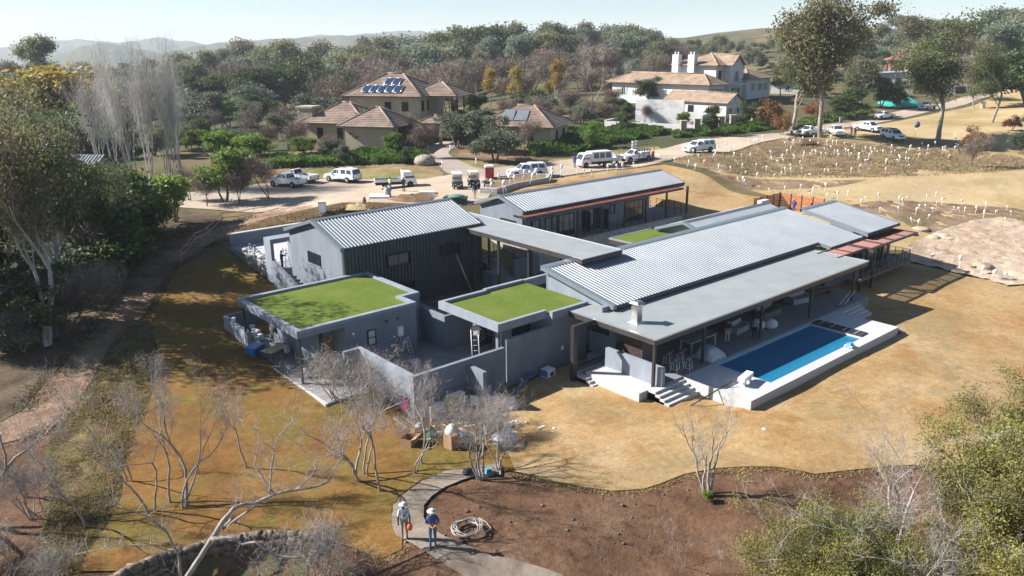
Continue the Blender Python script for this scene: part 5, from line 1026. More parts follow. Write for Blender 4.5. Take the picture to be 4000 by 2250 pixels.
part(H1, 'chimney', m_dry, lambda b: b.box(-15.6, -13.2, -8.5, -6.2, -1, 5.6)); part(H1, 'chimney_cap', m_cream, lambda b: b.box(-15.75, -13.05, -8.65, -6.05, 5.6, 5.9))
nz = Vector((0, -3.3, 5.8)).normalized(); up_ = Vector((0, 5.8, 3.3)).normalized()
def spanel(root, x, t, w=1.24, hh=2.0, org=(-.8, 7.0)):
    p = Vector((x, org[0], org[1]))+up_*t+nz*.16
    o = part(root, 'solar_panel', m_solar, lambda b: b.hexa([p, p+Vector((w, 0, 0)), p+Vector((w, 0, 0))+up_*hh, p+up_*hh, p+nz*.05, p+Vector((w, 0, 0))+nz*.05, p+Vector((w, 0, 0))+up_*hh+nz*.05, p+up_*hh+nz*.05]))
    part(o, 'frame', m_alu, lambda b: [b.tube([p+nz*.06+Vector((w*i, 0, 0)), p+nz*.06+up_*hh+Vector((w*i, 0, 0))], .035, 4) for i in (0, 1)]+[b.tube([p+nz*.06+up_*hh*i, p+nz*.06+up_*hh*i+Vector((w, 0, 0))], .035, 4) for i in (0, 1)])
for k in range(5): spanel(H1, -9.4+k*1.3, .9)
for k in range(2): spanel(H1, -6.5+k*1.3, 3.1)
part(H1, 'chimney_stack', m_tile, lambda b: b.box(-9, -8.4, 8, 8.6, 9, 10.4))
GW = thing('garden_wall', 'curved rubble garden wall with two terracotta panels left of the tiled house', 'wall', base_at(790, 140), RZ0-math.radians(10))
part(GW, 'wall', m_dry, lambda b: b.box(-3.4, 3.4, 0, .5, -.5, 2.7)); part(GW, 'coping', m_cream, lambda b: b.box(-3.5, 3.5, -.05, .55, 2.703, 2.85))
for x in (-1.4, 1.9): part(GW, 'panel', mat('terracotta_panel', (.55, .27, .2), .8), lambda b: b.box(x-.35, x+.35, -.08, -.004, -.3, 1.7))
# pot garden house
xy = base_at(1300, 131); H1b = thing('cottage', 'single storey cream cottage with brown hip roof behind the pot garden', 'house', xy, RZ0-math.radians(22))
part(H1b, 'wall', m_cream, lambda b: b.box(-6, 6, 0, 9, -1, 3.1)); hip(H1b, -6.9, 6.9, -.9, 9.9, 3.15, 6.2, m_tile); hwin(H1b, 6, 3, 1.0, .9, 1.4, 'x'); hwin(H1b, 2.5, 0, 1.0, 1.0, 1.3); hwin(H1b, 6, 6.5, 1.0, .9, 1.4, 'x')
nz = Vector((0, -3.05, 5.4)).normalized(); up_ = Vector((0, 5.4, 3.05)).normalized()
m_collector = mat('pool_collector', (.15, .17, .19), .4, .1, 3)
for k in range(2):
    p = Vector((-3.0+k*2.4, -.9, 3.15))+up_*1.6+nz*.14
    part(H1b, 'solar_collector', m_collector, lambda b: b.hexa([p, p+Vector((2.3, 0, 0)), p+Vector((1.9, 0, 0))+up_*3, p+up_*3, p+nz*.06, p+Vector((2.3, 0, 0))+nz*.06, p+Vector((1.9, 0, 0))+up_*3+nz*.06, p+up_*3+nz*.06]))
for k, xf in enumerate((1362, 1380)):
    p = GF(xf, 362); t = thing('clay_pot', '%s large dark clay urn in the cottage garden bed' % ('left' if k == 0 else 'right'), 'urn', (p[0], p[1], hz(p[0], p[1])))
    part(t, 'body', m_terracotta, lambda b: b.lathe([(.3, 0), (.5, .4), (.62, .9), (.5, 1.3), (.36, 1.5)], 14)); part(t, 'rim', m_terracotta, lambda b: b.lathe([(.38, 1.503), (.46, 1.55), (.46, 1.65), (.38, 1.66)], 14))
# white villa
xy = base_at(1773, 182); H2 = thing('white_villa', 'large white double storey villa with terracotta roofs and blue shutters', 'house', (xy[0], xy[1], xy[2]+.6), RZ0-math.radians(45)); H2.scale = (1.1, 1.1, 1.14)
def gable_x(root, x0, x1, y0, y1, z, zr, mt, wall):   # ridge along x, gable wall at +x end
    ym = (y0+y1)/2; slope(root, (x0-.5, y0-.5, z), (x1+.5, y0-.5, z), (x1+.5, ym, zr), (x0-.5, ym, zr), mt); slope(root, (x1+.5, y1+.5, z), (x0-.5, y1+.5, z), (x0-.5, ym, zr), (x1+.5, ym, zr), mt); cap(root, (x0-.5, ym, zr+.08), (x1+.5, ym, zr+.08), mt)
    part(root, 'gable', wall, lambda b: b.prism_axis([(y0, z+.003), (ym, zr-.25), (y1, z+.003)], x1-.2, x1-.003, 'x'))
def gable_y(root, x0, x1, y0, y1, z, zr, mt, wall):   # ridge along y, gable towards -y
    xm = (x0+x1)/2; slope(root, (x0-.4, y1, z), (x0-.4, y0-.5, z), (xm, y0-.5, zr), (xm, y1, zr), mt); slope(root, (x1+.4, y0-.5, z), (x1+.4, y1, z), (xm, y1, zr), (xm, y0-.5, zr), mt); cap(root, (xm, y0-.5, zr+.08), (xm, y1, zr+.08), mt)
    part(root, 'gable', wall, lambda b: b.prism_axis([(x0, z+.003), (xm, zr-.25), (x1, z+.003)], y0, y0+.2, 'y'))
def gable_px(root, y0, y1, x0, x1, z, zr, mt, wall):   # ridge along x, gable towards +x, short
    ym = (y0+y1)/2; slope(root, (x0, y0-.4, z), (x1+.5, y0-.4, z), (x1+.5, ym, zr), (x0, ym, zr), mt); slope(root, (x1+.5, y1+.4, z), (x0, y1+.4, z), (x0, ym, zr), (x1+.5, ym, zr), mt); cap(root, (x0, ym, zr+.08), (x1+.5, ym, zr+.08), mt)
    part(root, 'gable', wall, lambda b: b.prism_axis([(y0, z+.003), (ym, zr-.25), (y1, z+.003)], x1-.2, x1-.003, 'x'))
part(H2, 'wall', m_whitewall, lambda b: b.box(-9.5, 0, 0, 11, -1, 6.6)); hip(H2, -10.3, .8, -.8, 11.8, 6.65, 8.9, m_tile2)
part(H2, 'bay_wall', m_whitewall, lambda b: b.box(.003, 1.6, 3, 7.6, -1, 6.6)); gable_px(H2, 3, 7.6, -4, 1.6, 6.6, 8.6, m_tile2, m_whitewall)
part(H2, 'roundel', m_shutter, lambda b: b.cyl((1.6, 5.3, 7.4), (1.68, 5.3, 7.4), .3, n=12))
hwin(H2, 1.6, 5.3, 3.5, 1.1, 2.0, 'x', shutter=True, name='balcony_door'); part(H2, 'balcony', m_whitewall, lambda b: b.box(1.603, 2.8, 3.3, 7.3, 2.9, 3.2)); part(H2, 'balcony_rail', m_frame, lambda b: [b.tube([(2.75, 3.35, 3.25+.3*k), (2.75, 7.25, 3.25+.3*k)], .03, 4) for k in range(4)])
part(H2, 'porch_recess', m_glass, lambda b: b.box(1.603, 1.63, 3.5, 7.1, -.2, 2.3)); hwin(H2, 0, 1.5, 1.8, .9, 3.8, 'x', name='arched_window'); hwin(H2, 0, 9.4, .2, .8, 2.0, 'x'); hwin(H2, 0, 9.4, 4.0, .8, 1.4, 'x')
for (x, y) in ((-9.0, -.9), (-5.2, -.9)): part(H2, 'chimney', m_whitewall, lambda b: b.box(x-.75, x+.75, y-.4, y+.897, -1, 8.7)); part(H2, 'chimney_pot', m_whitewall, lambda b: [b.cyl((x+k, y+.2, 8.7), (x+k, y+.2, 9.2), .18) for k in (-.4, .35)])
part(H2, 'wing_wall', m_whitewall, lambda b: b.box(-6, 1, 11.003, 21, -1, 3.8)); hip(H2, -7, 2, 10.4, 22, 3.85, 5.6, m_tile2)
for y in (13.5, 16.5, 19): hwin(H2, 1, y, 1.3, .9, 1.5, 'x', shutter=True)
part(H2, 'wing_wall', m_whitewall, lambda b: b.box(-20, 3.3, -8, -2.2, -1, 3.3)); hip(H2, -21, 4.2, -8.9, -1.3, 3.35, 5.2, m_tile2)
for y in (-6.5, -4.8, -3.3): hwin(H2, 3.3, y, 1.2, .7, 1.3, 'x', shutter=True)
for x in (-17, -9.5): hwin(H2, x, -8, 1.0, .9, 1.5, shutter=True)
xy = base_at(1803, 161); H2b = thing('white_annex', 'white single storey gable block with blue shutters before the villa', 'house', (xy[0], xy[1], xy[2]+.6), RZ0-math.radians(45)); H2.scale = (1.1, 1.1, 1.14)
part(H2b, 'wall', m_whitewall, lambda b: b.box(-14.5, 0, 0, 6.4, -.6, 3.1)); part(H2b, 'plinth', m_dry, lambda b: b.box(-14.58, .08, -.08, 6.48, -1, .35)); gable_x(H2b, -14.5, 0, 0, 6.4, 3.15, 5.0, m_tile2, m_whitewall)
for x in (-12.5,): hwin(H2b, x, 0, 1.0, 1.0, 1.2)
for x in (-8.2, -3): hwin(H2b, x, 0, .4, 1.2, 2.0)
for y in (1.6, 4.6): hwin(H2b, 0, y, 1.0, .9, 1.2, 'x', shutter=True)
part(H2b, 'roundel', m_shutter, lambda b: b.cyl((0, 3.2, 3.9), (.08, 3.2, 3.9), .25, n=12))
WW = thing('boundary_wall', 'stepped white boundary walls left of the villa annex', 'wall', base_at(1650, 156), RZ0-math.radians(30))
for bx_ in ((-7, 3, 4, 4.4, -1, 4.6), (3.003, 8.5, 2, 2.4, -1, 2.6), (8.503, 8.9, -3, 2.4, -1, 2.6), (-9, 9, -6, -5.6, -1.2, 1.0), (-9.4, -9.003, -6, 4, -1.2, 1.2)): part(WW, 'wall', m_whitewall, lambda b: b.box(*bx_))
for k, (xf, yf) in enumerate(((1718, 338), (1752, 333), (1813, 326), (1842, 322), (1896, 315))):
    p = GF(xf, yf); t = thing('gate_pillar', 'square rubble stone pillar by the villa road, number %s from the left' % ('one', 'two', 'three', 'four', 'five')[k], 'pillar', (p[0], p[1], hz(p[0], p[1])), RZ0); part(t, 'shaft', m_dry, lambda b: b.box(-.5, .5, -.5, .5, -.3, 2.3)); part(t, 'cap', m_cream, lambda b: b.box(-.6, .6, -.6, .6, 2.3, 2.45))
# houses on the right hill
H3 = thing('red_roof_house', 'low house with red tiled roof between the right eucalyptus trees', 'house', base_at(2240, 255, 4.2), RZ0-math.radians(15)); H3.scale = (.85, .85, .8)
part(H3, 'wall', mat('brick_wall', (.24, .11, .08), .9), lambda b: b.box(-8, 6, 0, 8, -3, 3)); gable_x(H3, -4, 6, 0, 8, 3.0, 6.2, m_tile3, mat('brick_wall', (.24, .11, .08), .9)); hip(H3, -10, 2, -3, 6, 2.6, 4.4, m_tile3); part(H3, 'chimney', m_cream, lambda b: b.box(-5, -3.8, 5, 6, 3, 6.6))
H4 = thing('grey_modern_house', 'white house with blue grey mono pitch roof below the red roof', 'house', base_at(2225, 215, 2), RZ0-math.radians(20))
part(H4, 'wall', mat('pale_grey_wall', (.45, .44, .43), .9), lambda b: b.prism_axis([(-9, -3), (-9, 2.8), (2, 3.4), (2, -3)], 0, 8, 'y')); part(H4, 'wall', mat('pale_grey_wall', (.45, .44, .43), .9), lambda b: b.prism_axis([(0, 3.0), (0, 6.4), (12, 5.0), (12, -3), (2.003, -3)], 1, 9, 'y'))
part(H4, 'roof', m_bluegrey, lambda b: b.prism_axis([(-.6, 6.6), (12.6, 5.1), (12.6, 4.95), (-.6, 6.42)], .2, 9.6, 'y')); part(H4, 'roof', m_bluegrey, lambda b: b.prism_axis([(-9.5, 3.0), (-.003, 3.6), (-.003, 3.45), (-9.5, 2.85)], -.5, 8.5, 'y'))
for x in (-7, -4.5, -2): hwin(H4, x, 0, .4, 1.2, 1.4)
H4b = thing('villa_outbuilding', 'white outbuilding with terracotta roof at the right end of the villa', 'house', base_at(1945, 205), RZ0-math.radians(24)); part(H4b, 'wall', m_whitewall, lambda b: b.box(-4, 4, 0, 6, -1, 3.2)); hip(H4b, -4.8, 4.8, -.8, 6.8, 3.25, 5.2, m_tile2); hwin(H4b, 0, 0, 1, 1, 1.2, shutter=True)
for k, (xf, v, w, d) in enumerate(((142, 112, 9, 5), (225, 104, 9, 6))):
    t = thing('ribbed_roof_shed', '%s of the two sheds with pale ribbed roofs in the left wood' % ('farther' if k == 0 else 'nearer'), 'shed', base_at(xf, v), RZ0-math.radians(8))
    z1 = 4.2 if k else 5.0
    def rb(b, s): ribbed(b, -w/2, w/2, (-d/2*s, z1), (0, z1+1.7), .45, .1)
    part(t, 'roof_sheet', m_roof, lambda b: rb(b, 1)); part(t, 'roof_sheet', m_roof, lambda b: rb(b, -1)); part(t, 'wall', m_dry, lambda b: b.prism_axis([(-d/2+.3, -1), (-d/2+.3, z1-.1), (0, z1+1.5), (d/2-.3, z1-.1), (d/2-.3, -1)], -w/2+.3, w/2-.3, 'x')); part(t, 'post', m_steel, lambda b: b.box(-w/2+.1, -w/2+.25, -d/2+.02, -d/2+.17, -1, z1-.05))
for k, (xf, v, lb) in enumerate(((455, 900, 'far reddish farmhouse under the left hills'), (600, 1000, 'far pale shed row under the hills'), (1380, 420, 'pale building glimpsed inside the far wood'), (1725, 430, 'small tan roof at the right end of the far wood'))):
    t = thing('far_house', lb, 'house', base_at(xf, v), RZ0+.2); part(t, 'wall', m_whitewall, lambda b: b.box(-9, 9, 0, 8, -2, 4)); hip(t, -10, 10, -1, 9, 4.0, 6.5, m_tile3 if k in (0, 3) else m_bluegrey)
# planted green banks -------------------------------------------------
def strap_bed(name, label, poly, n, hh, seed, mt=L_strap):
    """strap-leaved ground cover: thousands of arching blades over a polygon of the 2576 px view"""
    g = np.random.default_rng(seed); P = np.array([GF(x, y)[:2] for x, y in poly]); lo, hi = P.min(0), P.max(0); pts = []
    while len(pts) < n:
        q = g.uniform(lo, hi, (n, 2)); ins = np.zeros(n, bool); j = len(P)-1
        for i in range(len(P)):
            c = ((P[i, 1] > q[:, 1]) != (P[j, 1] > q[:, 1])) & (q[:, 0] < (P[j, 0]-P[i, 0])*(q[:, 1]-P[i, 1])/(P[j, 1]-P[i, 1]+1e-9)+P[i, 0]); ins ^= c; j = i
        pts += q[ins].tolist()
    q = np.array(pts[:n]); cl = np.array([noise.noise(Vector((a*.35, b_*.35, seed))) for a, b_ in q]); q += g.normal(0, .12, q.shape); z = hgrid(q[:, 0], q[:, 1])
    H = hh*(1+.9*cl)*g.uniform(.6, 1.2, n); a = g.uniform(0, 6.28, n); dx, dy = np.cos(a), np.sin(a); w = .05*hh/.6+.02; out = H*g.uniform(.2, .7, n)
    V = np.stack([np.stack([q[:, 0]-dy*w, q[:, 1]+dx*w, z], 1), np.stack([q[:, 0]+dy*w, q[:, 1]-dx*w, z], 1), np.stack([q[:, 0]+dx*out*.4+dy*w, q[:, 1]+dy*out*.4-dx*w, z+H*.8], 1), np.stack([q[:, 0]+dx*out, q[:, 1]+dy*out, z+H*.85], 1)], 1).reshape(-1, 3)
    me = bpy.data.meshes.new(name); me.vertices.add(n*4); me.vertices.foreach_set('co', V.ravel()); me.loops.add(n*4); me.loops.foreach_set('vertex_index', np.arange(n*4)); me.polygons.add(n); me.polygons.foreach_set('loop_start', np.arange(0, n*4, 4)); me.polygons.foreach_set('loop_total', np.full(n, 4)); me.update(); me.materials.append(mt)
    tag(link(name, me), label, 'plants', kind='stuff')
strap_bed('strap_leaf_plants', 'green strap leaved plants on the bank above the cottage verge', [(1340, 395), (1440, 385), (1560, 360), (1690, 335), (1600, 318), (1500, 325), (1400, 340), (1330, 370)], 15000, .9, 1)
strap_bed('strap_leaf_plants', 'green strap leaved plants along the villa road edge', [(1690, 348), (1800, 342), (1930, 328), (1990, 322), (1985, 305), (1900, 312), (1800, 322), (1700, 332)], 11000, .8, 2)
strap_bed('strap_leaf_plants', 'dark strap leaved plants above the parking verge', [(640, 430), (780, 420), (900, 415), (1040, 412), (1085, 400), (1040, 385), (900, 392), (780, 400), (660, 405)], 15000, 1.0, 3)
strap_bed('strap_leaf_plants', 'green strap leaved plants below the right eucalyptus', [(2010, 330), (2100, 305), (2190, 285), (2180, 268), (2080, 288), (2010, 308)], 6000, .8, 4)
strap_bed('dry_grass', 'dry tufted grass on the embankment behind the left wing', [(570, 595), (640, 562), (760, 530), (1000, 514), (1125, 522), (1100, 545), (900, 590), (740, 600)], 16000, .22, 6, leaf_mat('dry_blade', (.17, .12, .06), (.27, .20, .11), (.34, .27, .16)))
strap_bed('dry_grass', 'dry tufted grass between the wrapped saplings', [(1700, 400), (2010, 350), (2440, 380), (2575, 405), (2575, 430), (2200, 448), (1860, 440)], 16000, .28, 7, MATS['dry_blade'])
strap_bed('rough_grass', 'rough tufted turf on the bank below the dirt track', [(355, 815), (240, 965), (130, 1105), (115, 1320), (110, 1449), (195, 1445), (268, 1330), (312, 1170), (380, 1010), (400, 900)], 22000, .16, 8, leaf_mat('bank_blade', (.11, .085, .035), (.20, .155, .07), (.29, .225, .11)))

def fringe(name, label, pts, n, spread, hh, mt, seed, closed=False):
    """ragged tufts along a ground edge (pixels of the 2576 px view)"""
    g = np.random.default_rng(seed); P = np.array([GF(x, y)[:2] for x, y in pts]); seg = np.linalg.norm(np.diff(P, axis=0), axis=1); cs = np.r_[0, np.cumsum(seg)]; t = g.uniform(0, cs[-1], n)
    q = np.stack([np.interp(t, cs, P[:, 0]), np.interp(t, cs, P[:, 1])], 1)+g.normal(0, spread, (n, 2)); z = hgrid(q[:, 0], q[:, 1])+.03; H = hh*g.uniform(.4, 1.3, n); a = g.uniform(0, 6.28, n); dx, dy = np.cos(a), np.sin(a); w = hh*.28
    V = np.stack([np.stack([q[:, 0]-dy*w, q[:, 1]+dx*w, z], 1), np.stack([q[:, 0]+dy*w, q[:, 1]-dx*w, z], 1), np.stack([q[:, 0]+dx*H+dy*w*.4, q[:, 1]+dy*H, z+H*.7], 1), np.stack([q[:, 0]+dx*H-dy*w*.4, q[:, 1]+dy*H, z+H*.7], 1)], 1).reshape(-1, 3)
    me = bpy.data.meshes.new(name); me.vertices.add(n*4); me.vertices.foreach_set('co', V.ravel()); me.loops.add(n*4); me.loops.foreach_set('vertex_index', np.arange(n*4)); me.polygons.add(n); me.polygons.foreach_set('loop_start', np.arange(0, n*4, 4)); me.polygons.foreach_set('loop_total', np.full(n, 4)); me.update(); me.materials.append(mt); tag(link(name, me), label, 'grass', kind='stuff')
fr_tan = leaf_mat('tan_blade', (.20, .12, .045), (.30, .20, .09), (.36, .26, .13), trans=.1)
fringe('turf_edge', 'ragged turf edge between the tan lawn and the brown bank', [(1262,1176),(1300,1192),(1400,1217),(1540,1240),(1620,1234),(1720,1197),(1800,1182),(1950,1177),(2050,1195),(2250,1175),(2570,1160)], 9000, .22, .09, fr_tan, 1)
fringe('turf_edge', 'ragged turf edge between the rust lawn and the bank', [(415,740),(375,800),(395,870),(400,935),(378,1010),(340,1090),(312,1170),(308,1250),(268,1330)], 9000, .35, .11, MATS['bank_blade'], 2)
fringe('turf_edge', 'ragged turf edge along the curved path', [(1262,1176),(1170,1182),(1060,1212),(1000,1255),(985,1290),(1012,1330),(1012,1386),(958,1412),(900,1385)], 4000, .14, .09, fr_tan, 3)
fringe('track_grass', 'dry grass tufts along the dirt track edges', [(640,545),(500,580),(415,619),(350,667),(295,742),(245,832),(150,932),(60,1037)], 9000, .5, .16, MATS['bank_blade'], 4)
fringe('track_grass', 'dry grass tufts between dirt track and turf bank', [(560,600),(480,645),(425,690),(392,745),(352,804),(275,875),(230,960),(175,1050),(60,1105)], 8000, .4, .13, MATS['bank_blade'], 5)

strap_bed('short_grass', 'short rusty winter grass of the left lawn', Lf, 42000, .075, 11, leaf_mat('rust_blade', (.11, .055, .017), (.19, .105, .03), (.22, .145, .042), trans=.1))
strap_bed('short_grass', 'short tan winter grass of the right lawn', [(1262,1030),(1300,1192),(1400,1217),(1540,1240),(1620,1234),(1720,1197),(1800,1182),(1950,1177),(2050,1195),(2250,1175),(2570,1160),(2575,960),(2575,740),(2330,690),(2270,800),(1890,1035),(1640,1010),(1480,960),(1340,970)], 42000, .075, 12, leaf_mat('straw_blade', (.19, .115, .05), (.28, .19, .09), (.33, .245, .135), trans=.1))
# ------------------------------------------------------------------ vehicles (local x forward, y left, z up)
m_car = mat('white_car_paint', (.72, .73, .74), .22, .03, 1.0, spec=.6); m_tyre = mat('tyre_rubber', (.02, .02, .021), .85, .2, 8); m_rim = mat('wheel_rim', (.45, .46, .48), .35, .1, 5, metal=.7)
m_trim = mat('black_trim', (.022, .022, .024), .6, .1, 5); m_lamp = mat('clear_lamp', (.55, .57, .6), .12, .05, 5, spec=.8); m_tail = mat('red_lamp', (.42, .02, .02), .25, .1, 5); m_plate = mat('number_plate', (.66, .66, .6), .5); m_blueg = mat('windscreen_glass', (.035, .05, .065), .05, .1, 2, spec=1.0)
WHEEL = {}
def wheel(root, x, y, r=.37, w=.24):
    k = (r, w)
    if k not in WHEEL:
        t = MB(); pr = [(r*.62, -w/2), (r*.93, -w/2), (r, -w*.32), (r, w*.32), (r*.93, w/2), (r*.62, w/2)]; n = 20; vs = []
        for (rr_, yy) in pr: vs += [(rr_*math.cos(6.2832*i/n), yy, rr_*math.sin(6.2832*i/n)) for i in range(n)]
        L = len(pr); t.smooth = True; t._add(vs, [((i % L)*n+j, (i % L)*n+(j+1) % n, ((i+1) % L)*n+(j+1) % n, ((i+1) % L)*n+j) for i in range(L) for j in range(n)])
        rm = MB(); rm.cyl((0, -w*.36, 0), (0, w*.36, 0), r*.61, n=16)
        for s in (-1, 1):
            for i in range(6): a = i*1.047; rm.tube([(0, s*w*.4, 0), (r*.55*math.cos(a), s*w*.42, r*.55*math.sin(a))], .04, 4)
        WHEEL[k] = (t.mesh('tyre', m_tyre), rm.mesh('rim', m_rim))
    e = bpy.data.objects.new('wheel', WHEEL[k][0]); COL.objects.link(e); e.parent = root; e.location = (x, y, r); e.name = 'wheel'
    link('rim', WHEEL[k][1], e); return e
def shell(b, prof, w, ins=.07, top=None):
    """car body: side profile (x,z) swept across the width, edges drawn in"""
    top = top if top is not None else max(p[1] for p in prof); zc = sum(p[1] for p in prof)/len(prof); rings = []
    for yy, s in ((-w/2, .96), (-w/2+ins, 1.0), (w/2-ins, 1.0), (w/2, .96)):
        rings.append([(x*(.985 if s < 1 else 1), yy, zc+(z-zc)*(s if z > zc else 1)) for x, z in prof])
    n = len(prof); vs = [p for r in rings for p in r]
    fs = [(r*n+i, r*n+(i+1) % n, (r+1)*n+(i+1) % n, (r+1)*n+i) for r in range(3) for i in range(n)]+[tuple(range(n-1, -1, -1)), tuple(range(3*n, 4*n))]
    b._add(vs, fs); return b
def house_box(b, x0, x1, xt0, xt1, z0, z1, w0, w1):
    b.hexa([(x0, -w0/2, z0), (x1, -w0/2, z0), (x1, w0/2, z0), (x0, w0/2, z0), (xt0, -w1/2, z1), (xt1, -w1/2, z1), (xt1, w1/2, z1), (xt0, w1/2, z1)])
def side_glass(root, x0, x1, xt0, xt1, z0, z1, w0, w1, f0, f1, name='side_window', mt=None):
    """glass on both flanks of a tapered cab between fractions f0..f1 of its length"""
    for s in (-1, 1):
        def q(f, t):
            a = x0+(x1-x0)*f; c = xt0+(xt1-xt0)*f; y = s*((w0+(w1-w0)*t)/2+.006); return (a+(c-a)*t, y, z0+(z1-z0)*t)
        p = [q(f0, .12), q(f1, .12), q(f1, .86), q(f0, .86)]
        part(root, name, mt or m_blueg, lambda b: b.quad(*(p if s < 0 else p[::-1])))
def end_glass(root, x0, xt0, z0, z1, w0, w1, sgn, name, mt=None):
    def q(t, k): return (x0+(xt0-x0)*t+sgn*.008, k*((w0+(w1-w0)*t)/2-.09), z0+(z1-z0)*t)
    p = [q(.1, -1), q(.1, 1), q(.9, 1), q(.9, -1)]; part(root, name, mt or m_blueg, lambda b: b.quad(*(p if sgn > 0 else p[::-1])))
def lights(root, xf, xr, w, z, zt=None):
    for s in (-1, 1):
        part(root, 'headlight', m_lamp, lambda b: b.hexa([(xf-.28, s*w*.36-.14, z-.09), (xf+.02, s*w*.36-.14, z-.09), (xf-.1, s*w*.36+.14, z-.09), (xf-.3, s*w*.36+.14, z-.09), (xf-.28, s*w*.36-.14, z+.1), (xf-.02, s*w*.36-.14, z+.1), (xf-.14, s*w*.36+.14, z+.1), (xf-.3, s*w*.36+.14, z+.1)]) if s > 0 else b.hexa([(xf-.3, -w*.36-.14, z-.09), (xf-.1, -w*.36-.14, z-.09), (xf+.02, -w*.36+.14, z-.09), (xf-.28, -w*.36+.14, z-.09), (xf-.3, -w*.36-.14, z+.1), (xf-.14, -w*.36-.14, z+.1), (xf-.02, -w*.36+.14, z+.1), (xf-.28, -w*.36+.14, z+.1)]))
        part(root, 'tail_light', m_tail, lambda b: b.box(xr-.015, xr+.06, s*(w/2-.1)-.08, s*(w/2-.1)+.08, (zt or z)-.15, (zt or z)+.2))
def pickup(label, loc, rz, kind='double', roofload=None, open_door=False, bull=False, paint=None, name='pickup_truck', rack=False):
    """kind: double (two rows, open load bed), single, canopy (long fibreglass canopy), extended"""
    P = paint or m_car; t = thing(name, label, 'pickup', loc, rz); Wd = 1.82; Ln = 5.2
    xf, xr = 2.55, -2.6
    bed0 = -.72 if kind == 'double' else (.15 if kind == 'single' else -.25)
    part(t, 'body', P, lambda b: shell(b, [(xf-.12, .42), (xf, .55), (xf-.02, .86), (xf-.18, 1.02), (1.35, 1.12), (1.2, 1.14), (bed0, 1.14), (bed0, .55), (1.05, .42)], Wd))
    cx0, cx1, tx0, tx1 = bed0, 1.35, bed0+.18, .62
    part(t, 'cab', P, lambda b: house_box(b, cx0, cx1, tx0, tx1, 1.13, 1.76, Wd-.12, Wd-.4))
    end_glass(t, cx1, tx1, 1.13, 1.76, Wd-.12, Wd-.4, 1, 'windscreen'); end_glass(t, cx0, tx0, 1.13, 1.76, Wd-.12, Wd-.4, -1, 'rear_window')
    if kind == 'double': side_glass(t, cx0, cx1, tx0, tx1, 1.13, 1.76, Wd-.12, Wd-.4, .08, .46); side_glass(t, cx0, cx1, tx0, tx1, 1.13, 1.76, Wd-.12, Wd-.4, .5, .9)
    else: side_glass(t, cx0, cx1, tx0, tx1, 1.13, 1.76, Wd-.12, Wd-.4, .34, .9); side_glass(t, cx0, cx1, tx0, tx1, 1.13, 1.76, Wd-.12, Wd-.4, .08, .28)
    # load bed
    part(t, 'load_bed', P, lambda b: (b.box(xr, bed0-.02, Wd/2-.09, Wd/2-.01, .55, 1.13), b.box(xr, bed0-.02, -Wd/2+.01, -Wd/2+.09, .55, 1.13), b.box(bed0-.1, bed0-.02, -Wd/2+.09, Wd/2-.09, .56, 1.12)))
    part(t, 'bed_liner', m_trim, lambda b: b.box(xr+.06, bed0-.1, -Wd/2+.09, Wd/2-.09, .56, .66)); part(t, 'tailgate', P, lambda b: b.box(xr-.0, xr+.06, -Wd/2+.1, Wd/2-.1, .58, 1.11))
    part(t, 'rear_bumper', m_trim, lambda b: b.box(xr-.12, xr-.003, -Wd/2+.1, Wd/2-.1, .42, .56)); part(t, 'front_bumper', P if not bull else m_trim, lambda b: b.box(xf-.12, xf+.07, -Wd/2+.06, Wd/2-.06, .4, .66)); part(t, 'grille', m_trim, lambda b: b.box(xf-.1, xf+.012, -.42, .42, .7, .92))
    part(t, 'number_plate', m_plate, lambda b: b.box(xf+.072, xf+.085, -.24, .24, .46, .57)); part(t, 'number_plate', m_plate, lambda b: b.box(xr-.135, xr-.123, -.24, .24, .45, .55))
    lights(t, xf, xr-.01, Wd, .86, .85)
    for s in (-1, 1): part(t, 'mirror', P, lambda b: b.cbox(1.02, s*(Wd/2+.08), 1.22, .12, .2, .16)); part(t, 'door_handle', m_trim, lambda b: b.box(.25, .42, s*(Wd/2)-.012, s*(Wd/2)+.012, .98, 1.02)); part(t, 'sill_trim', m_trim, lambda b: b.box(-1.0, 1.0, s*(Wd/2-.05)-.03, s*(Wd/2-.05)+.03, .34, .43))
    for x in (1.62, -1.55):
        for s in (-1, 1): part(t, 'wheel_arch', m_trim, lambda b: b.cyl((x, s*(Wd/2-.14), .42), (x, s*(Wd/2+.004), .42), .44, n=18)); wheel(t, x, s*(Wd/2-.09))
    part(t, 'chassis', m_trim, lambda b: b.box(xr+.2, xf-.3, -.6, .6, .3, .5))
    if kind in ('canopy', 'extended'):
        part(t, 'canopy', P, lambda b: house_box(b, xr+.02, bed0-.03, xr+.22, bed0+.02, 1.135, 1.84, Wd-.06, Wd-.34))
        side_glass(t, xr+.02, bed0-.03, xr+.22, bed0+.02, 1.135, 1.84, Wd-.06, Wd-.34, .1, .46, 'canopy_window'); side_glass(t, xr+.02, bed0-.03, xr+.22, bed0+.02, 1.135, 1.84, Wd-.06, Wd-.34, .54, .9, 'canopy_window'); end_glass(t, xr+.02, xr+.22, 1.135, 1.84, Wd-.06, Wd-.34, -1, 'canopy_hatch')
        part(t, 'roof_rail', m_alu, lambda b: [b.tube([(xr+.4, s*.6, 1.9), (bed0-.2, s*.6, 1.9)], .02, 5) for s in (-1, 1)]+[b.tube([(xx, -.62, 1.9), (xx, .62, 1.9)], .02, 5) for xx in (xr+.5, bed0-.4)])
    elif kind == 'double': part(t, 'roll_bar', m_alu, lambda b: b.tube([(bed0-.25, -.82, 1.1), (bed0-.3, -.7, 1.62), (bed0-.3, .7, 1.62), (bed0-.25, .82, 1.1)], .035, 6))
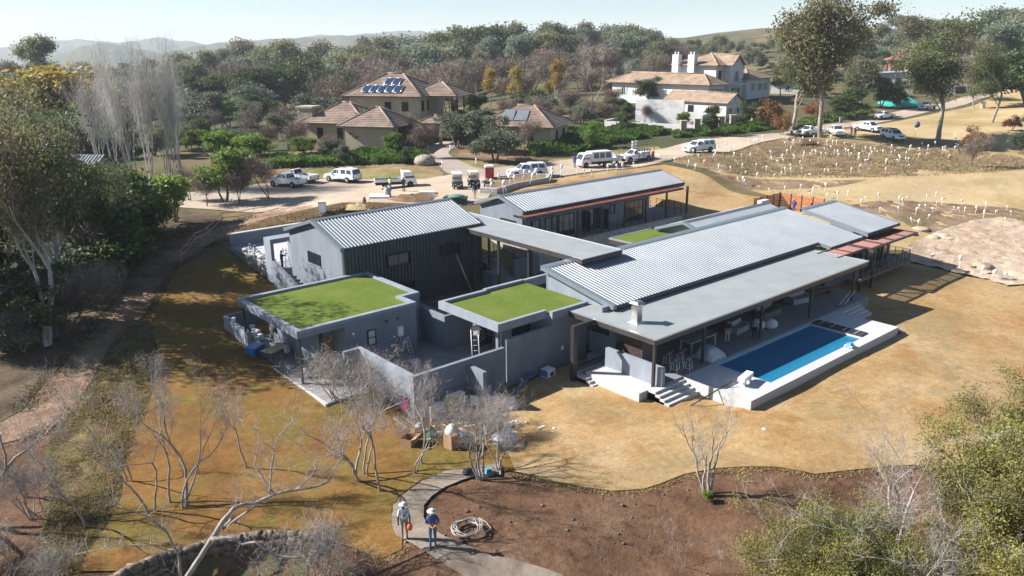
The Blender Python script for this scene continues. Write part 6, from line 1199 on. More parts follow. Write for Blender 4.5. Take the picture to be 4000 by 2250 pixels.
    if roofload: part(t, 'roof_load', m_trim, lambda b: b.lathe([(.1, 1.78), (.62, 1.8), (.66, 1.88), (.5, 1.93), (.1, 1.92)], 16, (0.05, 0, 0)))
    if open_door:
        d = part(t, 'open_door', P, lambda b: b.hexa([(1.1, -.9, .5), (1.0, -1.9, .5), (.95, -1.88, .5), (1.05, -.9, .5), (1.1, -.9, 1.1), (1.0, -1.9, 1.1), (.95, -1.88, 1.1), (1.05, -.9, 1.1)]))
        part(d, 'door_window_frame', P, lambda b: b.tube([(1.07, -.95, 1.1), (1.0, -1.0, 1.65), (.95, -1.6, 1.65), (.98, -1.86, 1.1)], .03, 5))
    if bull: part(t, 'bull_bar', m_trim, lambda b: [b.tube([(xf+.1, -.55, .5), (xf+.14, -.5, 1.02), (xf+.14, .5, 1.02), (xf+.1, .55, .5)], .035, 6), b.tube([(xf+.14, -.5, .75), (xf+.14, .5, .75)], .03, 6)])
    if rack:   # glazier's frame over cab and bed
        part(t, 'glass_rack', m_steel, lambda b: [b.tube([(x, s*.95, .6 if x < .5 else 1.0), (x, s*.85, 2.9)], .03, 5) for x in (-2.5, -1.6, -.7, .1) for s in (-1, 1)]+[b.tube([(-2.6, s*.9-.03*k, .9+.4*k), (.3, s*.9-.03*k, .9+.4*k)], .025, 5) for s in (-1, 1) for k in range(6)]+[b.tube([(x, -.85, 2.9), (x, .85, 2.9)], .03, 5) for x in (-2.5, -1.6, -.7, .1)])
        part(t, 'front_rack', m_steel, lambda b: [b.tube([(.1, s*.8, 2.5), (2.7, s*.8, 2.0)], .03, 5) for s in (-1, 1)]+[b.tube([(2.7, -.8, 2.0), (2.7, .8, 2.0)], .03, 5), b.tube([(2.65, -.5, 2.0), (2.6, -.5, .8)], .03, 5), b.tube([(2.65, .5, 2.0), (2.6, .5, .8)], .03, 5)])
        for k in range(4): part(t, 'white_drum', m_wplastic, lambda b: b.cyl((-.5-k*.45, .55, .67), (-.5-k*.45, .55, 1.5), .19, n=12))
        part(t, 'orange_panel', mat('orange_sticker', (.7, .16, .03), .5), lambda b: b.box(.25, .62, -Wd/2-.012, -Wd/2-.003, .65, 1.05)); part(t, 'bonnet_panel', MATS['orange_sticker'], lambda b: b.box(2.1, 2.45, .35, .8, 1.02, 1.075))
    return t
def cabover(label, loc, rz, body='canopy', name='light_truck'):
    t = thing(name, label, 'truck', loc, rz); Wd = 1.75
    part(t, 'cab', m_car, lambda b: shell(b, [(2.42, .5), (2.5, .75), (2.44, 1.15), (2.02, 1.9), (1.75, 1.98), (.92, 1.98), (.9, .5)], Wd))
    part(t, 'windscreen', m_blueg, lambda b: b.quad((2.46, -.72, 1.2), (2.46, .72, 1.2), (2.075, .64, 1.86), (2.075, -.64, 1.86)))
    for s in (-1, 1):
        p = [(1.12, s*(Wd/2+.006), 1.2), (2.18, s*(Wd/2+.006), 1.2), (1.92, s*(Wd/2-.01), 1.82), (1.12, s*(Wd/2-.01), 1.82)]; part(t, 'side_window', m_blueg, lambda b: b.quad(*(p if s < 0 else p[::-1])))
        part(t, 'mirror', m_trim, lambda b: b.cbox(2.2, s*(Wd/2+.14), 1.35, .08, .2, .28)); part(t, 'headlight', m_lamp, lambda b: b.cbox(2.44, s*.62, .82, .14, .34, .22)); part(t, 'wheel_arch', m_trim, lambda b: b.cyl((1.75, s*(Wd/2-.14), .42), (1.75, s*(Wd/2+.004), .42), .4, n=16))
    part(t, 'bumper', m_car, lambda b: b.box(2.35, 2.55, -.84, .84, .38, .62)); part(t, 'number_plate', m_plate, lambda b: b.box(2.552, 2.565, -.25, .25, .44, .55)); part(t, 'chassis', m_trim, lambda b: (b.box(-2.5, 2.2, -.45, .45, .38, .62),))
    for x, r in ((1.75, .32), (-1.4, .32)):
        for s in (-1, 1): wheel(t, x, s*(Wd/2-.12), r, .22)
    part(t, 'bed_floor', m_trim, lambda b: b.box(-2.6, .8, -.86, .86, .72, .8))
    hh = 1.12
    for s in (-1, 1): part(t, 'drop_side', m_car, lambda b: b.box(-2.6, .8, s*.86-.03, s*.86+.03, .803, hh)); part(t, 'tail_light', m_tail, lambda b: b.box(-2.66, -2.6, s*.7-.1, s*.7+.1, .62, .72))
    part(t, 'tailgate', m_car, lambda b: b.box(-2.63, -2.57, -.83, .83, .803, hh)); part(t, 'headboard', m_car, lambda b: b.box(.74, .8, -.83, .83, .803, hh))
    if body == 'canopy':
        part(t, 'canopy', m_car, lambda b: house_box(b, -2.6, .86, -2.5, .8, hh+.003, 2.15, 1.78, 1.62))
        for f0, f1 in ((.06, .32), (.37, .6), (.65, .9)): side_glass(t, -2.6, .86, -2.5, .8, hh, 2.15, 1.78, 1.62, f0, f1, 'canopy_window')
        end_glass(t, -2.6, -2.5, hh, 2.15, 1.78, 1.62, -1, 'rear_hatch')
    else:
        part(t, 'load', m_trim, lambda b: b.box(-2.4, .5, -.75, .75, .81, .95)); part(t, 'cab_guard', m_car, lambda b: [b.tube([(.77, s*.75, hh), (.77, s*.72, 2.1)], .03, 5) for s in (-1, 0, 1)]+[b.tube([(.77, -.75, z), (.77, .75, z)], .03, 5) for z in (1.5, 2.1)])
    return t
def golf_cart(label, loc, rz, roof):
    t = thing('golf_cart', label, 'golf cart', loc, rz)
    part(t, 'body', m_trim, lambda b: (shell(b, [(1.15, .3), (1.22, .5), (1.0, .8), (.62, .9), (.55, .42), (-.1, .4), (-.15, .72), (-1.1, .8), (-1.2, .4)], 1.15),)); part(t, 'seat', mat('cart_seat', (.45, .38, .28), .7), lambda b: (b.box(-.55, .0, -.52, .52, .75, .88),)); part(t, 'backrest', MATS['cart_seat'], lambda b: b.hexa([(-.62, -.5, .9), (-.54, -.5, .9), (-.54, .5, .9), (-.62, .5, .9), (-.74, -.5, 1.3), (-.67, -.5, 1.3), (-.67, .5, 1.3), (-.74, .5, 1.3)]))
    part(t, 'roof', roof, lambda b: b.hexa([(-1.0, -.6, 1.82), (.75, -.6, 1.82), (.75, .6, 1.82), (-1.0, .6, 1.82), (-.92, -.54, 1.9), (.67, -.54, 1.9), (.67, .54, 1.9), (-.92, .54, 1.9)]))
    for (x, s) in ((.68, 1), (.68, -1), (-.9, 1), (-.9, -1)): part(t, 'pillar', m_trim, lambda b: b.tube([(x+.12 if x > 0 else x, s*.5, .85), (x, s*.52, 1.82)], .022, 5))
    part(t, 'steering_wheel', m_trim, lambda b: b.tube([(.42+.05*math.sin(a), .28+.17*math.cos(a), 1.1+.15*math.sin(a)) for a in np.linspace(0, 6.28, 13)], .018, 4))
    part(t, 'windscreen', mat('clear_screen', (.25, .28, .3), .1, .05, 2, trans=.8), lambda b: b.quad((.8, -.5, .9), (.8, .5, .9), (.7, .5, 1.75), (.7, -.5, 1.75)))
    for x in (.75, -.78):
        for s in (-1, 1): wheel(t, x, s*.5, .23, .2)
    for s in (-1, 1): part(t, 'headlight', m_lamp, lambda b: b.cbox(1.17, s*.35, .6, .08, .16, .12))
    part(t, 'number_plate', m_plate, lambda b: b.box(1.225, 1.235, -.2, .2, .4, .5)); return t
def onroad(xf, yf): p = GF(xf, yf); return (p[0], p[1], hgrid(p[0], p[1])+.07)
def hd(p, q):   # heading from ground pixel p (rear) to q (front)
    a = GF(*p); b = GF(*q); return math.atan2(b[1]-a[1], b[0]-a[0])
AZ = lambda deg: RZ0+math.radians(deg)      # 0 = facing image right, 90 = away, 180 = left, -90 = towards camera
pickup('white double cab pickup with roll bar, nearest of the two parked together', onroad(723, 470), AZ(155), 'double'); pickup('white single cab pickup half hidden beside the double cab', onroad(755, 459), AZ(152), 'single')
pickup('white pickup with canopy parked alone on the verge side', onroad(862, 458), AZ(150), 'canopy'); cabover('white drop side truck with two workers at its bed', onroad(996, 472), AZ(14), 'bed', 'drop_side_truck')
golf_cart('golf cart with rounded white roof, the left one', onroad(1151, 474), AZ(-80), m_white); golf_cart('golf cart with thin flat cream roof, the right one', onroad(1192, 470), AZ(-75), mat('cream_roof', (.6, .55, .42), .6))
pickup('white canopy pickup parked behind the raised stone bed', onroad(1325, 446), AZ(196), 'canopy'); cabover('white cab-over van with windowed canopy near the verge', onroad(1493, 420), AZ(206), 'canopy', 'canopy_van')
pickup('white glazier pickup with tall black rack frame', onroad(1600, 407), AZ(206), 'single', bull=True, rack=True); pickup('white canopy pickup driving down the upper road', onroad(1757, 384), AZ(207), 'extended')
for a in ((2038, 342, 205, 'single', 'older white pickup behind the twin eucalyptus trunks', {}), (2103, 341, 262, 'double', 'white pickup with black grille facing the camera under the trees', {}), (2182, 331, 300, 'double', 'white pickup with its tail to the road under the trees', {}), (2245, 352, 276, 'canopy', 'white pickup with open door and roof load, frontmost under the trees', dict(roofload=True, open_door=True)), (2221, 301, 206, 'double', 'white pickup on the road beyond the tree shade', dict(bull=True)), (2332, 276, 216, 'single', 'bluish white pickup behind the golf verge eucalyptus', {})):
    pickup(a[4], onroad(a[0], a[1]), AZ(a[2]), a[3], **a[5])
tr = thing('luggage_trailer', 'pale grey trailer with raised lid between van and glazier pickup', 'trailer', onroad(1543, 414), AZ(206))
part(tr, 'box', m_wplastic, lambda b: b.box(-.9, .9, -.7, .7, .5, 1.05)); part(tr, 'lid', m_wplastic, lambda b: b.hexa([(-.85, -.7, 1.07), (-.8, .7, 1.07), (-.85, .7, 1.12), (-.9, -.7, 1.12), (.6, -.7, 1.75), (.65, .7, 1.75), (.6, .7, 1.8), (.55, -.7, 1.8)])); part(tr, 'drawbar', m_trim, lambda b: b.tube([(.9, 0, .5), (1.7, 0, .45)], .05, 5))
for s in (-1, 1): wheel(tr, -.1, s*.78, .28, .18)
# ------------------------------------------------------------------ people (one skinned body each; faces +x before turning)
def _pm(n, c): return mat(n, c, .85, .1, 6)
SK_D = _pm('dark_skin', (.055, .03, .02)); SK_L = _pm('light_skin', (.45, .24, .17)); SHOE = _pm('shoe', (.06, .05, .045))
CLO = dict(white=_pm('white_cotton', (.68, .68, .68)), blue=_pm('blue_shirt', (.045, .085, .22)), denim=_pm('denim', (.09, .15, .27)), khaki=_pm('khaki', (.33, .28, .22)), overall=_pm('blue_overall', (.02, .06, .30)), black=_pm('black_cloth', (.015, .015, .018)), navy=_pm('navy', (.02, .025, .06)), orange=_pm('orange_vest', (.75, .12, .02)), lime=_pm('lime_vest', (.55, .62, .12)), grey=_pm('grey_cloth', (.25, .25, .26)), brown=_pm('brown_jacket', (.3, .12, .04)), pale=_pm('pale_trousers', (.42, .40, .38)), cream=_pm('cream_hat', (.62, .55, .42)), plaid=None)
def _plaid():
    mt = bpy.data.materials.new('plaid_shirt'); mt.use_nodes = True; nt = mt.node_tree; b = nt.nodes['Principled BSDF']; tc = _n(nt, 'ShaderNodeTexCoord').outputs['Object']
    ck = _n(nt, 'ShaderNodeTexChecker'); ck.inputs['Scale'].default_value = 16; ck.inputs[1].default_value = (.5, .5, .5, 1); ck.inputs[2].default_value = (.03, .03, .04, 1); nt.links.new(tc, ck.inputs[0]); nt.links.new(ck.outputs[0], b.inputs['Base Color']); b.inputs['Roughness'].default_value = .9; return mt
CLO['plaid'] = _plaid()
def person(label, loc, rz, shirt='overall', legs=None, skin=SK_D, hat=None, sleeves='long', H=1.75, pose=None, emblem=False, bag=None):
    """pose: overrides of joint positions (metres for a 1.75 m figure)"""
    legs = legs or shirt; k = H/1.75
    J = dict(pel=(0, 0, .96), spi=(.0, 0, 1.12), che=(.0, 0, 1.33), nec=(.0, 0, 1.49), hd0=(.015, 0, 1.56), hd1=(.03, 0, 1.645), hd2=(.015, 0, 1.72), nose=(.115, 0, 1.625),
             sL=(0, .17, 1.42), eL=(-.02, .235, 1.14), wL=(.04, .25, .9), sR=(0, -.17, 1.42), eR=(-.02, -.235, 1.14), wR=(.04, -.25, .9),
             hL=(0, .09, .93), kL=(.02, .1, .5), aL=(-.02, .1, .09), tL=(.14, .125, .035), hR=(0, -.09, .93), kR=(.02, -.1, .5), aR=(-.02, -.1, .09), tR=(.14, -.125, .035))
    J.update(pose or {})
    R = dict(pel=.145, spi=.135, che=.155, nec=.06, hd0=.07, hd1=.1, hd2=.075, nose=.014, sL=.075, eL=.048, wL=.034, hL=.095, kL=.062, aL=.045, tL=.04)
    for a in ('s', 'e', 'w', 'h', 'k', 'a', 't'): R[a+'R'] = R[a+'L']
    E_ = [('pel', 'spi', 's'), ('spi', 'che', 's'), ('che', 'nec', 's'), ('nec', 'hd0', 'f'), ('hd0', 'hd1', 'f'), ('hd1', 'hd2', 'f'), ('hd1', 'nose', 'f')]
    for s in 'LR':
        E_ += [('che', 's'+s, 's'), ('s'+s, 'e'+s, 's'), ('e'+s, 'w'+s, 's' if sleeves == 'long' else 'f'), ('pel', 'h'+s, 'l'), ('h'+s, 'k'+s, 'l'), ('k'+s, 'a'+s, 'l'), ('a'+s, 't'+s, 'b')]
        w = Vector(J['w'+s]); d = (w-Vector(J['e'+s])).normalized(); sd = d.cross(Vector((1, 0, 0))); sd = sd.normalized() if sd.length > .2 else Vector((0, 1, 0)); pd = d.cross(sd)
        J['p'+s] = tuple(w+d*.075); R['p'+s] = .03; E_.append(('w'+s, 'p'+s, 'f'))
        for i, (off, L) in enumerate(((-.03, .07), (-.01, .085), (.01, .08), (.03, .06))):
            q = Vector(J['p'+s])+sd*off+d*L*.55+pd*.005; J['f%d%s' % (i, s)] = tuple(q); R['f%d%s' % (i, s)] = .0095; J['g%d%s' % (i, s)] = tuple(q+d*L*.5+pd*.022); R['g%d%s' % (i, s)] = .008; E_ += [('p'+s, 'f%d%s' % (i, s), 'f'), ('f%d%s' % (i, s), 'g%d%s' % (i, s), 'f')]
        q = w+d*.03+pd*.045-sd*.015; J['th'+s] = tuple(q); R['th'+s] = .011; J['tu'+s] = tuple(q+d*.05+pd*.012); R['tu'+s] = .009; E_ += [('w'+s, 'th'+s, 'f'), ('th'+s, 'tu'+s, 'f')]
    names = list(J); ix = {n: i for i, n in enumerate(names)}
    me = bpy.data.meshes.new('body'); me.from_pydata([J[n] for n in names], [(ix[a], ix[b]) for a, b, _ in E_], [])
    tmp = bpy.data.objects.new('tmp_body', me); COL.objects.link(tmp); md = tmp.modifiers.new('skin', 'SKIN'); md.use_smooth_shade = True; sub = tmp.modifiers.new('sub', 'SUBSURF'); sub.levels = 1; sub.render_levels = 1
    for i, n in enumerate(names): me.skin_vertices[0].data[i].radius = (R[n], R[n]*(1.18 if n in ('spi', 'che', 'pel') else 1)); me.skin_vertices[0].data[i].use_root = (n == 'pel')
    dg = bpy.context.evaluated_depsgraph_get(); bm_ = bpy.data.meshes.new_from_object(tmp.evaluated_get(dg)); bpy.data.objects.remove(tmp)
    for m_ in (CLO[shirt], CLO[legs], skin, SHOE): bm_.materials.append(m_)
    sl = {'s': 0, 'l': 1, 'f': 2, 'b': 3}; seg = [(Vector(J[a]), Vector(J[b]), sl[c]) for a, b, c in E_]
    idx = []
    for p in bm_.polygons:
        c = p.center; best = (9, 0)
        for a, b, m_ in seg:
            ab = b-a; t = max(0, min(1, (c-a).dot(ab)/max(1e-9, ab.length_squared))); dd = (c-(a+ab*t)).length
            if dd < best[0]: best = (dd, m_)
        idx.append(best[1])
    bm_.polygons.foreach_set('material_index', idx); bm_.polygons.foreach_set('use_smooth', [True]*len(bm_.polygons))
    t = thing('person', label, 'person', loc, rz); t.scale = (k,)*3; link('body', bm_, t)
    hd = Vector(J['hd1'])
    if hat == 'brim': part(t, 'hat', CLO['cream'], lambda b: b.lathe([(.21, .045), (.2, .06), (.112, .065), (.108, .13), (.07, .155), (.0, .16)], 16, tuple(hd)))
    elif hat == 'cap': part(t, 'cap', CLO['grey'], lambda b: (b.lathe([(.112, .02), (.112, .07), (.07, .12), (0, .13)], 14, tuple(hd)), b.box(hd.x+.07, hd.x+.2, hd.y-.07, hd.y+.07, hd.z+.03, hd.z+.045)))
    elif hat == 'helmet': part(t, 'helmet', m_white, lambda b: b.lathe([(.13, .02), (.135, .03), (.115, .05), (.1, .11), (.05, .145), (0, .15)], 14, tuple(hd)))
    else: part(t, 'hair', CLO['black'], lambda b: b.lathe([(.095, .0), (.108, .04), (.095, .09), (.05, .125), (0, .13)], 12, (hd.x-.018, hd.y, hd.z)))
    for s in (-1, 1): part(t, 'eye', CLO['black'], lambda b: b.cyl((hd.x+.085, s*.034+hd.y, hd.z+.005), (hd.x+.1, s*.034+hd.y, hd.z+.005), .012, n=6)); part(t, 'ear', skin, lambda b: b.lathe([(.012, -.03), (.022, 0), (.012, .03)], 6, (hd.x-.005, hd.y+s*.1, hd.z)))
    if emblem:
        nv = mat('navy_print', (.03, .045, .12), .7); c = Vector((.175, 0, 1.29))
        o = part(t, 'shirt_emblem', nv, lambda b: b.cyl(c, c+Vector((.012, 0, 0)), .085, n=20)); z = c.x+.016
        part(o, 'emblem_letters', CLO['white'], lambda b: [b.tube([(z, p[0], c.z+p[1]), (z, q[0], c.z+q[1])], .007, 4) for p, q in (((-.035, .06), (0, .01)), ((.035, .06), (0, .01)), ((-.055, .02), (-.025, -.055)), ((-.025, -.055), (0, -.005)), ((0, -.005), (.025, -.055)), ((.025, -.055), (.055, .02)))]+[b.tube([(z, .075*math.cos(a), c.z+.075*math.sin(a)) for a in np.linspace(0, 6.283, 17)], .006, 4)])
        part(t, 'sleeve_badge', nv, lambda b: b.cyl((.165, .11, 1.4), (.175, .11, 1.4), .03, n=12))
    return t
arms_bent = dict(eL=(.02, .27, 1.16), wL=(.2, .1, 1.08), eR=(.0, -.26, 1.15), wR=(.2, -.06, 1.06))
walk = dict(kL=(.14, .1, .52), aL=(.2, .1, .1), tL=(.36, .12, .06), kR=(-.06, -.1, .5), aR=(-.26, -.1, .13), tR=(-.12, -.12, .035), wL=(-.05, .25, .9), wR=(.14, -.25, .92))
def gp(xf, yf, up=0.0): p = GF(xf, yf); return (p[0], p[1], hgrid(p[0], p[1])+up)
P1 = person('man in white printed shirt and sun hat holding an orange bag on the path', gp(1019, 1362, .13), AZ(-75), 'white', 'khaki', SK_D, 'brim', 'short', 1.84, dict(hd1=(.02, .015, 1.645), wL=(.08, .24, .9)), True)
P2 = person('man in blue polo shirt, jeans and cream hat on the path', gp(1090, 1381, .13), AZ(-80), 'blue', 'denim', SK_L, 'brim', 'short', 1.87, arms_bent)
ob = thing('orange_bag', 'crumpled orange bag held by the man in white', 'bag', gp(1037, 1336, .95)); part(ob, 'sack', mat('orange_plastic', (.8, .13, .04), .5), lambda b: b.lathe([(.03, .12), (.1, .05), (.14, -.08), (.11, -.2), (.05, -.24)], 9)); part(ob, 'handle', MATS['orange_plastic'], lambda b: b.tube([(-.06, 0, .1), (0, 0, .3), (.06, 0, .1)], .012, 4))
ob.location = tuple(Vector(P1.location)+Vector((*(RGT*.26-FWD*.12)[:2], .78)))
Zt = lambda px, py, z: tuple(at_z(px, py, z))
person('man in black shirt and pale trousers standing on the covered terrace', Zt(2839, 1342, .0), AZ(-95), 'black', 'pale', SK_L, None, 'short', 1.8, arms_bent)
person('woman in checked shirt and black trousers on the covered terrace', Zt(2945, 1325, .0), AZ(60), 'plaid', 'black', SK_L, None, 'long', 1.66, arms_bent)
person('worker in blue overalls painting at the doorway ladder', (28.9, 64.9, 1.41), AZ(40), 'overall', None, SK_D, 'cap', 'long', 1.75, dict(eR=(.2, -.24, 1.3), wR=(.42, -.16, 1.45), eL=(.15, .24, 1.15), wL=(.38, .16, 1.2)))
person('man in blue overalls standing behind the white van', gp(1446, 424, .06), AZ(-90), 'overall', None, SK_D, None, 'long', 1.76)
person('man in navy jacket walking between the wings by the raised bed', gp(1195, 502, .06), AZ(-100), 'navy', 'pale', SK_D, None, 'long', 1.78, walk)
person('worker in orange vest and white helmet beside the glazier pickup', gp(1641, 408, .06), AZ(-70), 'orange', 'navy', SK_D, 'helmet', 'long', 1.75, arms_bent)
person('worker in lime vest loading the drop side truck', gp(982, 482, .06), AZ(60), 'lime', 'overall', SK_D, None, 'long', 1.74, dict(eR=(.2, -.2, 1.25), wR=(.38, -.12, 1.2), eL=(.2, .2, 1.25), wL=(.38, .12, 1.2)))
person('worker in navy leaning at the drop side truck cab', gp(1016, 484, .06), AZ(100), 'navy', None, SK_D, 'cap', 'long', 1.74, arms_bent)
person('man in brown jacket with raised arm under the right trees', gp(2140, 345, .06), AZ(-60), 'brown', 'denim', SK_L, None, 'long', 1.78, dict(eR=(.1, -.28, 1.5), wR=(.12, -.12, 1.64)))
person('man in pale shirt and dark trousers under the right trees', gp(2150, 346, .06), AZ(-120), 'grey', 'black', SK_L, 'cap', 'long', 1.74)
person('worker bending over among the wrapped saplings at the right', gp(2412, 382, .06), AZ(180), 'grey', 'navy', SK_D, 'cap', 'long', 1.72, dict(spi=(.12, 0, 1.08), che=(.32, 0, 1.18), nec=(.45, 0, 1.24), hd0=(.52, 0, 1.25), hd1=(.6, 0, 1.24), hd2=(.66, 0, 1.22), nose=(.66, 0, 1.16), sL=(.34, .17, 1.2), sR=(.34, -.17, 1.2), eL=(.4, .22, .95), wL=(.46, .2, .72), eR=(.4, -.22, .95), wR=(.46, -.2, .72)))
person('worker in blue overalls seen over the main roof by the timber screen', (84.6, 47.6, 1.25), AZ(60), 'overall', None, SK_D, 'cap', 'long', 1.76, arms_bent)
person('dark haired worker beside the timber screen, right one', (85.2, 45.8, 1.0), AZ(90), 'navy', None, SK_D, None, 'long', 1.7)
sit = dict(pel=(0, 0, .18), spi=(-.02, 0, .34), che=(0, 0, .55), nec=(.03, 0, .71), hd0=(.06, 0, .78), hd1=(.09, 0, .86), hd2=(.08, 0, .94), nose=(.18, 0, .84), sL=(.02, .17, .64), sR=(.02, -.17, .64), eL=(.15, .24, .42), wL=(.34, .15, .38), eR=(.15, -.24, .42), wR=(.34, -.15, .38), hL=(.02, .1, .17), hR=(.02, -.1, .17), kL=(.42, .14, .38), kR=(.42, -.14, .38), aL=(.68, .13, .1), aR=(.68, -.13, .1), tL=(.82, .14, .06), tR=(.82, -.14, .06))
person('worker in white overalls sitting on the stone terrace wall, left one', (29.2, 72.6, 1.4), AZ(-30), 'white', None, SK_D, 'cap', 'long', 1.75, sit)
person('worker in white overalls sitting on the stone terrace wall, right one', (29.3, 71.7, 1.4), AZ(-20), 'white', None, SK_D, 'cap', 'long', 1.75, sit)
# ------------------------------------------------------------------ yard, street and terrace things
m_red = mat('red_plastic', (.42, .03, .035), .45, .1, 3); m_bluep = mat('blue_plastic', (.02, .12, .38), .45, .15, 3); m_card = mat('cardboard', (.36, .22, .12), .85, .15, 4); m_black = mat('black_plastic', (.02, .02, .022), .5, .1, 4); m_wrap = mat('grey_wrap', (.30, .31, .32), .35, .25, 3, bump=.5, bscale=5); m_wood = mat('pale_wood', (.52, .42, .30), .8, .2, 5); m_bag = mat('white_sack', (.62, .62, .60), .8, .15, 6, bump=.4, bscale=8)
m_hose = mat('grey_hose', (.30, .28, .25), .6, .15, 9); m_greent = mat('green_net', (.10, .20, .15), .8, .25, 4); m_turq = mat('turquoise_tarp', (.04, .36, .29), .6, .2, 1.5, bump=.6, bscale=2); m_rattan = mat('rattan', (.14, .12, .11), .8, .3, 20)
def single(name, label, cat, mt, fn, loc, rz=0.0, group=None):
    b = MB(); fn(b); o = b.build(name, mt); o.location = loc; o.rotation_euler = (0, 0, rz); return tag(o, label, cat, group)
p = gp(1231, 461); t = thing('portable_toilet', 'red portable toilet cabin with white roof beside the golf carts', 'toilet', p, AZ(8))
part(t, 'cabin', m_red, lambda b: b.box(-.55, .55, -.55, .55, .05, 2.1)); part(t, 'door', mat('red_door', (.5, .05, .05), .45), lambda b: (b.box(-.45, .45, -.585, -.553, .15, 2.0),)); part(t, 'roof', m_white, lambda b: b.hexa([(-.6, -.6, 2.1), (.6, -.6, 2.1), (.6, .6, 2.1), (-.6, .6, 2.1), (-.5, -.5, 2.3), (.5, -.5, 2.3), (.5, .5, 2.3), (-.5, .5, 2.3)])); part(t, 'corner_post', m_white, lambda b: b.box(-.59, -.553, -.59, -.5, .05, 2.1))
# raised planter ------------------------------------------------------
PP = [GF(x, y) for x, y in ((1208, 487), (1212, 466), (1245, 457), (1326, 450), (1384, 452), (1380, 460), (1300, 474), (1250, 490))]
t = thing('raised_planter', 'raised stone planter with bare soil and wrapped saplings behind the rear wing', 'planter', (float(np.mean([q[0] for q in PP])), float(np.mean([q[1] for q in PP])), 3.5), world_parts=True)
poly = [(q[0], q[1]) for q in PP]; cxp, cyp = np.mean(poly, 0); inn = [(cxp+(x-cxp)*.9, cyp+(y-cyp)*.9) for x, y in poly]
part(t, 'soil', m_bed, lambda b: b.prism(inn, 3.0, 4.2))
for i in range(len(poly)):
    j = (i+1) % len(poly); part(t, 'wall', m_wallstone, lambda b: b.hexa([(*poly[i], 3.0), (*poly[j], 3.0), (*inn[j], 3.0), (*inn[i], 3.0), (*poly[i], 4.3), (*poly[j], 4.3), (*inn[j], 4.3), (*inn[i], 4.3)]))
# wrapped saplings ----------------------------------------------------
m_fleece = mat('frost_fleece', (.74, .73, .72), .9, .08, 6); SAP = []
for s in range(6):
    r_ = random.Random(s); b = MB(); ln = Vector((r_.uniform(-.25, .25), r_.uniform(-.25, .25), 0)); hh = r_.uniform(.55, .85)
    b.m = 0; b.tube([(0, 0, -.05), ln*.4+Vector((0, 0, hh*.5)), ln+Vector((0, 0, hh))], [.035, .028, .03], 5)
    c = ln+Vector((0, 0, hh)); R_ = r_.uniform(.14, .2); up2 = r_.uniform(.35, .5); tl = Vector((r_.uniform(-.4, .4), r_.uniform(-.4, .4), 1)).normalized()
    pts = [c+tl*up2*f for f in (-.1, .15, .45, .75, .95, 1.02)]; b.m = 0; b.tube(pts, [.035, R_*.6, R_, R_*.95, R_*.6, .02], 8); SAP.append(b.mesh('wrapped_sapling', m_fleece))
def sap(xf, yf, grp, lab, k, s=1.0, foot=12):
    p = GF(xf, yf+foot); o = link('wrapped_sapling', SAP[k % 6], None, (p[0], p[1], hgrid(p[0], p[1])), random.uniform(0, 6.28), (s*random.uniform(.7, 1.15), s*random.uniform(.7, 1.15), s*random.uniform(.6, 1.3))); return tag(o, lab, 'sapling', grp)
S1 = [(95,410),(275,450),(318,455),(165,410),(480,460),(725,490),(950,475),(40,500),(110,540),(70,600),(155,590),(175,580),(265,570),(290,550),(460,510),(490,550),(410,580),(530,590),(650,580),(735,590),(805,590),(920,590),(1070,600),(1025,640),(1040,670),(735,660),(650,690),(130,670),(80,730),(495,710),(430,725),(310,745),(555,760),(640,745),(755,735),(815,755),(935,700),(985,750),(1205,680),(1185,720),(1280,640),(1355,670),(1290,700),(1315,740),(1400,715),(1470,730),(1270,770),(1110,795),(1215,860),(1495,855),(1600,640),(1590,730),(1635,700),(1700,775),(1690,820),(1820,830),(1780,740),(1855,640),(1840,670),(2030,610),(1970,675),(2100,670),(2070,740),(2000,750),(1965,780),(2205,620),(2345,660),(2335,690),(2400,765),(2490,660),(2500,470),(2520,520),(2280,490),(2215,540),(175,780),(15,780),(45,830)]
S2 = [(320,5),(437,18),(593,10),(525,40),(737,42),(840,45),(1057,40),(700,90),(835,135),(990,75),(1020,85),(980,155),(1130,105),(1190,100),(1200,45),(1260,20),(1265,80),(1312,75),(1385,115),(1440,130),(1480,140),(1460,85),(1110,150),(1200,180),(1090,215),(1130,225),(1150,210),(1240,130),(1560,140),(1635,118),(1625,175),(1715,145),(1800,110),(1830,160),(1780,200)]
S3 = [(20,1170),(35,1200),(75,1230),(110,1190),(165,1255),(190,1190),(230,1220),(260,1170),(320,1155),(355,1150),(435,1165),(525,1170),(590,1140),(615,1165),(680,1190),(740,1225),(765,1185),(685,1260),(525,1275),(460,1290),(425,1295),(250,1285),(315,1325),(175,1300),(130,1300),(85,1310),(40,1320),(620,1295),(880,1290),(885,1220),(985,1210),(1050,1215),(1070,1255),(235,1420),(425,1425),(325,1445),(115,1440),(15,1430)]
S4 = [(1780,1070),(1830,1060),(1885,1040),(1855,1075),(1835,1090),(1800,1070),(1620,1100),(1680,1090),(1640,1115),(1555,1120),(1525,1165),(1510,1170),(1360,1150),(1410,1165),(1445,1220),(1665,1165),(1720,1180),(1810,1180),(1730,1250),(1835,1255),(1915,1270),(1765,1295),(1655,1270),(1550,1270),(1840,1330),(1710,1350),(1745,1370),(1765,1380),(1580,1300)]
S5 = [(605,1320),(550,1300),(490,1300),(840,1275),(780,1270),(715,1280),(925,1230),(1215,1215),(1320,1230),(1375,1260)]
for k, (x, y) in enumerate(S1): sap(1964.2+x/5.714, 257.6+y/5.714, 'saplings of the upper planting bed', 'white fleece wrapped sapling in the upper bed below the parked pickups', k, .8, 7)
for k, (x, y) in enumerate(S2): sap(1932+x/3, 483+y/3, 'saplings of the lower planting bed', 'white fleece wrapped sapling in the lower bed right of the timber screen', k+2, .8, 9)
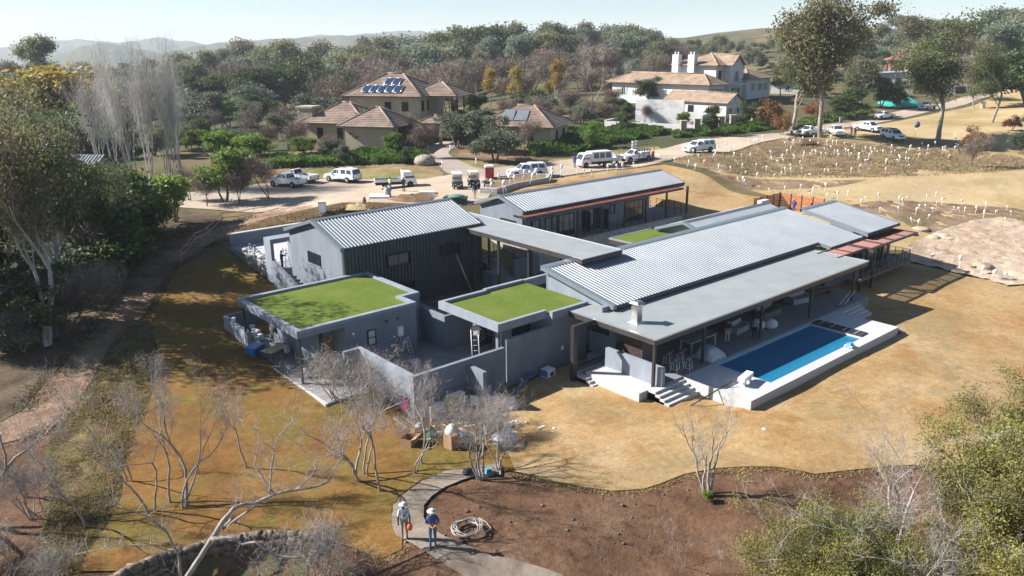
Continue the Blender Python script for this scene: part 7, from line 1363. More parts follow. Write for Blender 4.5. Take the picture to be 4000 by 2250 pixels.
for k, (x, y) in enumerate(S3): sap(1932+x/3, y/3, 'saplings of the middle planting bed', 'white fleece wrapped sapling along the pale band of the golf slope', k+1, .8, 7)
for k, (x, y) in enumerate(S4): sap(1288+x/3, y/3, 'saplings by the upper road', 'white fleece wrapped sapling on the rough slope beside the upper road', k+3, .85, 9)
for k, (x, y) in enumerate(S5): sap(1288+x/3, y/3, 'saplings on the slope lawn', 'white wrapped sapling on the tan lawn behind the rear wing', k, 1.0, 10)
for k, (x, y) in enumerate([(1260,560),(1295,640),(1440,440),(1600,470),(1720,470),(1485,610),(1540,590),(1820,390),(1965,420),(2010,390),(2040,390),(2110,370),(2370,310),(2525,300),(2330,380)]):
    q = at_z((1062.6+x/7.273)/.644, (386.4+y/7.273+16)/.644, 4.2); o = link('wrapped_sapling', SAP[k % 6], None, tuple(q), k*1.3, 1.25); tag(o, 'white fleece wrapped sapling in the raised stone planter', 'sapling', 'saplings of the raised planter')
for k, (x, y) in enumerate([(1220,495),(1445,560),(1595,610),(1680,635),(1800,640)]): sap(1932+x/3, 483+y/3, 'saplings on the pink rock edge', 'white fleece wrapped sapling on the edge of the pink rock', k, 1.1, 10)
# rock slope on the right ---------------------------------------------
zone('rock_slope', [(2262,652),(2300,612),(2345,592),(2420,566),(2480,552),(2575,565),(2575,720),(2480,704),(2400,688),(2330,670)], ground_mat('pink_rock', [(0.3, (.36, .255, .175)), (0.5, (.50, .375, .27)), (0.7, (.58, .46, .35))], scale=.18, fine=1.2, patch=[(.4, (.25, .17, .13), .58, .66, .7)], fine_amt=.4, bump=1.0, bdist=.3), 6, relief=lambda x, y: .02+.3*abs(noise.noise(Vector((x*.3, y*.16, 4))))+.25*abs(noise.noise(Vector((x*.9, y*.7, 2))))+.1*noise.noise(Vector((x*2.5, y*2.5, 2))), res=.4)
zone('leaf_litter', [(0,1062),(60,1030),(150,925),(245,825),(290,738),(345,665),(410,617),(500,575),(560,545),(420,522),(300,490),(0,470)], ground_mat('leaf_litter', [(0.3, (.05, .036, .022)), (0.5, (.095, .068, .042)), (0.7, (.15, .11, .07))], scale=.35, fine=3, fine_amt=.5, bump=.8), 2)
# barrier tape --------------------------------------------------------
t = thing('barrier_tape', 'red and white barrier tape strung on thin stakes along the dirt track', 'barrier', gp(500, 612), world_parts=True)
tp_ = [GF(*q) for q in ((458, 657), (493, 612), (525, 596), (560, 560), (640, 548), (700, 536))]; m_tape = mat('barrier_tape', (.66, .36, .34), .7, .3, 8)
for q in tp_: part(t, 'stake', m_wood, lambda b: b.box(q[0]-.025, q[0]+.025, q[1]-.025, q[1]+.025, q[2]-.2, q[2]+1.15))
for i in range(len(tp_)-1):
    for hh in (.55, 1.05): a, c = Vector(tp_[i])+Vector((0, 0, hh)), Vector(tp_[i+1])+Vector((0, 0, hh)); mdp = (a+c)/2-Vector((0, 0, .12)); part(t, 'tape', m_tape, lambda b: [b.hexa([p_+Vector((0, 0, -.035)), q_+Vector((0, 0, -.035)), q_+Vector((.012, .012, -.035)), p_+Vector((.012, .012, -.035)), p_+Vector((0, 0, .035)), q_+Vector((0, 0, .035)), q_+Vector((.012, .012, .035)), p_+Vector((.012, .012, .035))]) for p_, q_ in ((a, mdp), (mdp, c))])
# ladders -------------------------------------------------------------
def ladder(label, p0, p1, w=.4, n=10, mt=None, name='ladder'):
    mt = mt or m_alu; a, c = Vector(p0), Vector(p1); d = (c-a); s = d.cross(Vector((0, 0, 1))) if abs(d.normalized().z) < .99 else Vector((1, 0, 0)); s.normalize(); t = thing(name, label, 'ladder', tuple(a), world_parts=True)
    for k in (-1, 1): part(t, 'rail', mt, lambda b: b.tube([a+s*w/2*k, c+s*w/2*k], .03, 4))
    for i in range(n): q = a+d*(i+.5)/n; part(t, 'rung', mt, lambda b: b.tube([q-s*w/2, q+s*w/2], .018, 4))
    return t
ladder('aluminium ladder leaning on the dark cladding under the right window', (40.97, 53.0, -.45), (40.0, 53.9, 3.0), .42, 11)
ladder('long pale wooden ladder lying along the courtyard wall', (23.15, 40.6, -.75), (22.75, 35.0, -.85), .55, 22, m_wood)
t = ladder('white ladder draped with cloth inside the courtyard', (31.6, 40.6, -.45), (32.2, 41.5, 1.5), .5, 6, m_white); part(t, 'cloth', m_bag, lambda b: b.hexa([(31.9, 41.2, 1.35), (32.5, 41.0, 1.35), (32.6, 41.5, 1.35), (32.0, 41.7, 1.35), (32.0, 41.3, 1.62), (32.4, 41.2, 1.6), (32.5, 41.4, 1.6), (32.1, 41.6, 1.62)]))
def stepladder(label, x, y, z, hh, mt, rz=0.0):
    t = thing('stepladder', label, 'ladder', (x, y, z), rz)
    for k in (-1, 1): part(t, 'rail', mt, lambda b: b.tube([(.45, k*.24, 0), (0, k*.17, hh)], .025, 4)); part(t, 'back_leg', mt, lambda b: b.tube([(-.45, k*.24, 0), (0, k*.17, hh)], .02, 4))
    for i in range(6): f = (i+1)/7; part(t, 'tread', mt, lambda b: b.box(.45*(1-f)-.05, .45*(1-f)+.05, -.22+.05*f, .22-.05*f, hh*f-.012, hh*f+.012))
    return t
stepladder('aluminium stepladder under the wall mounted water heater', 28.1, 43.9, -.45, 1.6, m_alu, -1.2); stepladder('white painted stepladder in the doorway portal', 29.35, 65.15, 1.41, 1.9, m_white, .5); stepladder('dark stepladder leaning under the middle grass roof', 33.6, 39.4, -.45, 1.8, m_wood, .7)
t = thing('water_heater', 'white gas water heater on the garage wall', 'water heater', (28.02, 44.55, 1.05), world_parts=True); part(t, 'case', m_wplastic, lambda b: b.box(27.83, 28.23, 44.46, 44.66, 1.05, 1.72)); part(t, 'pipe', m_alu, lambda b: b.tube([(28.03, 44.56, 1.05), (28.03, 44.58, .6)], .02, 5)); part(t, 'flue', m_alu, lambda b: b.cyl((28.03, 44.56, 1.72), (28.03, 44.56, 1.82), .05)); part(t, 'switch', m_white, lambda b: b.box(27.5, 27.64, 44.62, 44.66, 1.0, 1.12))
# air conditioners ----------------------------------------------------
def aircon(label, x, y, z, rz, s=1.0):
    t = thing('air_conditioner', label, 'air conditioner', (x, y, z), rz); t.scale = (s,)*3
    part(t, 'case', m_wplastic, lambda b: b.box(-.45, .45, -.17, .17, .08, .85)); part(t, 'fan_grille', m_black, lambda b: b.cyl((-.1, -.17, .46), (-.1, -.19, .46), .28, n=18)); part(t, 'side_grille', m_black, lambda b: [b.box(.452, .458, -.12+.085*i, -.07+.085*i, .15+.11*j, .22+.11*j) for i in range(3) for j in range(6)])
    for k in (-.3, .3): part(t, 'foot', m_black, lambda b: b.box(k-.05, k+.05, -.18, .18, 0, .078))
    return t
aircon('outdoor air conditioner unit at the courtyard wall corner', 24.7, 35.75, -1.0, math.pi, 1.15); aircon('second outdoor air conditioner unit, right of the corner one', 26.2, 35.85, -1.0, 0.0, 1.35)
AC = aircon('white roof height air conditioner before the timber screen', 73.0, 44.6, 3.55, .0, 1.5); part(AC, 'stand', m_plaster, lambda b: b.box(-.5, .5, -.3, .3, -3.2, -.002))
# garage forecourt clutter -------------------------------------------
K = lambda x, y, z=-.49: Zt(880+x/3.623, 1150+y/3.623, z)
def bucket(label, loc, s=1.0, lid=True):
    t = thing('bucket', label, 'bucket', loc); t.scale = (s,)*3; part(t, 'pail', m_wplastic, lambda b: b.lathe([(.14, 0), (.165, .36)], 14)); part(t, 'lid', m_white, lambda b: b.lathe([(.175, .362), (.175, .385), (.0, .39)], 14)); part(t, 'handle', m_alu, lambda b: b.tube([(.165*math.cos(a), .165*math.sin(a), .3-.1*abs(math.sin(a))) for a in np.linspace(0, 3.14, 8)], .006, 3)); return t
for (x, y, lb) in ((385, 520, 'backmost'), (425, 575, 'second'), (470, 590, 'lidded right'), (400, 620, 'left low'), (450, 690, 'tall front'), (505, 650, 'small right')): bucket('white paint bucket in the cluster by the low wall, the %s one' % lb, K(x, y), 1.25)
bucket('white paint bucket standing alone by the front garage post', K(1130, 1175), 1.5); q = K(190, 430, .8); bucket('white tub standing on the stepped garage wall', (20.7, 55.9, .79), .9)
t = thing('blue_crate', 'blue plastic cart box on the lawn edge by the garage', 'crate', K(430, 870), .5); part(t, 'tub', m_bluep, lambda b: b.hexa([(-.5, -.35, .2), (.5, -.35, .2), (.5, .35, .2), (-.5, .35, .2), (-.6, -.42, .75), (.6, -.42, .75), (.6, .42, .75), (-.6, .42, .75)])); part(t, 'lid', mat('blue_lid', (.05, .2, .42), .4), lambda b: b.box(-.62, .62, -.44, .44, .752, .8))
for s in (-1, 1): part(t, 'wheel', m_black, lambda b: b.cyl((-.3, s*.4, .13), (-.3, s*.48, .13), .13, n=12)); part(t, 'leg', m_bluep, lambda b: b.box(.35, .42, s*.3-.03, s*.3+.03, 0, .2))
t = thing('trestle_table', 'plywood sheet on a trestle in the garage forecourt', 'table', K(720, 900), .3); part(t, 'board', m_wood, lambda b: b.box(-.9, .9, -.5, .5, .72, .75))
for (x, y) in ((-.5, -.3), (.5, -.3), (-.5, .3), (.5, .3)): part(t, 'leg', m_steel, lambda b: b.tube([(x*1.2, y*1.2, 0), (x*.7, y*.7, .72)], .02, 4))
t = thing('generator', 'small red generator on the garage forecourt', 'generator', K(790, 800), .4); part(t, 'frame', m_black, lambda b: [b.tube([(x, y, 0), (x, y, .55)], .02, 4) for x in (-.3, .3) for y in (-.22, .22)]+[b.tube([(-.3, y, .55), (.3, y, .55)], .02, 4) for y in (-.22, .22)]); part(t, 'tank', m_red, lambda b: b.box(-.26, .26, -.19, .19, .38, .54)); part(t, 'engine', mat('engine_blue', (.08, .14, .25), .5), lambda b: b.box(-.25, .22, -.18, .18, .06, .375))
t = thing('jerry_can', 'white plastic jerry can beside the generator', 'can', K(875, 820), .3); part(t, 'body', m_wplastic, lambda b: b.hexa([(-.18, -.13, 0), (.18, -.13, 0), (.18, .13, 0), (-.18, .13, 0), (-.14, -.1, .55), (.14, -.1, .55), (.14, .1, .55), (-.14, .1, .55)])); part(t, 'cap', m_red, lambda b: b.cyl((.06, 0, .55), (.06, 0, .62), .05))
t = thing('cement_mixer', 'cement mixer with tilted drum under the garage roof', 'mixer', K(740, 650), 1.0); part(t, 'drum', mat('mixer_drum', (.12, .09, .08), .7), lambda b: b.tube([(-.35, 0, .9), (0, 0, 1.05), (.3, 0, 1.2), (.5, 0, 1.3)], [.22, .42, .4, .25], 12)); part(t, 'frame', m_steel, lambda b: [b.tube([(x, y, 0), (0, y*.6, .95)], .03, 5) for x in (-.4, .4) for y in (-.45, .45)])
for k, (x, y, lb, mt) in enumerate(((1060, 720, 'maroon sack leaning by the garage door wall', mat('maroon_sack', (.10, .03, .035), .9)), (1110, 740, 'dark sack beside the maroon one', m_black), (1030, 790, 'white sack on the paving before the maroon one', m_bag), (480, 770, 'white cement sack slumped by the blue cart', m_bag))):
    single('sack', lb, 'sack', mt, lambda b: b.lathe([(.22, 0), (.34, .12), (.3, .35), (.16, .5), (.03, .54)], 10), K(x, y), k*.8)
for k, (dy, lb) in enumerate(((70.6, 'middle'), (69.9, 'right'), (73.6, 'left'))): single('sack', 'white cement sack on the stone terrace wall, %s' % lb, 'sack', m_bag, lambda b: b.lathe([(.25, 0), (.38, .1), (.32, .28), (.1, .36)], 10), (29.15, dy, 1.42), k)
bucket('pale bucket on the stone terrace beside the white sacks', (29.5, 69.2, 1.36), 1.2)
# rubble in front of the courtyard -----------------------------------
Q = lambda x, y, z=-.93: Zt(1400+x/3.22, 1300+y/3.22, z)
def carton(label, loc, rz, sx, sy, sz, open_=True, mt=None):
    mt = mt or m_card; t = thing('cardboard_box', label, 'box', loc, rz); part(t, 'wall', mt, lambda b: (b.box(-sx/2, sx/2, -sy/2, -sy/2+.02, 0, sz), b.box(-sx/2, sx/2, sy/2-.02, sy/2, 0, sz), b.box(-sx/2, -sx/2+.02, -sy/2+.02, sy/2-.02, 0, sz), b.box(sx/2-.02, sx/2, -sy/2+.02, sy/2-.02, 0, sz))); part(t, 'base', mt, lambda b: b.box(-sx/2+.02, sx/2-.02, -sy/2+.02, sy/2-.02, .01, .03))
    if open_:
        for s in (-1, 1): part(t, 'flap', mt, lambda b: b.hexa([(-sx/2, s*sy/2, sz), (sx/2, s*sy/2, sz), (sx/2, s*sy/2+s*.01, sz+.01), (-sx/2, s*sy/2+s*.01, sz+.01), (-sx/2, s*(sy/2+.28), sz+.14), (sx/2, s*(sy/2+.28), sz+.14), (sx/2, s*(sy/2+.28), sz+.15), (-sx/2, s*(sy/2+.28), sz+.15)]))
    return t
carton('open cardboard box with flaps spread on the rust lawn', Q(640, 1400), .5, .9, .7, .5); t = carton('tall cardboard box stuffed with white plastic', Q(1180, 1440), .2, .75, .6, .95)
part(t, 'white_plastic', m_bag, lambda b: b.lathe([(.3, .7), (.42, .95), (.3, 1.25), (.12, 1.4), (.02, 1.42)], 9)); carton('flattened dark cardboard box behind the open one', Q(590, 1290), .9, .8, .6, .25)
t = thing('printed_carton', 'white and blue printed appliance carton by the entrance wall', 'box', (33.9, 35.75, -.93), .1); part(t, 'carton', m_white, lambda b: b.box(-.4, .4, -.32, .32, 0, .62)); part(t, 'blue_side', mat('blue_print', (.06, .2, .38), .6), lambda b: b.box(-.406, -.401, -.32, .32, .15, .62)); part(t, 'picture', mat('dark_print', (.03, .05, .11), .6), lambda b: b.box(-.1, .25, -.328, -.322, .14, .42)); part(t, 'tape', mat('packing_tape', (.55, .5, .42), .4), lambda b: b.box(-.4, .4, -.04, .04, .6205, .623))
t = thing('metal_tub', 'silver grey skip tub covered with plastic by the path end', 'tub', Q(1830, 1430), .4); part(t, 'tub', m_alu, lambda b: (b.hexa([(-.5, -.4, 0), (.5, -.4, 0), (.5, .4, 0), (-.5, .4, 0), (-.65, -.5, .6), (.65, -.5, .6), (.65, .5, .6), (-.65, .5, .6)]),)); part(t, 'sheet', m_wrap, lambda b: b.lathe([(.75, .3), (.66, .62), (.4, .8), (.0, .84)], 10)); part(t, 'opening', m_black, lambda b: b.box(-.6, .1, -.45, .2, .6, .607))
for k, (x, y, lb, mt, s) in enumerate(((915, 1310, 'green plastic bag by the ladder end', mat('green_bag', (.05, .33, .2), .5), .7), (1310, 1310, 'light blue plastic packaging on the rubble', mat('light_blue_bag', (.12, .36, .6), .5), .7), (1880, 1210, 'light blue wrapper pile near the path end', MATS.get('light_blue_bag') or m_bluep, .7), (900, 1240, 'black refuse bag beside the green one', m_black, .7), (765, 1190, 'white round lump at the wall corner', m_bag, .6), (1670, 860, 'blue heap of tarpaulin at the courtyard wall foot', m_bluep, 1.3), (1950, 960, 'pale boulder on the rubble edge', m_wallstone, .9), (1300, 960, 'dark blue tarpaulin heap under the twiggy shrub', mat('dark_blue_tarp', (.03, .05, .14), .6), 1.6))):
    single('rubbish_heap' if 'heap' in lb else ('boulder' if 'boulder' in lb else 'plastic_bag'), lb, 'rubbish' if 'boulder' not in lb else 'stone', mt, lambda b: b.lathe([(.3*s, -.03), (.42*s, .12*s), (.36*s, .3*s), (.2*s, .45*s), (.04, .48*s)], 9), Q(x, y), k*1.1)
rb = MB(); r_ = random.Random(9)
for i in range(420):
    q = Q(r_.gauss(1500, 330), r_.gauss(1180, 110)); s = r_.uniform(.04, .16); a = r_.uniform(0, 6.28); rb.m = r_.choice((0, 0, 1, 2)); c_, s_ = math.cos(a), math.sin(a); l = s*r_.uniform(1, 3)
    pts = [(q[0]+c_*dx*l-s_*dy*s, q[1]+s_*dx*l+c_*dy*s, hgrid(q[0], q[1])+.05+dz) for dz in (0, s*.6) for dx, dy in ((-.5, -.5), (.5, -.5), (.5, .5), (-.5, .5))]; rb.hexa(pts)
tag(rb.build('building_rubble', [m_bed, m_wood, m_bag]), 'scattered building rubble and offcuts before the courtyard wall', 'rubble', kind='stuff')
t = thing('blue_pipes', 'bundle of blue pipes leaning along the courtyard wall foot', 'pipes', (29.7, 34.9, -.9), world_parts=True)
for k in range(4): part(t, 'pipe', m_bluep, lambda b: b.cyl((29.6+.07*k, 34.85, -.85+.05*(k % 2)), (32.6+.07*k, 36.15, -.45+.05*(k % 2)), .045, n=8))
t = thing('pink_jacket', 'pink jacket hanging on the sunny courtyard wall end', 'jacket', (23.5, 37.1, .0)); part(t, 'jacket', mat('magenta_cloth', (.5, .03, .22), .8), lambda b: b.hexa([(-.14, -.22, -.42), (.0, -.24, -.45), (.05, .2, -.45), (-.14, .22, -.4), (-.1, -.12, .2), (.04, -.14, .2), (.04, .14, .2), (-.1, .12, .2)])); part(t, 'hood', MATS['magenta_cloth'], lambda b: b.lathe([(.12, .2), (.13, .27), (.03, .33)], 8))
t = thing('garden_chair', 'white folding chair standing against the blade wall', 'chair', (27.2, 35.1, -1.0), 2.2)
part(t, 'seat', m_white, lambda b: b.box(-.25, .25, -.25, .25, .48, .52)); part(t, 'backrest', m_white, lambda b: b.box(-.25, .25, .24, .28, .52, 1.1))
for (x, y) in ((-.22, -.22), (.22, -.22), (-.22, .22), (.22, .22)): part(t, 'leg', m_white, lambda b: b.box(x-.025, x+.025, y-.025, y+.025, 0, .478))
single('plastic_sheet', 'white sheet lying on the courtyard paving', 'sheet', m_bag, lambda b: b.hexa([(-.45, -.3, 0), (.35, -.4, 0), (.45, .3, 0), (-.3, .4, 0), (-.45, -.3, .02), (.35, -.4, .03), (.45, .3, .02), (-.3, .4, .03)]), Q(700, 350, -.44))
for k, (xf, yf, lb, mt) in enumerate(((1177, 1197, 'black backpack lying on the upper path', m_black), (1231, 1197, 'teal and black backpack on the upper path', mat('teal_cloth', (.05, .24, .27), .8)))):
    t = thing('backpack', lb, 'backpack', gp(xf, yf, .13), k); part(t, 'bag', mt, lambda b: b.hexa([(-.25, -.18, 0), (.25, -.18, 0), (.25, .18, 0), (-.25, .18, 0), (-.18, -.12, .32), (.18, -.12, .3), (.18, .12, .28), (-.18, .12, .3)])); part(t, 'strap', m_black, lambda b: b.tube([(-.15, -.2, .05), (-.2, -.32, .12), (.1, -.3, .15), (.15, -.2, .2)], .02, 4))
p = gp(1175, 1341, .12); t = thing('hose_coil', 'large coil of grey hose lying on the brown bank beside the men', 'hose', p)
part(t, 'coil', m_hose, lambda b: b.tube([((.62+.13*math.sin(i*.37)+.05*math.sin(i*1.7))*math.cos(i*.32), (.62+.13*math.cos(i*.29))*math.sin(i*.32), .05+.0035*i*.35+.03*math.sin(i*.8)) for i in range(170)], .026, 5)); part(t, 'tail', m_hose, lambda b: b.tube([(.3, -.7, .05), (.9, -.65, .04), (1.05, -.1, .04), (1.0, .4, .05)], .026, 5))
single('timber_pole', 'black pole leaning against the pool edge wall', 'pole', m_black, lambda b: b.cyl((0, 0, 0), (3.0, -.9, 1.1), .045, n=6), (37.0, 26.4, -.75), .0)
bp_ = bpy.data.objects[-1] if False else None
t = thing('stone_blocks', 'three white stone blocks forming a low bench on the pool terrace', 'blocks', (41.0, 25.2, .0), .2)
part(t, 'block', m_white, lambda b: b.box(-.75, -.05, -.22, .22, .35, .6)); part(t, 'block', m_white, lambda b: b.box(-.03, .7, -.22, .22, .35, .6)); part(t, 'block', m_white, lambda b: b.box(-.55, -.25, -.18, .18, .0, .347)); part(t, 'block', m_white, lambda b: b.box(.25, .55, -.18, .18, .0, .347))
# terrace furniture ---------------------------------------------------
def stool(label, x, y, rz):
    t = thing('bar_stool', label, 'stool', (x, y, 0), rz)
    for (a, c) in ((-.2, -.2), (.2, -.2), (.2, .2), (-.2, .2)): part(t, 'leg', m_white, lambda b: b.tube([(a*1.25, c*1.25, 0), (a*.9, c*.9, .72)], .022, 5))
    part(t, 'foot_rest', m_white, lambda b: [b.tube([(a*1.15, c*1.15, .25), (d*1.15, e*1.15, .25)], .015, 4) for a, c, d, e in ((-.2, -.2, .2, -.2), (.2, -.2, .2, .2), (.2, .2, -.2, .2), (-.2, .2, -.2, -.2))]); part(t, 'seat', m_rattan, lambda b: b.box(-.24, .24, -.24, .24, .72, .8)); part(t, 'backrest', m_rattan, lambda b: b.tube([(.2, -.26, .8), (-.1, -.27, 1.0), (-.26, -.1, 1.08), (-.26, .1, 1.08), (-.1, .27, 1.0), (.2, .26, .8)], [.03, .06, .1, .1, .06, .03], 6)); part(t, 'cushion', m_bag, lambda b: b.box(-.16, .12, -.16, .16, .802, .84)); return t
for (x, y, lb) in ((39.2, 29.3, 'front left'), (39.95, 28.85, 'front right'), (40.5, 29.9, 'rear right'), (39.7, 30.3, 'rear left')): stool('bar stool with white legs and woven seat, %s of the four' % lb, x, y, random.uniform(-.5, .5)+1.9)
t = thing('dining_table', 'long wooden table under the terrace roof behind the bar stools', 'table', (43.8, 30.9, 0)); part(t, 'top', mat('grey_table', (.3, .29, .29), .4), lambda b: b.box(-1.5, 1.5, -.55, .55, .84, .9)); part(t, 'apron', m_wood, lambda b: b.box(-1.4, 1.4, -.45, .45, .74, .837))
for (x, y) in ((-1.35, -.45), (1.35, -.45), (-1.35, .45), (1.35, .45)): part(t, 'leg', m_wood, lambda b: b.box(x-.05, x+.05, y-.05, y+.05, 0, .738))
qm = MB(); qm.smooth = True; g_ = []
for i in range(15):
    r2 = []
    for j in range(13):
        u_, v_ = i/14, j/12; x = 42.1+1.7*u_; y = 28.55+1.6*v_; e = min(u_, 1-u_, v_, 1-v_)*4; r2.append((x+.05*math.sin(j*1.3), y+.05*math.cos(i*1.7), .02+.75*min(1, e*.9)**.7+.05*math.sin(i*1.9+j)))
    g_.append(r2)
qm.grid(g_); tag(qm.build('covered_chair', mat('quilted_cover', (.45, .47, .5), .8, .1, 4, bump=.5, bscale=14)), 'large quilted grey cover draped over seating at the pool edge', 'cover')
def wrapped(label, loc, sx, sy, sz, rz=0.0, mt=None, legs=False):
    """furniture wrapped in plastic: seat block, back and arms under one film"""
    t = thing('wrapped_sofa', label, 'sofa', loc, rz); M = mt or m_wrap
    part(t, 'seat', M, lambda b: b.hexa([(-sx/2, -sy/2, .05), (sx/2, -sy/2, .05), (sx/2, sy/2, .05), (-sx/2, sy/2, .05), (-sx/2+.04, -sy/2+.05, sz*.58), (sx/2-.04, -sy/2+.05, sz*.58), (sx/2-.04, sy/2, sz*.6), (-sx/2+.04, sy/2, sz*.6)])); part(t, 'backrest', M, lambda b: b.hexa([(-sx/2+.05, sy/2-.25, sz*.6), (sx/2-.05, sy/2-.25, sz*.6), (sx/2-.05, sy/2, sz*.6), (-sx/2+.05, sy/2, sz*.6), (-sx/2+.1, sy/2-.15, sz), (sx/2-.1, sy/2-.15, sz), (sx/2-.1, sy/2, sz), (-sx/2+.1, sy/2, sz)]))
    for s in (-1, 1): part(t, 'armrest', M, lambda b: b.box(s*(sx/2-.12)-.1, s*(sx/2-.12)+.1, -sy/2+.02, sy/2-.26, sz*.585, sz*.78))
    for s in (-1, 1): part(t, 'foot', m_black, lambda b: b.box(s*sx*.4-.04, s*sx*.4+.04, -.04, .04, 0, .05))
    return t
wrapped('plastic wrapped sofa nearest the plaid shirted woman', (48.7, 30.9, 0), 1.9, .9, .8, .1); wrapped('long plastic wrapped sofa at the back of the terrace', (53.4, 31.4, 0), 2.4, 1.0, .85, 0, mat('dark_wrap', (.12, .13, .11), .4, .2, 3)); wrapped('plastic wrapped sofa at the right end of the terrace', (58.3, 31.6, 0), 2.2, 1.0, .8, -.2); 
for k, (x, y, lb) in enumerate(((51.2, 29.75, 'right'), (50.4, 30.3, 'left'))):
    t = thing('wrapped_pouf', 'round white wrapped pouf behind the third terrace post, %s one' % lb, 'pouf', (x, y, 0)); part(t, 'base', m_black, lambda b: b.cyl((0, 0, 0), (0, 0, .06), .35, n=14)); part(t, 'cushion', m_bag, lambda b: b.lathe([(.4, .06), (.52, .25), (.48, .5), (.3, .66), (.0, .7)], 14))
t = thing('wooden_bench', 'low brown wooden bench at the far end of the terrace', 'bench', (61.6, 31.6, 0), -.25); part(t, 'seat', mat('brown_wood', (.12, .055, .03), .6), lambda b: b.box(-1.3, 1.3, -.25, .25, .3, .42))
for s in (-1, 1): part(t, 'leg', MATS['brown_wood'], lambda b: b.box(s*1.1-.08, s*1.1+.08, -.22, .22, 0, .297))
t = thing('pool_net', 'pool net with white pole lying near the right terrace steps', 'pool net', (60.3, 29.2, 0)); part(t, 'pole', m_white, lambda b: b.cyl((-.1, -.2, .06), (2.0, -.15, .9), .022, n=6)); part(t, 'pole', m_white, lambda b: b.cyl((.3, -.45, .06), (2.05, -.35, .85), .022, n=6)); part(t, 'net', m_bluep, lambda b: b.lathe([(.3, .02), (.28, .06), (.05, .04)], 10, (-.5, -.15, 0)))
q = Zt(2800+1670/3.22, 1050+985/3.22, .005); t = thing('pool_cleaner', 'blue and white pool cleaning robot with coiled cable on the edge wall', 'pool cleaner', q); part(t, 'body', mat('robot_blue', (.12, .32, .55), .4), lambda b: b.hexa([(-.25, -.2, .08), (.25, -.2, .08), (.25, .2, .08), (-.25, .2, .08), (-.18, -.14, .32), (.18, -.14, .32), (.18, .14, .32), (-.18, .14, .32)])); part(t, 'cable', mat('pale_cable', (.4, .5, .6), .5), lambda b: b.tube([((.3+.06*math.sin(i))*math.cos(i*.45), -.1+(.22+.05*math.cos(i*1.3))*math.sin(i*.45), .04+.06*abs(math.sin(i*.6))) for i in range(70)], .012, 4))
for s in (-1, 1): part(t, 'track', m_white, lambda b: b.box(-.27, .27, s*.23-.04, s*.23+.04, .0, .16))
# street furniture ----------------------------------------------------
for k, (xf, yf, lb, hh) in enumerate(((812, 538, 'cream electrical box on the embankment behind the left wing', 1.3), (1596, 378, 'cream electrical box on the planted bank', 1.4), (2472, 272, 'white electrical box on the golden slope', 1.4))):
    t = thing('electrical_box', lb, 'electrical box', gp(xf, yf), AZ(10)); part(t, 'cabinet', mat('cream_cabinet', (.55, .50, .40), .7), lambda b: b.box(-.4, .4, -.3, .3, 0, hh)); part(t, 'lid', MATS['cream_cabinet'], lambda b: b.box(-.45, .45, -.35, .35, hh+.002, hh+.08)); part(t, 'door', m_wplastic, lambda b: b.box(-.34, .34, -.325, -.303, .15, hh-.1))
for k, (xf, yf, lb) in enumerate(((1113, 424, 'left'), (1198, 417, 'right'), (1133, 383, 'rear'))):
    t = thing('bollard', 'thin white bollard at the driveway mouth, %s one' % lb, 'bollard', gp(xf, yf)); part(t, 'shaft', m_white, lambda b: b.cyl((0, 0, -.1), (0, 0, 1.15), .07)); part(t, 'cap', m_black, lambda b: b.cyl((0, 0, 1.151), (0, 0, 1.2), .072))
t = thing('satellite_dish', 'grey round dish on a thin pole on the right verge', 'dish', gp(2301, 346), AZ(-90)); part(t, 'pole', m_alu, lambda b: b.cyl((0, 0, -.1), (0, 0, 2.2), .04)); part(t, 'reflector', mat('dish_grey', (.25, .26, .28), .5), lambda b: b.tube([(.12, 0, 2.35), (.05, 0, 2.32), (-.05, 0, 2.3)], [.62, .6, .3], 16))
t = thing('wheelie_bin', 'grey wheelie bin at the roadside under the right trees', 'bin', gp(2115, 310), AZ(-90)); part(t, 'tub', mat('bin_grey', (.16, .18, .16), .6), lambda b: b.hexa([(-.28, -.28, .08), (.28, -.28, .08), (.28, .28, .08), (-.28, .28, .08), (-.36, -.34, 1.15), (.36, -.34, 1.15), (.36, .34, 1.15), (-.36, .34, 1.15)])); part(t, 'lid', MATS['bin_grey'], lambda b: b.box(-.4, .4, -.38, .38, 1.152, 1.24))
for s in (-1, 1): part(t, 'wheel', m_black, lambda b: b.cyl((-.28, s*.3, .1), (-.28, s*.36, .1), .1, n=10))
def mound(name, label, cat, loc, R_, Hh, mt, seed, sx=1.0):
    b = MB(); b.smooth = True; n = 18; rows = []
    for i in range(9):
        f = i/8; rows.append([(R_*sx*(1-f)*math.cos(6.2832*j/n)*(1+.25*noise.noise(Vector((math.cos(6.28*j/n)*1.5, math.sin(6.28*j/n)*1.5, seed)))), R_*(1-f)*math.sin(6.2832*j/n), Hh*(1-(1-f)**2.2)+.5*Hh*noise.noise(Vector((j*1.3, i*1.1, seed)))*(f > 0)-.05) for j in range(n+1)])
        rows[-1][-1] = rows[-1][0]
    b.grid(rows); o = b.build(name, mt); o.location = loc; o.rotation_euler = (0, 0, AZ(0)); return tag(o, label, cat)
mound('tarpaulin_heap', 'turquoise tarpaulin heap by the upper road under the trees', 'tarpaulin', gp(2262, 265), 4.0, 1.8, m_turq, 1, 1.5)
mound('soil_heap', 'brown soil heap behind the left wing by the drop side truck', 'heap', gp(1040, 500), 1.9, .55, m_bed, 2, 1.8); mound('soil_heap', 'small sand heap on the embankment left of the rubble', 'heap', gp(895, 522), 1.3, .45, m_gold, 3, 1.4); mound('soil_heap', 'soil heap at the foot of the twin eucalyptus trunks', 'heap', gp(2000, 358), 2.4, .8, m_bed, 4, 1.4)
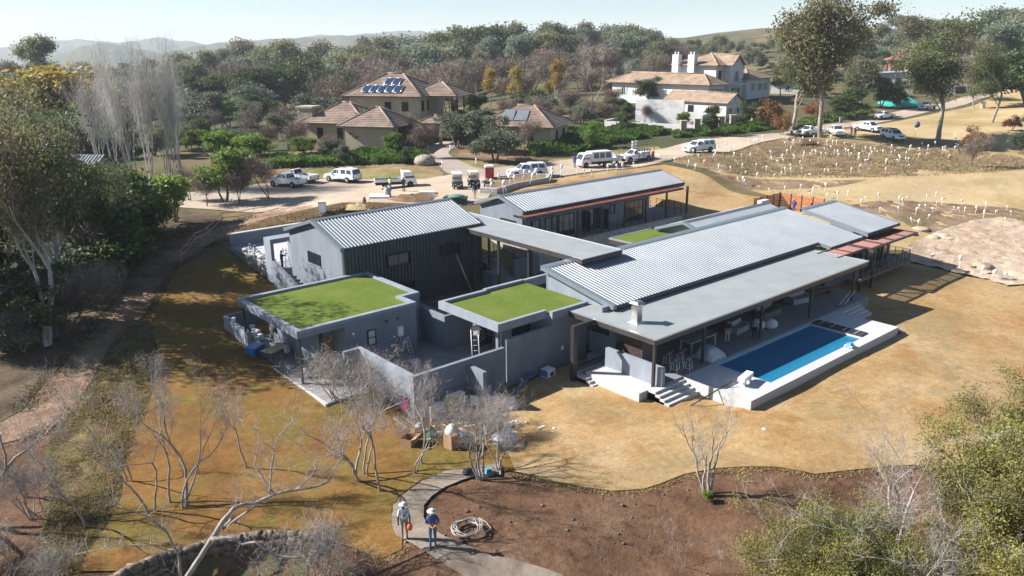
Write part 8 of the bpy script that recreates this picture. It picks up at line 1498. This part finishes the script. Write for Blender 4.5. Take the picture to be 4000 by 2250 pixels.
single('cement_sheet', 'white cement sheets stacked on the parking edge', 'sheets', m_white, lambda b: b.hexa([(-1.3, -.9, 0), (1.2, -1.0, 0), (1.3, .8, 0), (-1.2, .9, 0), (-1.2, -.8, .35), (1.1, -.9, .3), (1.2, .7, .35), (-1.1, .8, .4)]), gp(955, 498), AZ(10)); single('concrete_pipe', 'upright grey concrete pipe beside the white sheets', 'pipe', m_wallstone, lambda b: b.lathe([(.42, 0), (.42, 1.2), (.34, 1.2), (.34, 1.1)], 16), gp(975, 496)); single('cable_drum', 'red and white sack roll standing on the embankment', 'roll', mat('red_white_sack', (.5, .25, .2), .8, .4, 9), lambda b: b.lathe([(.22, 0), (.25, .35), (.2, .7), (.08, .78)], 10), gp(916, 512)); single('gravel_bags', 'pile of pale sheets at the right end of the soil heap', 'sheets', m_white, lambda b: b.hexa([(-1, -.6, 0), (1, -.6, 0), (1, .6, 0), (-1, .6, 0), (-.9, -.5, .4), (.9, -.5, .35), (.9, .5, .4), (-.9, .5, .35)]), gp(1075, 489), AZ(5))
t = thing('green_skip', 'dark green skip trailer with netting behind the link roof', 'skip', gp(1148, 512, -.1), AZ(-12)); t.scale = (.75, .75, .75); part(t, 'bin', mat('skip_green', (.035, .07, .06), .6), lambda b: b.hexa([(-1.5, -.8, .3), (1.4, -.8, .3), (1.4, .8, .3), (-1.5, .8, .3), (-1.8, -.95, 1.2), (1.6, -.95, 1.2), (1.6, .95, 1.2), (-1.8, .95, 1.2)])); part(t, 'netting', m_greent, lambda b: b.lathe([(1.3, 1.2), (1.1, 1.38), (.5, 1.5), (0, 1.52)], 10))
for s in (-1, 1): wheel(t, 0, s*.85, .3, .2)
pk = [GF(1600, 384), GF(1660, 392)]; single('kerb_stone', 'cream kerb edging below the planted bank', 'kerb', mat('cream_cabinet', (.55, .5, .4), .7), lambda b: b.hexa([tuple(Vector(pk[0])-Vector((0, 0, .2))), tuple(Vector(pk[1])-Vector((0, 0, .2))), tuple(Vector(pk[1])+Vector((.2, .25, -.2))), tuple(Vector(pk[0])+Vector((.2, .25, -.2))), tuple(Vector(pk[0])+Vector((0, 0, .25))), tuple(Vector(pk[1])+Vector((0, 0, .25))), tuple(Vector(pk[1])+Vector((.2, .25, .25))), tuple(Vector(pk[0])+Vector((.2, .25, .25)))]), (0, 0, 0))
single('boulder', 'large rounded boulder beside the driveway entrance', 'boulder', m_dry, lambda b: b.lathe([(1.3, -.2), (1.6, .4), (1.3, 1.0), (.6, 1.3), (0, 1.35)], 11), gp(1068, 413), 1.0)
single('felled_log', 'felled log lying at the edge of the upper road', 'log', B_brown, lambda b: b.tube([(0, 0, .15), (1.8, .2, .18), (3.4, .1, .12)], [.2, .17, .12], 8), gp(1668, 408), AZ(8))
# dry stone wall at the bottom ----------------------------------------
WPT = [at_z(x/.644, y/.644, -1.0) for x, y in ((225, 1500), (320, 1446), (420, 1404), (500, 1383), (560, 1369), (640, 1357), (720, 1352), (800, 1360))]
t = thing('dry_stone_wall', 'curved dry stone retaining wall below the rust lawn at the bottom', 'wall', (float(WPT[4][0]), float(WPT[4][1]), -1.6), world_parts=True); og = ORG[t.name]; r_ = random.Random(4)
m_fstone = mat('field_stone', (.19, .145, .105), .95, .4, 3, bump=.9, bscale=6, randobj=.35)
stm = [me.copy() for me in MESHC['stones']]
for me in stm: me.materials.clear(); me.materials.append(m_fstone)
inner = [(q[0]+FWD[0]*.5, q[1]+FWD[1]*.5) for q in WPT]
part(t, 'core', m_fstone, lambda b: [b.hexa([(*WPT[i][:2], -3.4), (*WPT[i+1][:2], -3.4), (*inner[i+1], -3.4), (*inner[i], -3.4), (*WPT[i][:2], -1.02), (*WPT[i+1][:2], -1.02), (*inner[i+1], -1.02), (*inner[i], -1.02)]) for i in range(len(WPT)-1)])
for i in range(len(WPT)-1):
    a, c = Vector(WPT[i]), Vector(WPT[i+1]); L = (c-a).length; ang = math.atan2(c.y-a.y, c.x-a.x)
    for row in range(7):
        s = r_.uniform(0, .15)
        while s < L:
            w_ = r_.uniform(.18, .55); q = a.lerp(c, min(1, (s+w_/2)/L)); o = link('stone', r_.choice(stm), t); hh = r_.uniform(.2, .36)
            o.location = (q.x-og[0]+(.1*FWD[0] if row == 6 else -.02), q.y-og[1]+(.1*FWD[1] if row == 6 else -.02), -2.75+row*.29+.14-og[2]); o.scale = (w_*1.05, .36, hh*1.1); o.rotation_euler = (r_.uniform(-.25, .25), r_.uniform(-.2, .2), ang+r_.uniform(-.25, .25)); s += w_
# big fallen grey limb tree in front ----------------------------------
def pix(xf, yf, v): d = pray(xf/.644, yf/.644); return CAM+d*(v/float(d@FWD))
FT = thing('spreading_bare_tree', 'large grey bare tree with sprawling limbs over the stone wall', 'tree', tuple(pix(455, 1500, 27.2)), world_parts=True); r_ = random.Random(21)
def limb(pts, r0, r1, v0, v1, mt=B_grey, nm='limb'):
    n = len(pts); P = [Vector(pix(x, y, v0+(v1-v0)*i/(n-1))) for i, (x, y) in enumerate(pts)]; Q2 = []
    for i in range(n-1):
        for f in (0, .33, .66): Q2.append(P[i].lerp(P[i+1], f)+Vector([r_.gauss(0, .012) for _ in range(3)]))
    Q2.append(P[-1]); R2 = [.8*(r0+(r1-r0)*(i/(len(Q2)-1))**.7)*r_.uniform(.88, 1.1) for i in range(len(Q2))]
    part(FT, nm, mt, lambda b: b.tube(Q2, R2, 8)); return Q2
main = limb([(440, 1540), (473, 1449), (505, 1400), (533, 1356), (560, 1312), (587, 1279), (615, 1268), (644, 1265), (690, 1243), (744, 1233), (790, 1226), (824, 1213)], .2, .05, 27.0, 30.5, nm='trunk')
l2 = limb([(533, 1356), (587, 1352), (610, 1369), (644, 1363), (694, 1399), (757, 1403)], .11, .045, 27.8, 27.4); l3 = limb([(587, 1300), (560, 1330), (644, 1272)], .08, .06, 28.4, 28.9)
l4 = limb([(679, 1243), (683, 1180), (690, 1130), (700, 1100), (755, 1040)], .055, .02, 29.2, 31); l5 = limb([(690, 1243), (660, 1200), (640, 1170), (655, 1090), (600, 1050)], .05, .018, 29.3, 30.5); l6 = limb([(744, 1233), (790, 1190), (800, 1160), (850, 1130), (880, 1070)], .045, .015, 29.9, 32); l7 = limb([(455, 1449), (447, 1390), (420, 1340), (370, 1300), (290, 1270)], .09, .02, 27.0, 26.5); l8 = limb([(450, 1395), (380, 1370), (300, 1372), (190, 1395)], .04, .012, 26.9, 26); l9 = limb([(824, 1213), (860, 1150), (870, 1110), (930, 1050)], .04, .012, 30.5, 32)
for L_, nb, ln in ((main[14:], 46, 1.3), (l4, 30, .9), (l5, 30, .9), (l6, 30, .9), (l7, 34, .9), (l2, 26, .9), (l9, 30, .8), (l8, 20, .7)):
    tb = MB()
    for i in range(nb):
        q = r_.choice(L_); d = Vector((r_.gauss(0, .6), r_.gauss(0, .6), r_.uniform(.1, 1.0))).normalized(); pts = [q]; s = ln*r_.uniform(.4, 1.1)
        for k in range(4): d = (d+Vector((r_.gauss(0, .25), r_.gauss(0, .25), r_.gauss(.08, .2)))).normalized(); pts.append(pts[-1]+d*s/4)
        tb.tube(pts, [.013, .011, .008, .006, .004], 3, cap=False)
        for k in range(3):
            e = (d+Vector((r_.gauss(0, .7), r_.gauss(0, .7), r_.gauss(.2, .5)))).normalized(); tb.tube([pts[2+k % 3], pts[2+k % 3]+e*s*.3, pts[2+k % 3]+e*s*.5+Vector((0, 0, s*.08))], [.007, .005, .003], 3, cap=False)
    o = tb.build('twigs', B_grey, FT); tag(o, kind='stuff')
# loose stones and leaves on the bank ---------------------------------
rb = MB(); r_ = random.Random(12)
cl_ = [(r_.uniform(1080, 1950), r_.uniform(1235, 1440)) for _ in range(26)]
for i in range(420):
    cc = r_.choice(cl_); xf, yf = cc[0]+r_.gauss(0, 45), min(1448, max(1235, cc[1]+r_.gauss(0, 22))); q = at_z(xf/.644, yf/.644, -1.0); z = float(hgrid(q[0], q[1]))+.03; s = r_.uniform(.012, .04)*(2.4 if r_.random() < .07 else 1)
    rb.lathe([(s, 0), (s*1.1, s*.5), (s*.5, s*.95)], 5, (q[0], q[1], z))
tag(rb.build('loose_stones', m_fstone), 'loose stones and clods scattered over the brown bank', 'stones', kind='stuff')
for k, (xf, yf, lb) in enumerate(((1270, 1047, 'left of the entrance steps'), (1922, 1083, 'in front of the pool'), (53+0, 885, 'in the leaf shade at the left'))):
    if k < 2: single('drain_cover', 'small white drain cover in the lawn %s' % lb, 'drain cover', m_white, lambda b: b.lathe([(.14, 0), (.13, .02), (0, .025)], 12), gp(xf, yf, .09))

r_ = random.Random(31)
for k in range(14):
    xf, yf = r_.uniform(2290, 2570), r_.uniform(575, 695)
    if yf > 655 and xf < 2400: continue
    s_ = r_.uniform(.3, .9); single('rock', 'pale weathered rock on the eroded right slope', 'rock', MATS['pink_rock'], lambda b: b.lathe([(s_, -.2), (s_*1.15, s_*.25), (s_*.8, s_*.6), (s_*.3, s_*.75)], 8), gp(xf, yf), r_.uniform(0, 6), 'rocks on the right slope').scale = (1, r_.uniform(.5, 1.2), r_.uniform(.4, .9))
# ------------------------------------------------------------------ air
def make_haze():
    mt = bpy.data.materials.new('haze'); mt.use_nodes = True; nt = mt.node_tree; nt.nodes.remove(nt.nodes['Principled BSDF'])
    pv = _n(nt, 'ShaderNodeVolumePrincipled'); pv.inputs['Color'].default_value = (.84, .93, 1.0, 1); pv.inputs["Density"].default_value = .00017; pv.inputs['Anisotropy'].default_value = 0
    nt.links.new(pv.outputs[0], nt.nodes['Material Output'].inputs['Volume'])
    c = FWD*1500; b = MB().box(c[0]-6500, c[0]+6500, c[1]-6500, c[1]+6500, -120, 140); o = b.build('haze', mt); tag(o, 'pale blue winter haze over the whole valley', 'haze', kind='stuff')
make_haze()
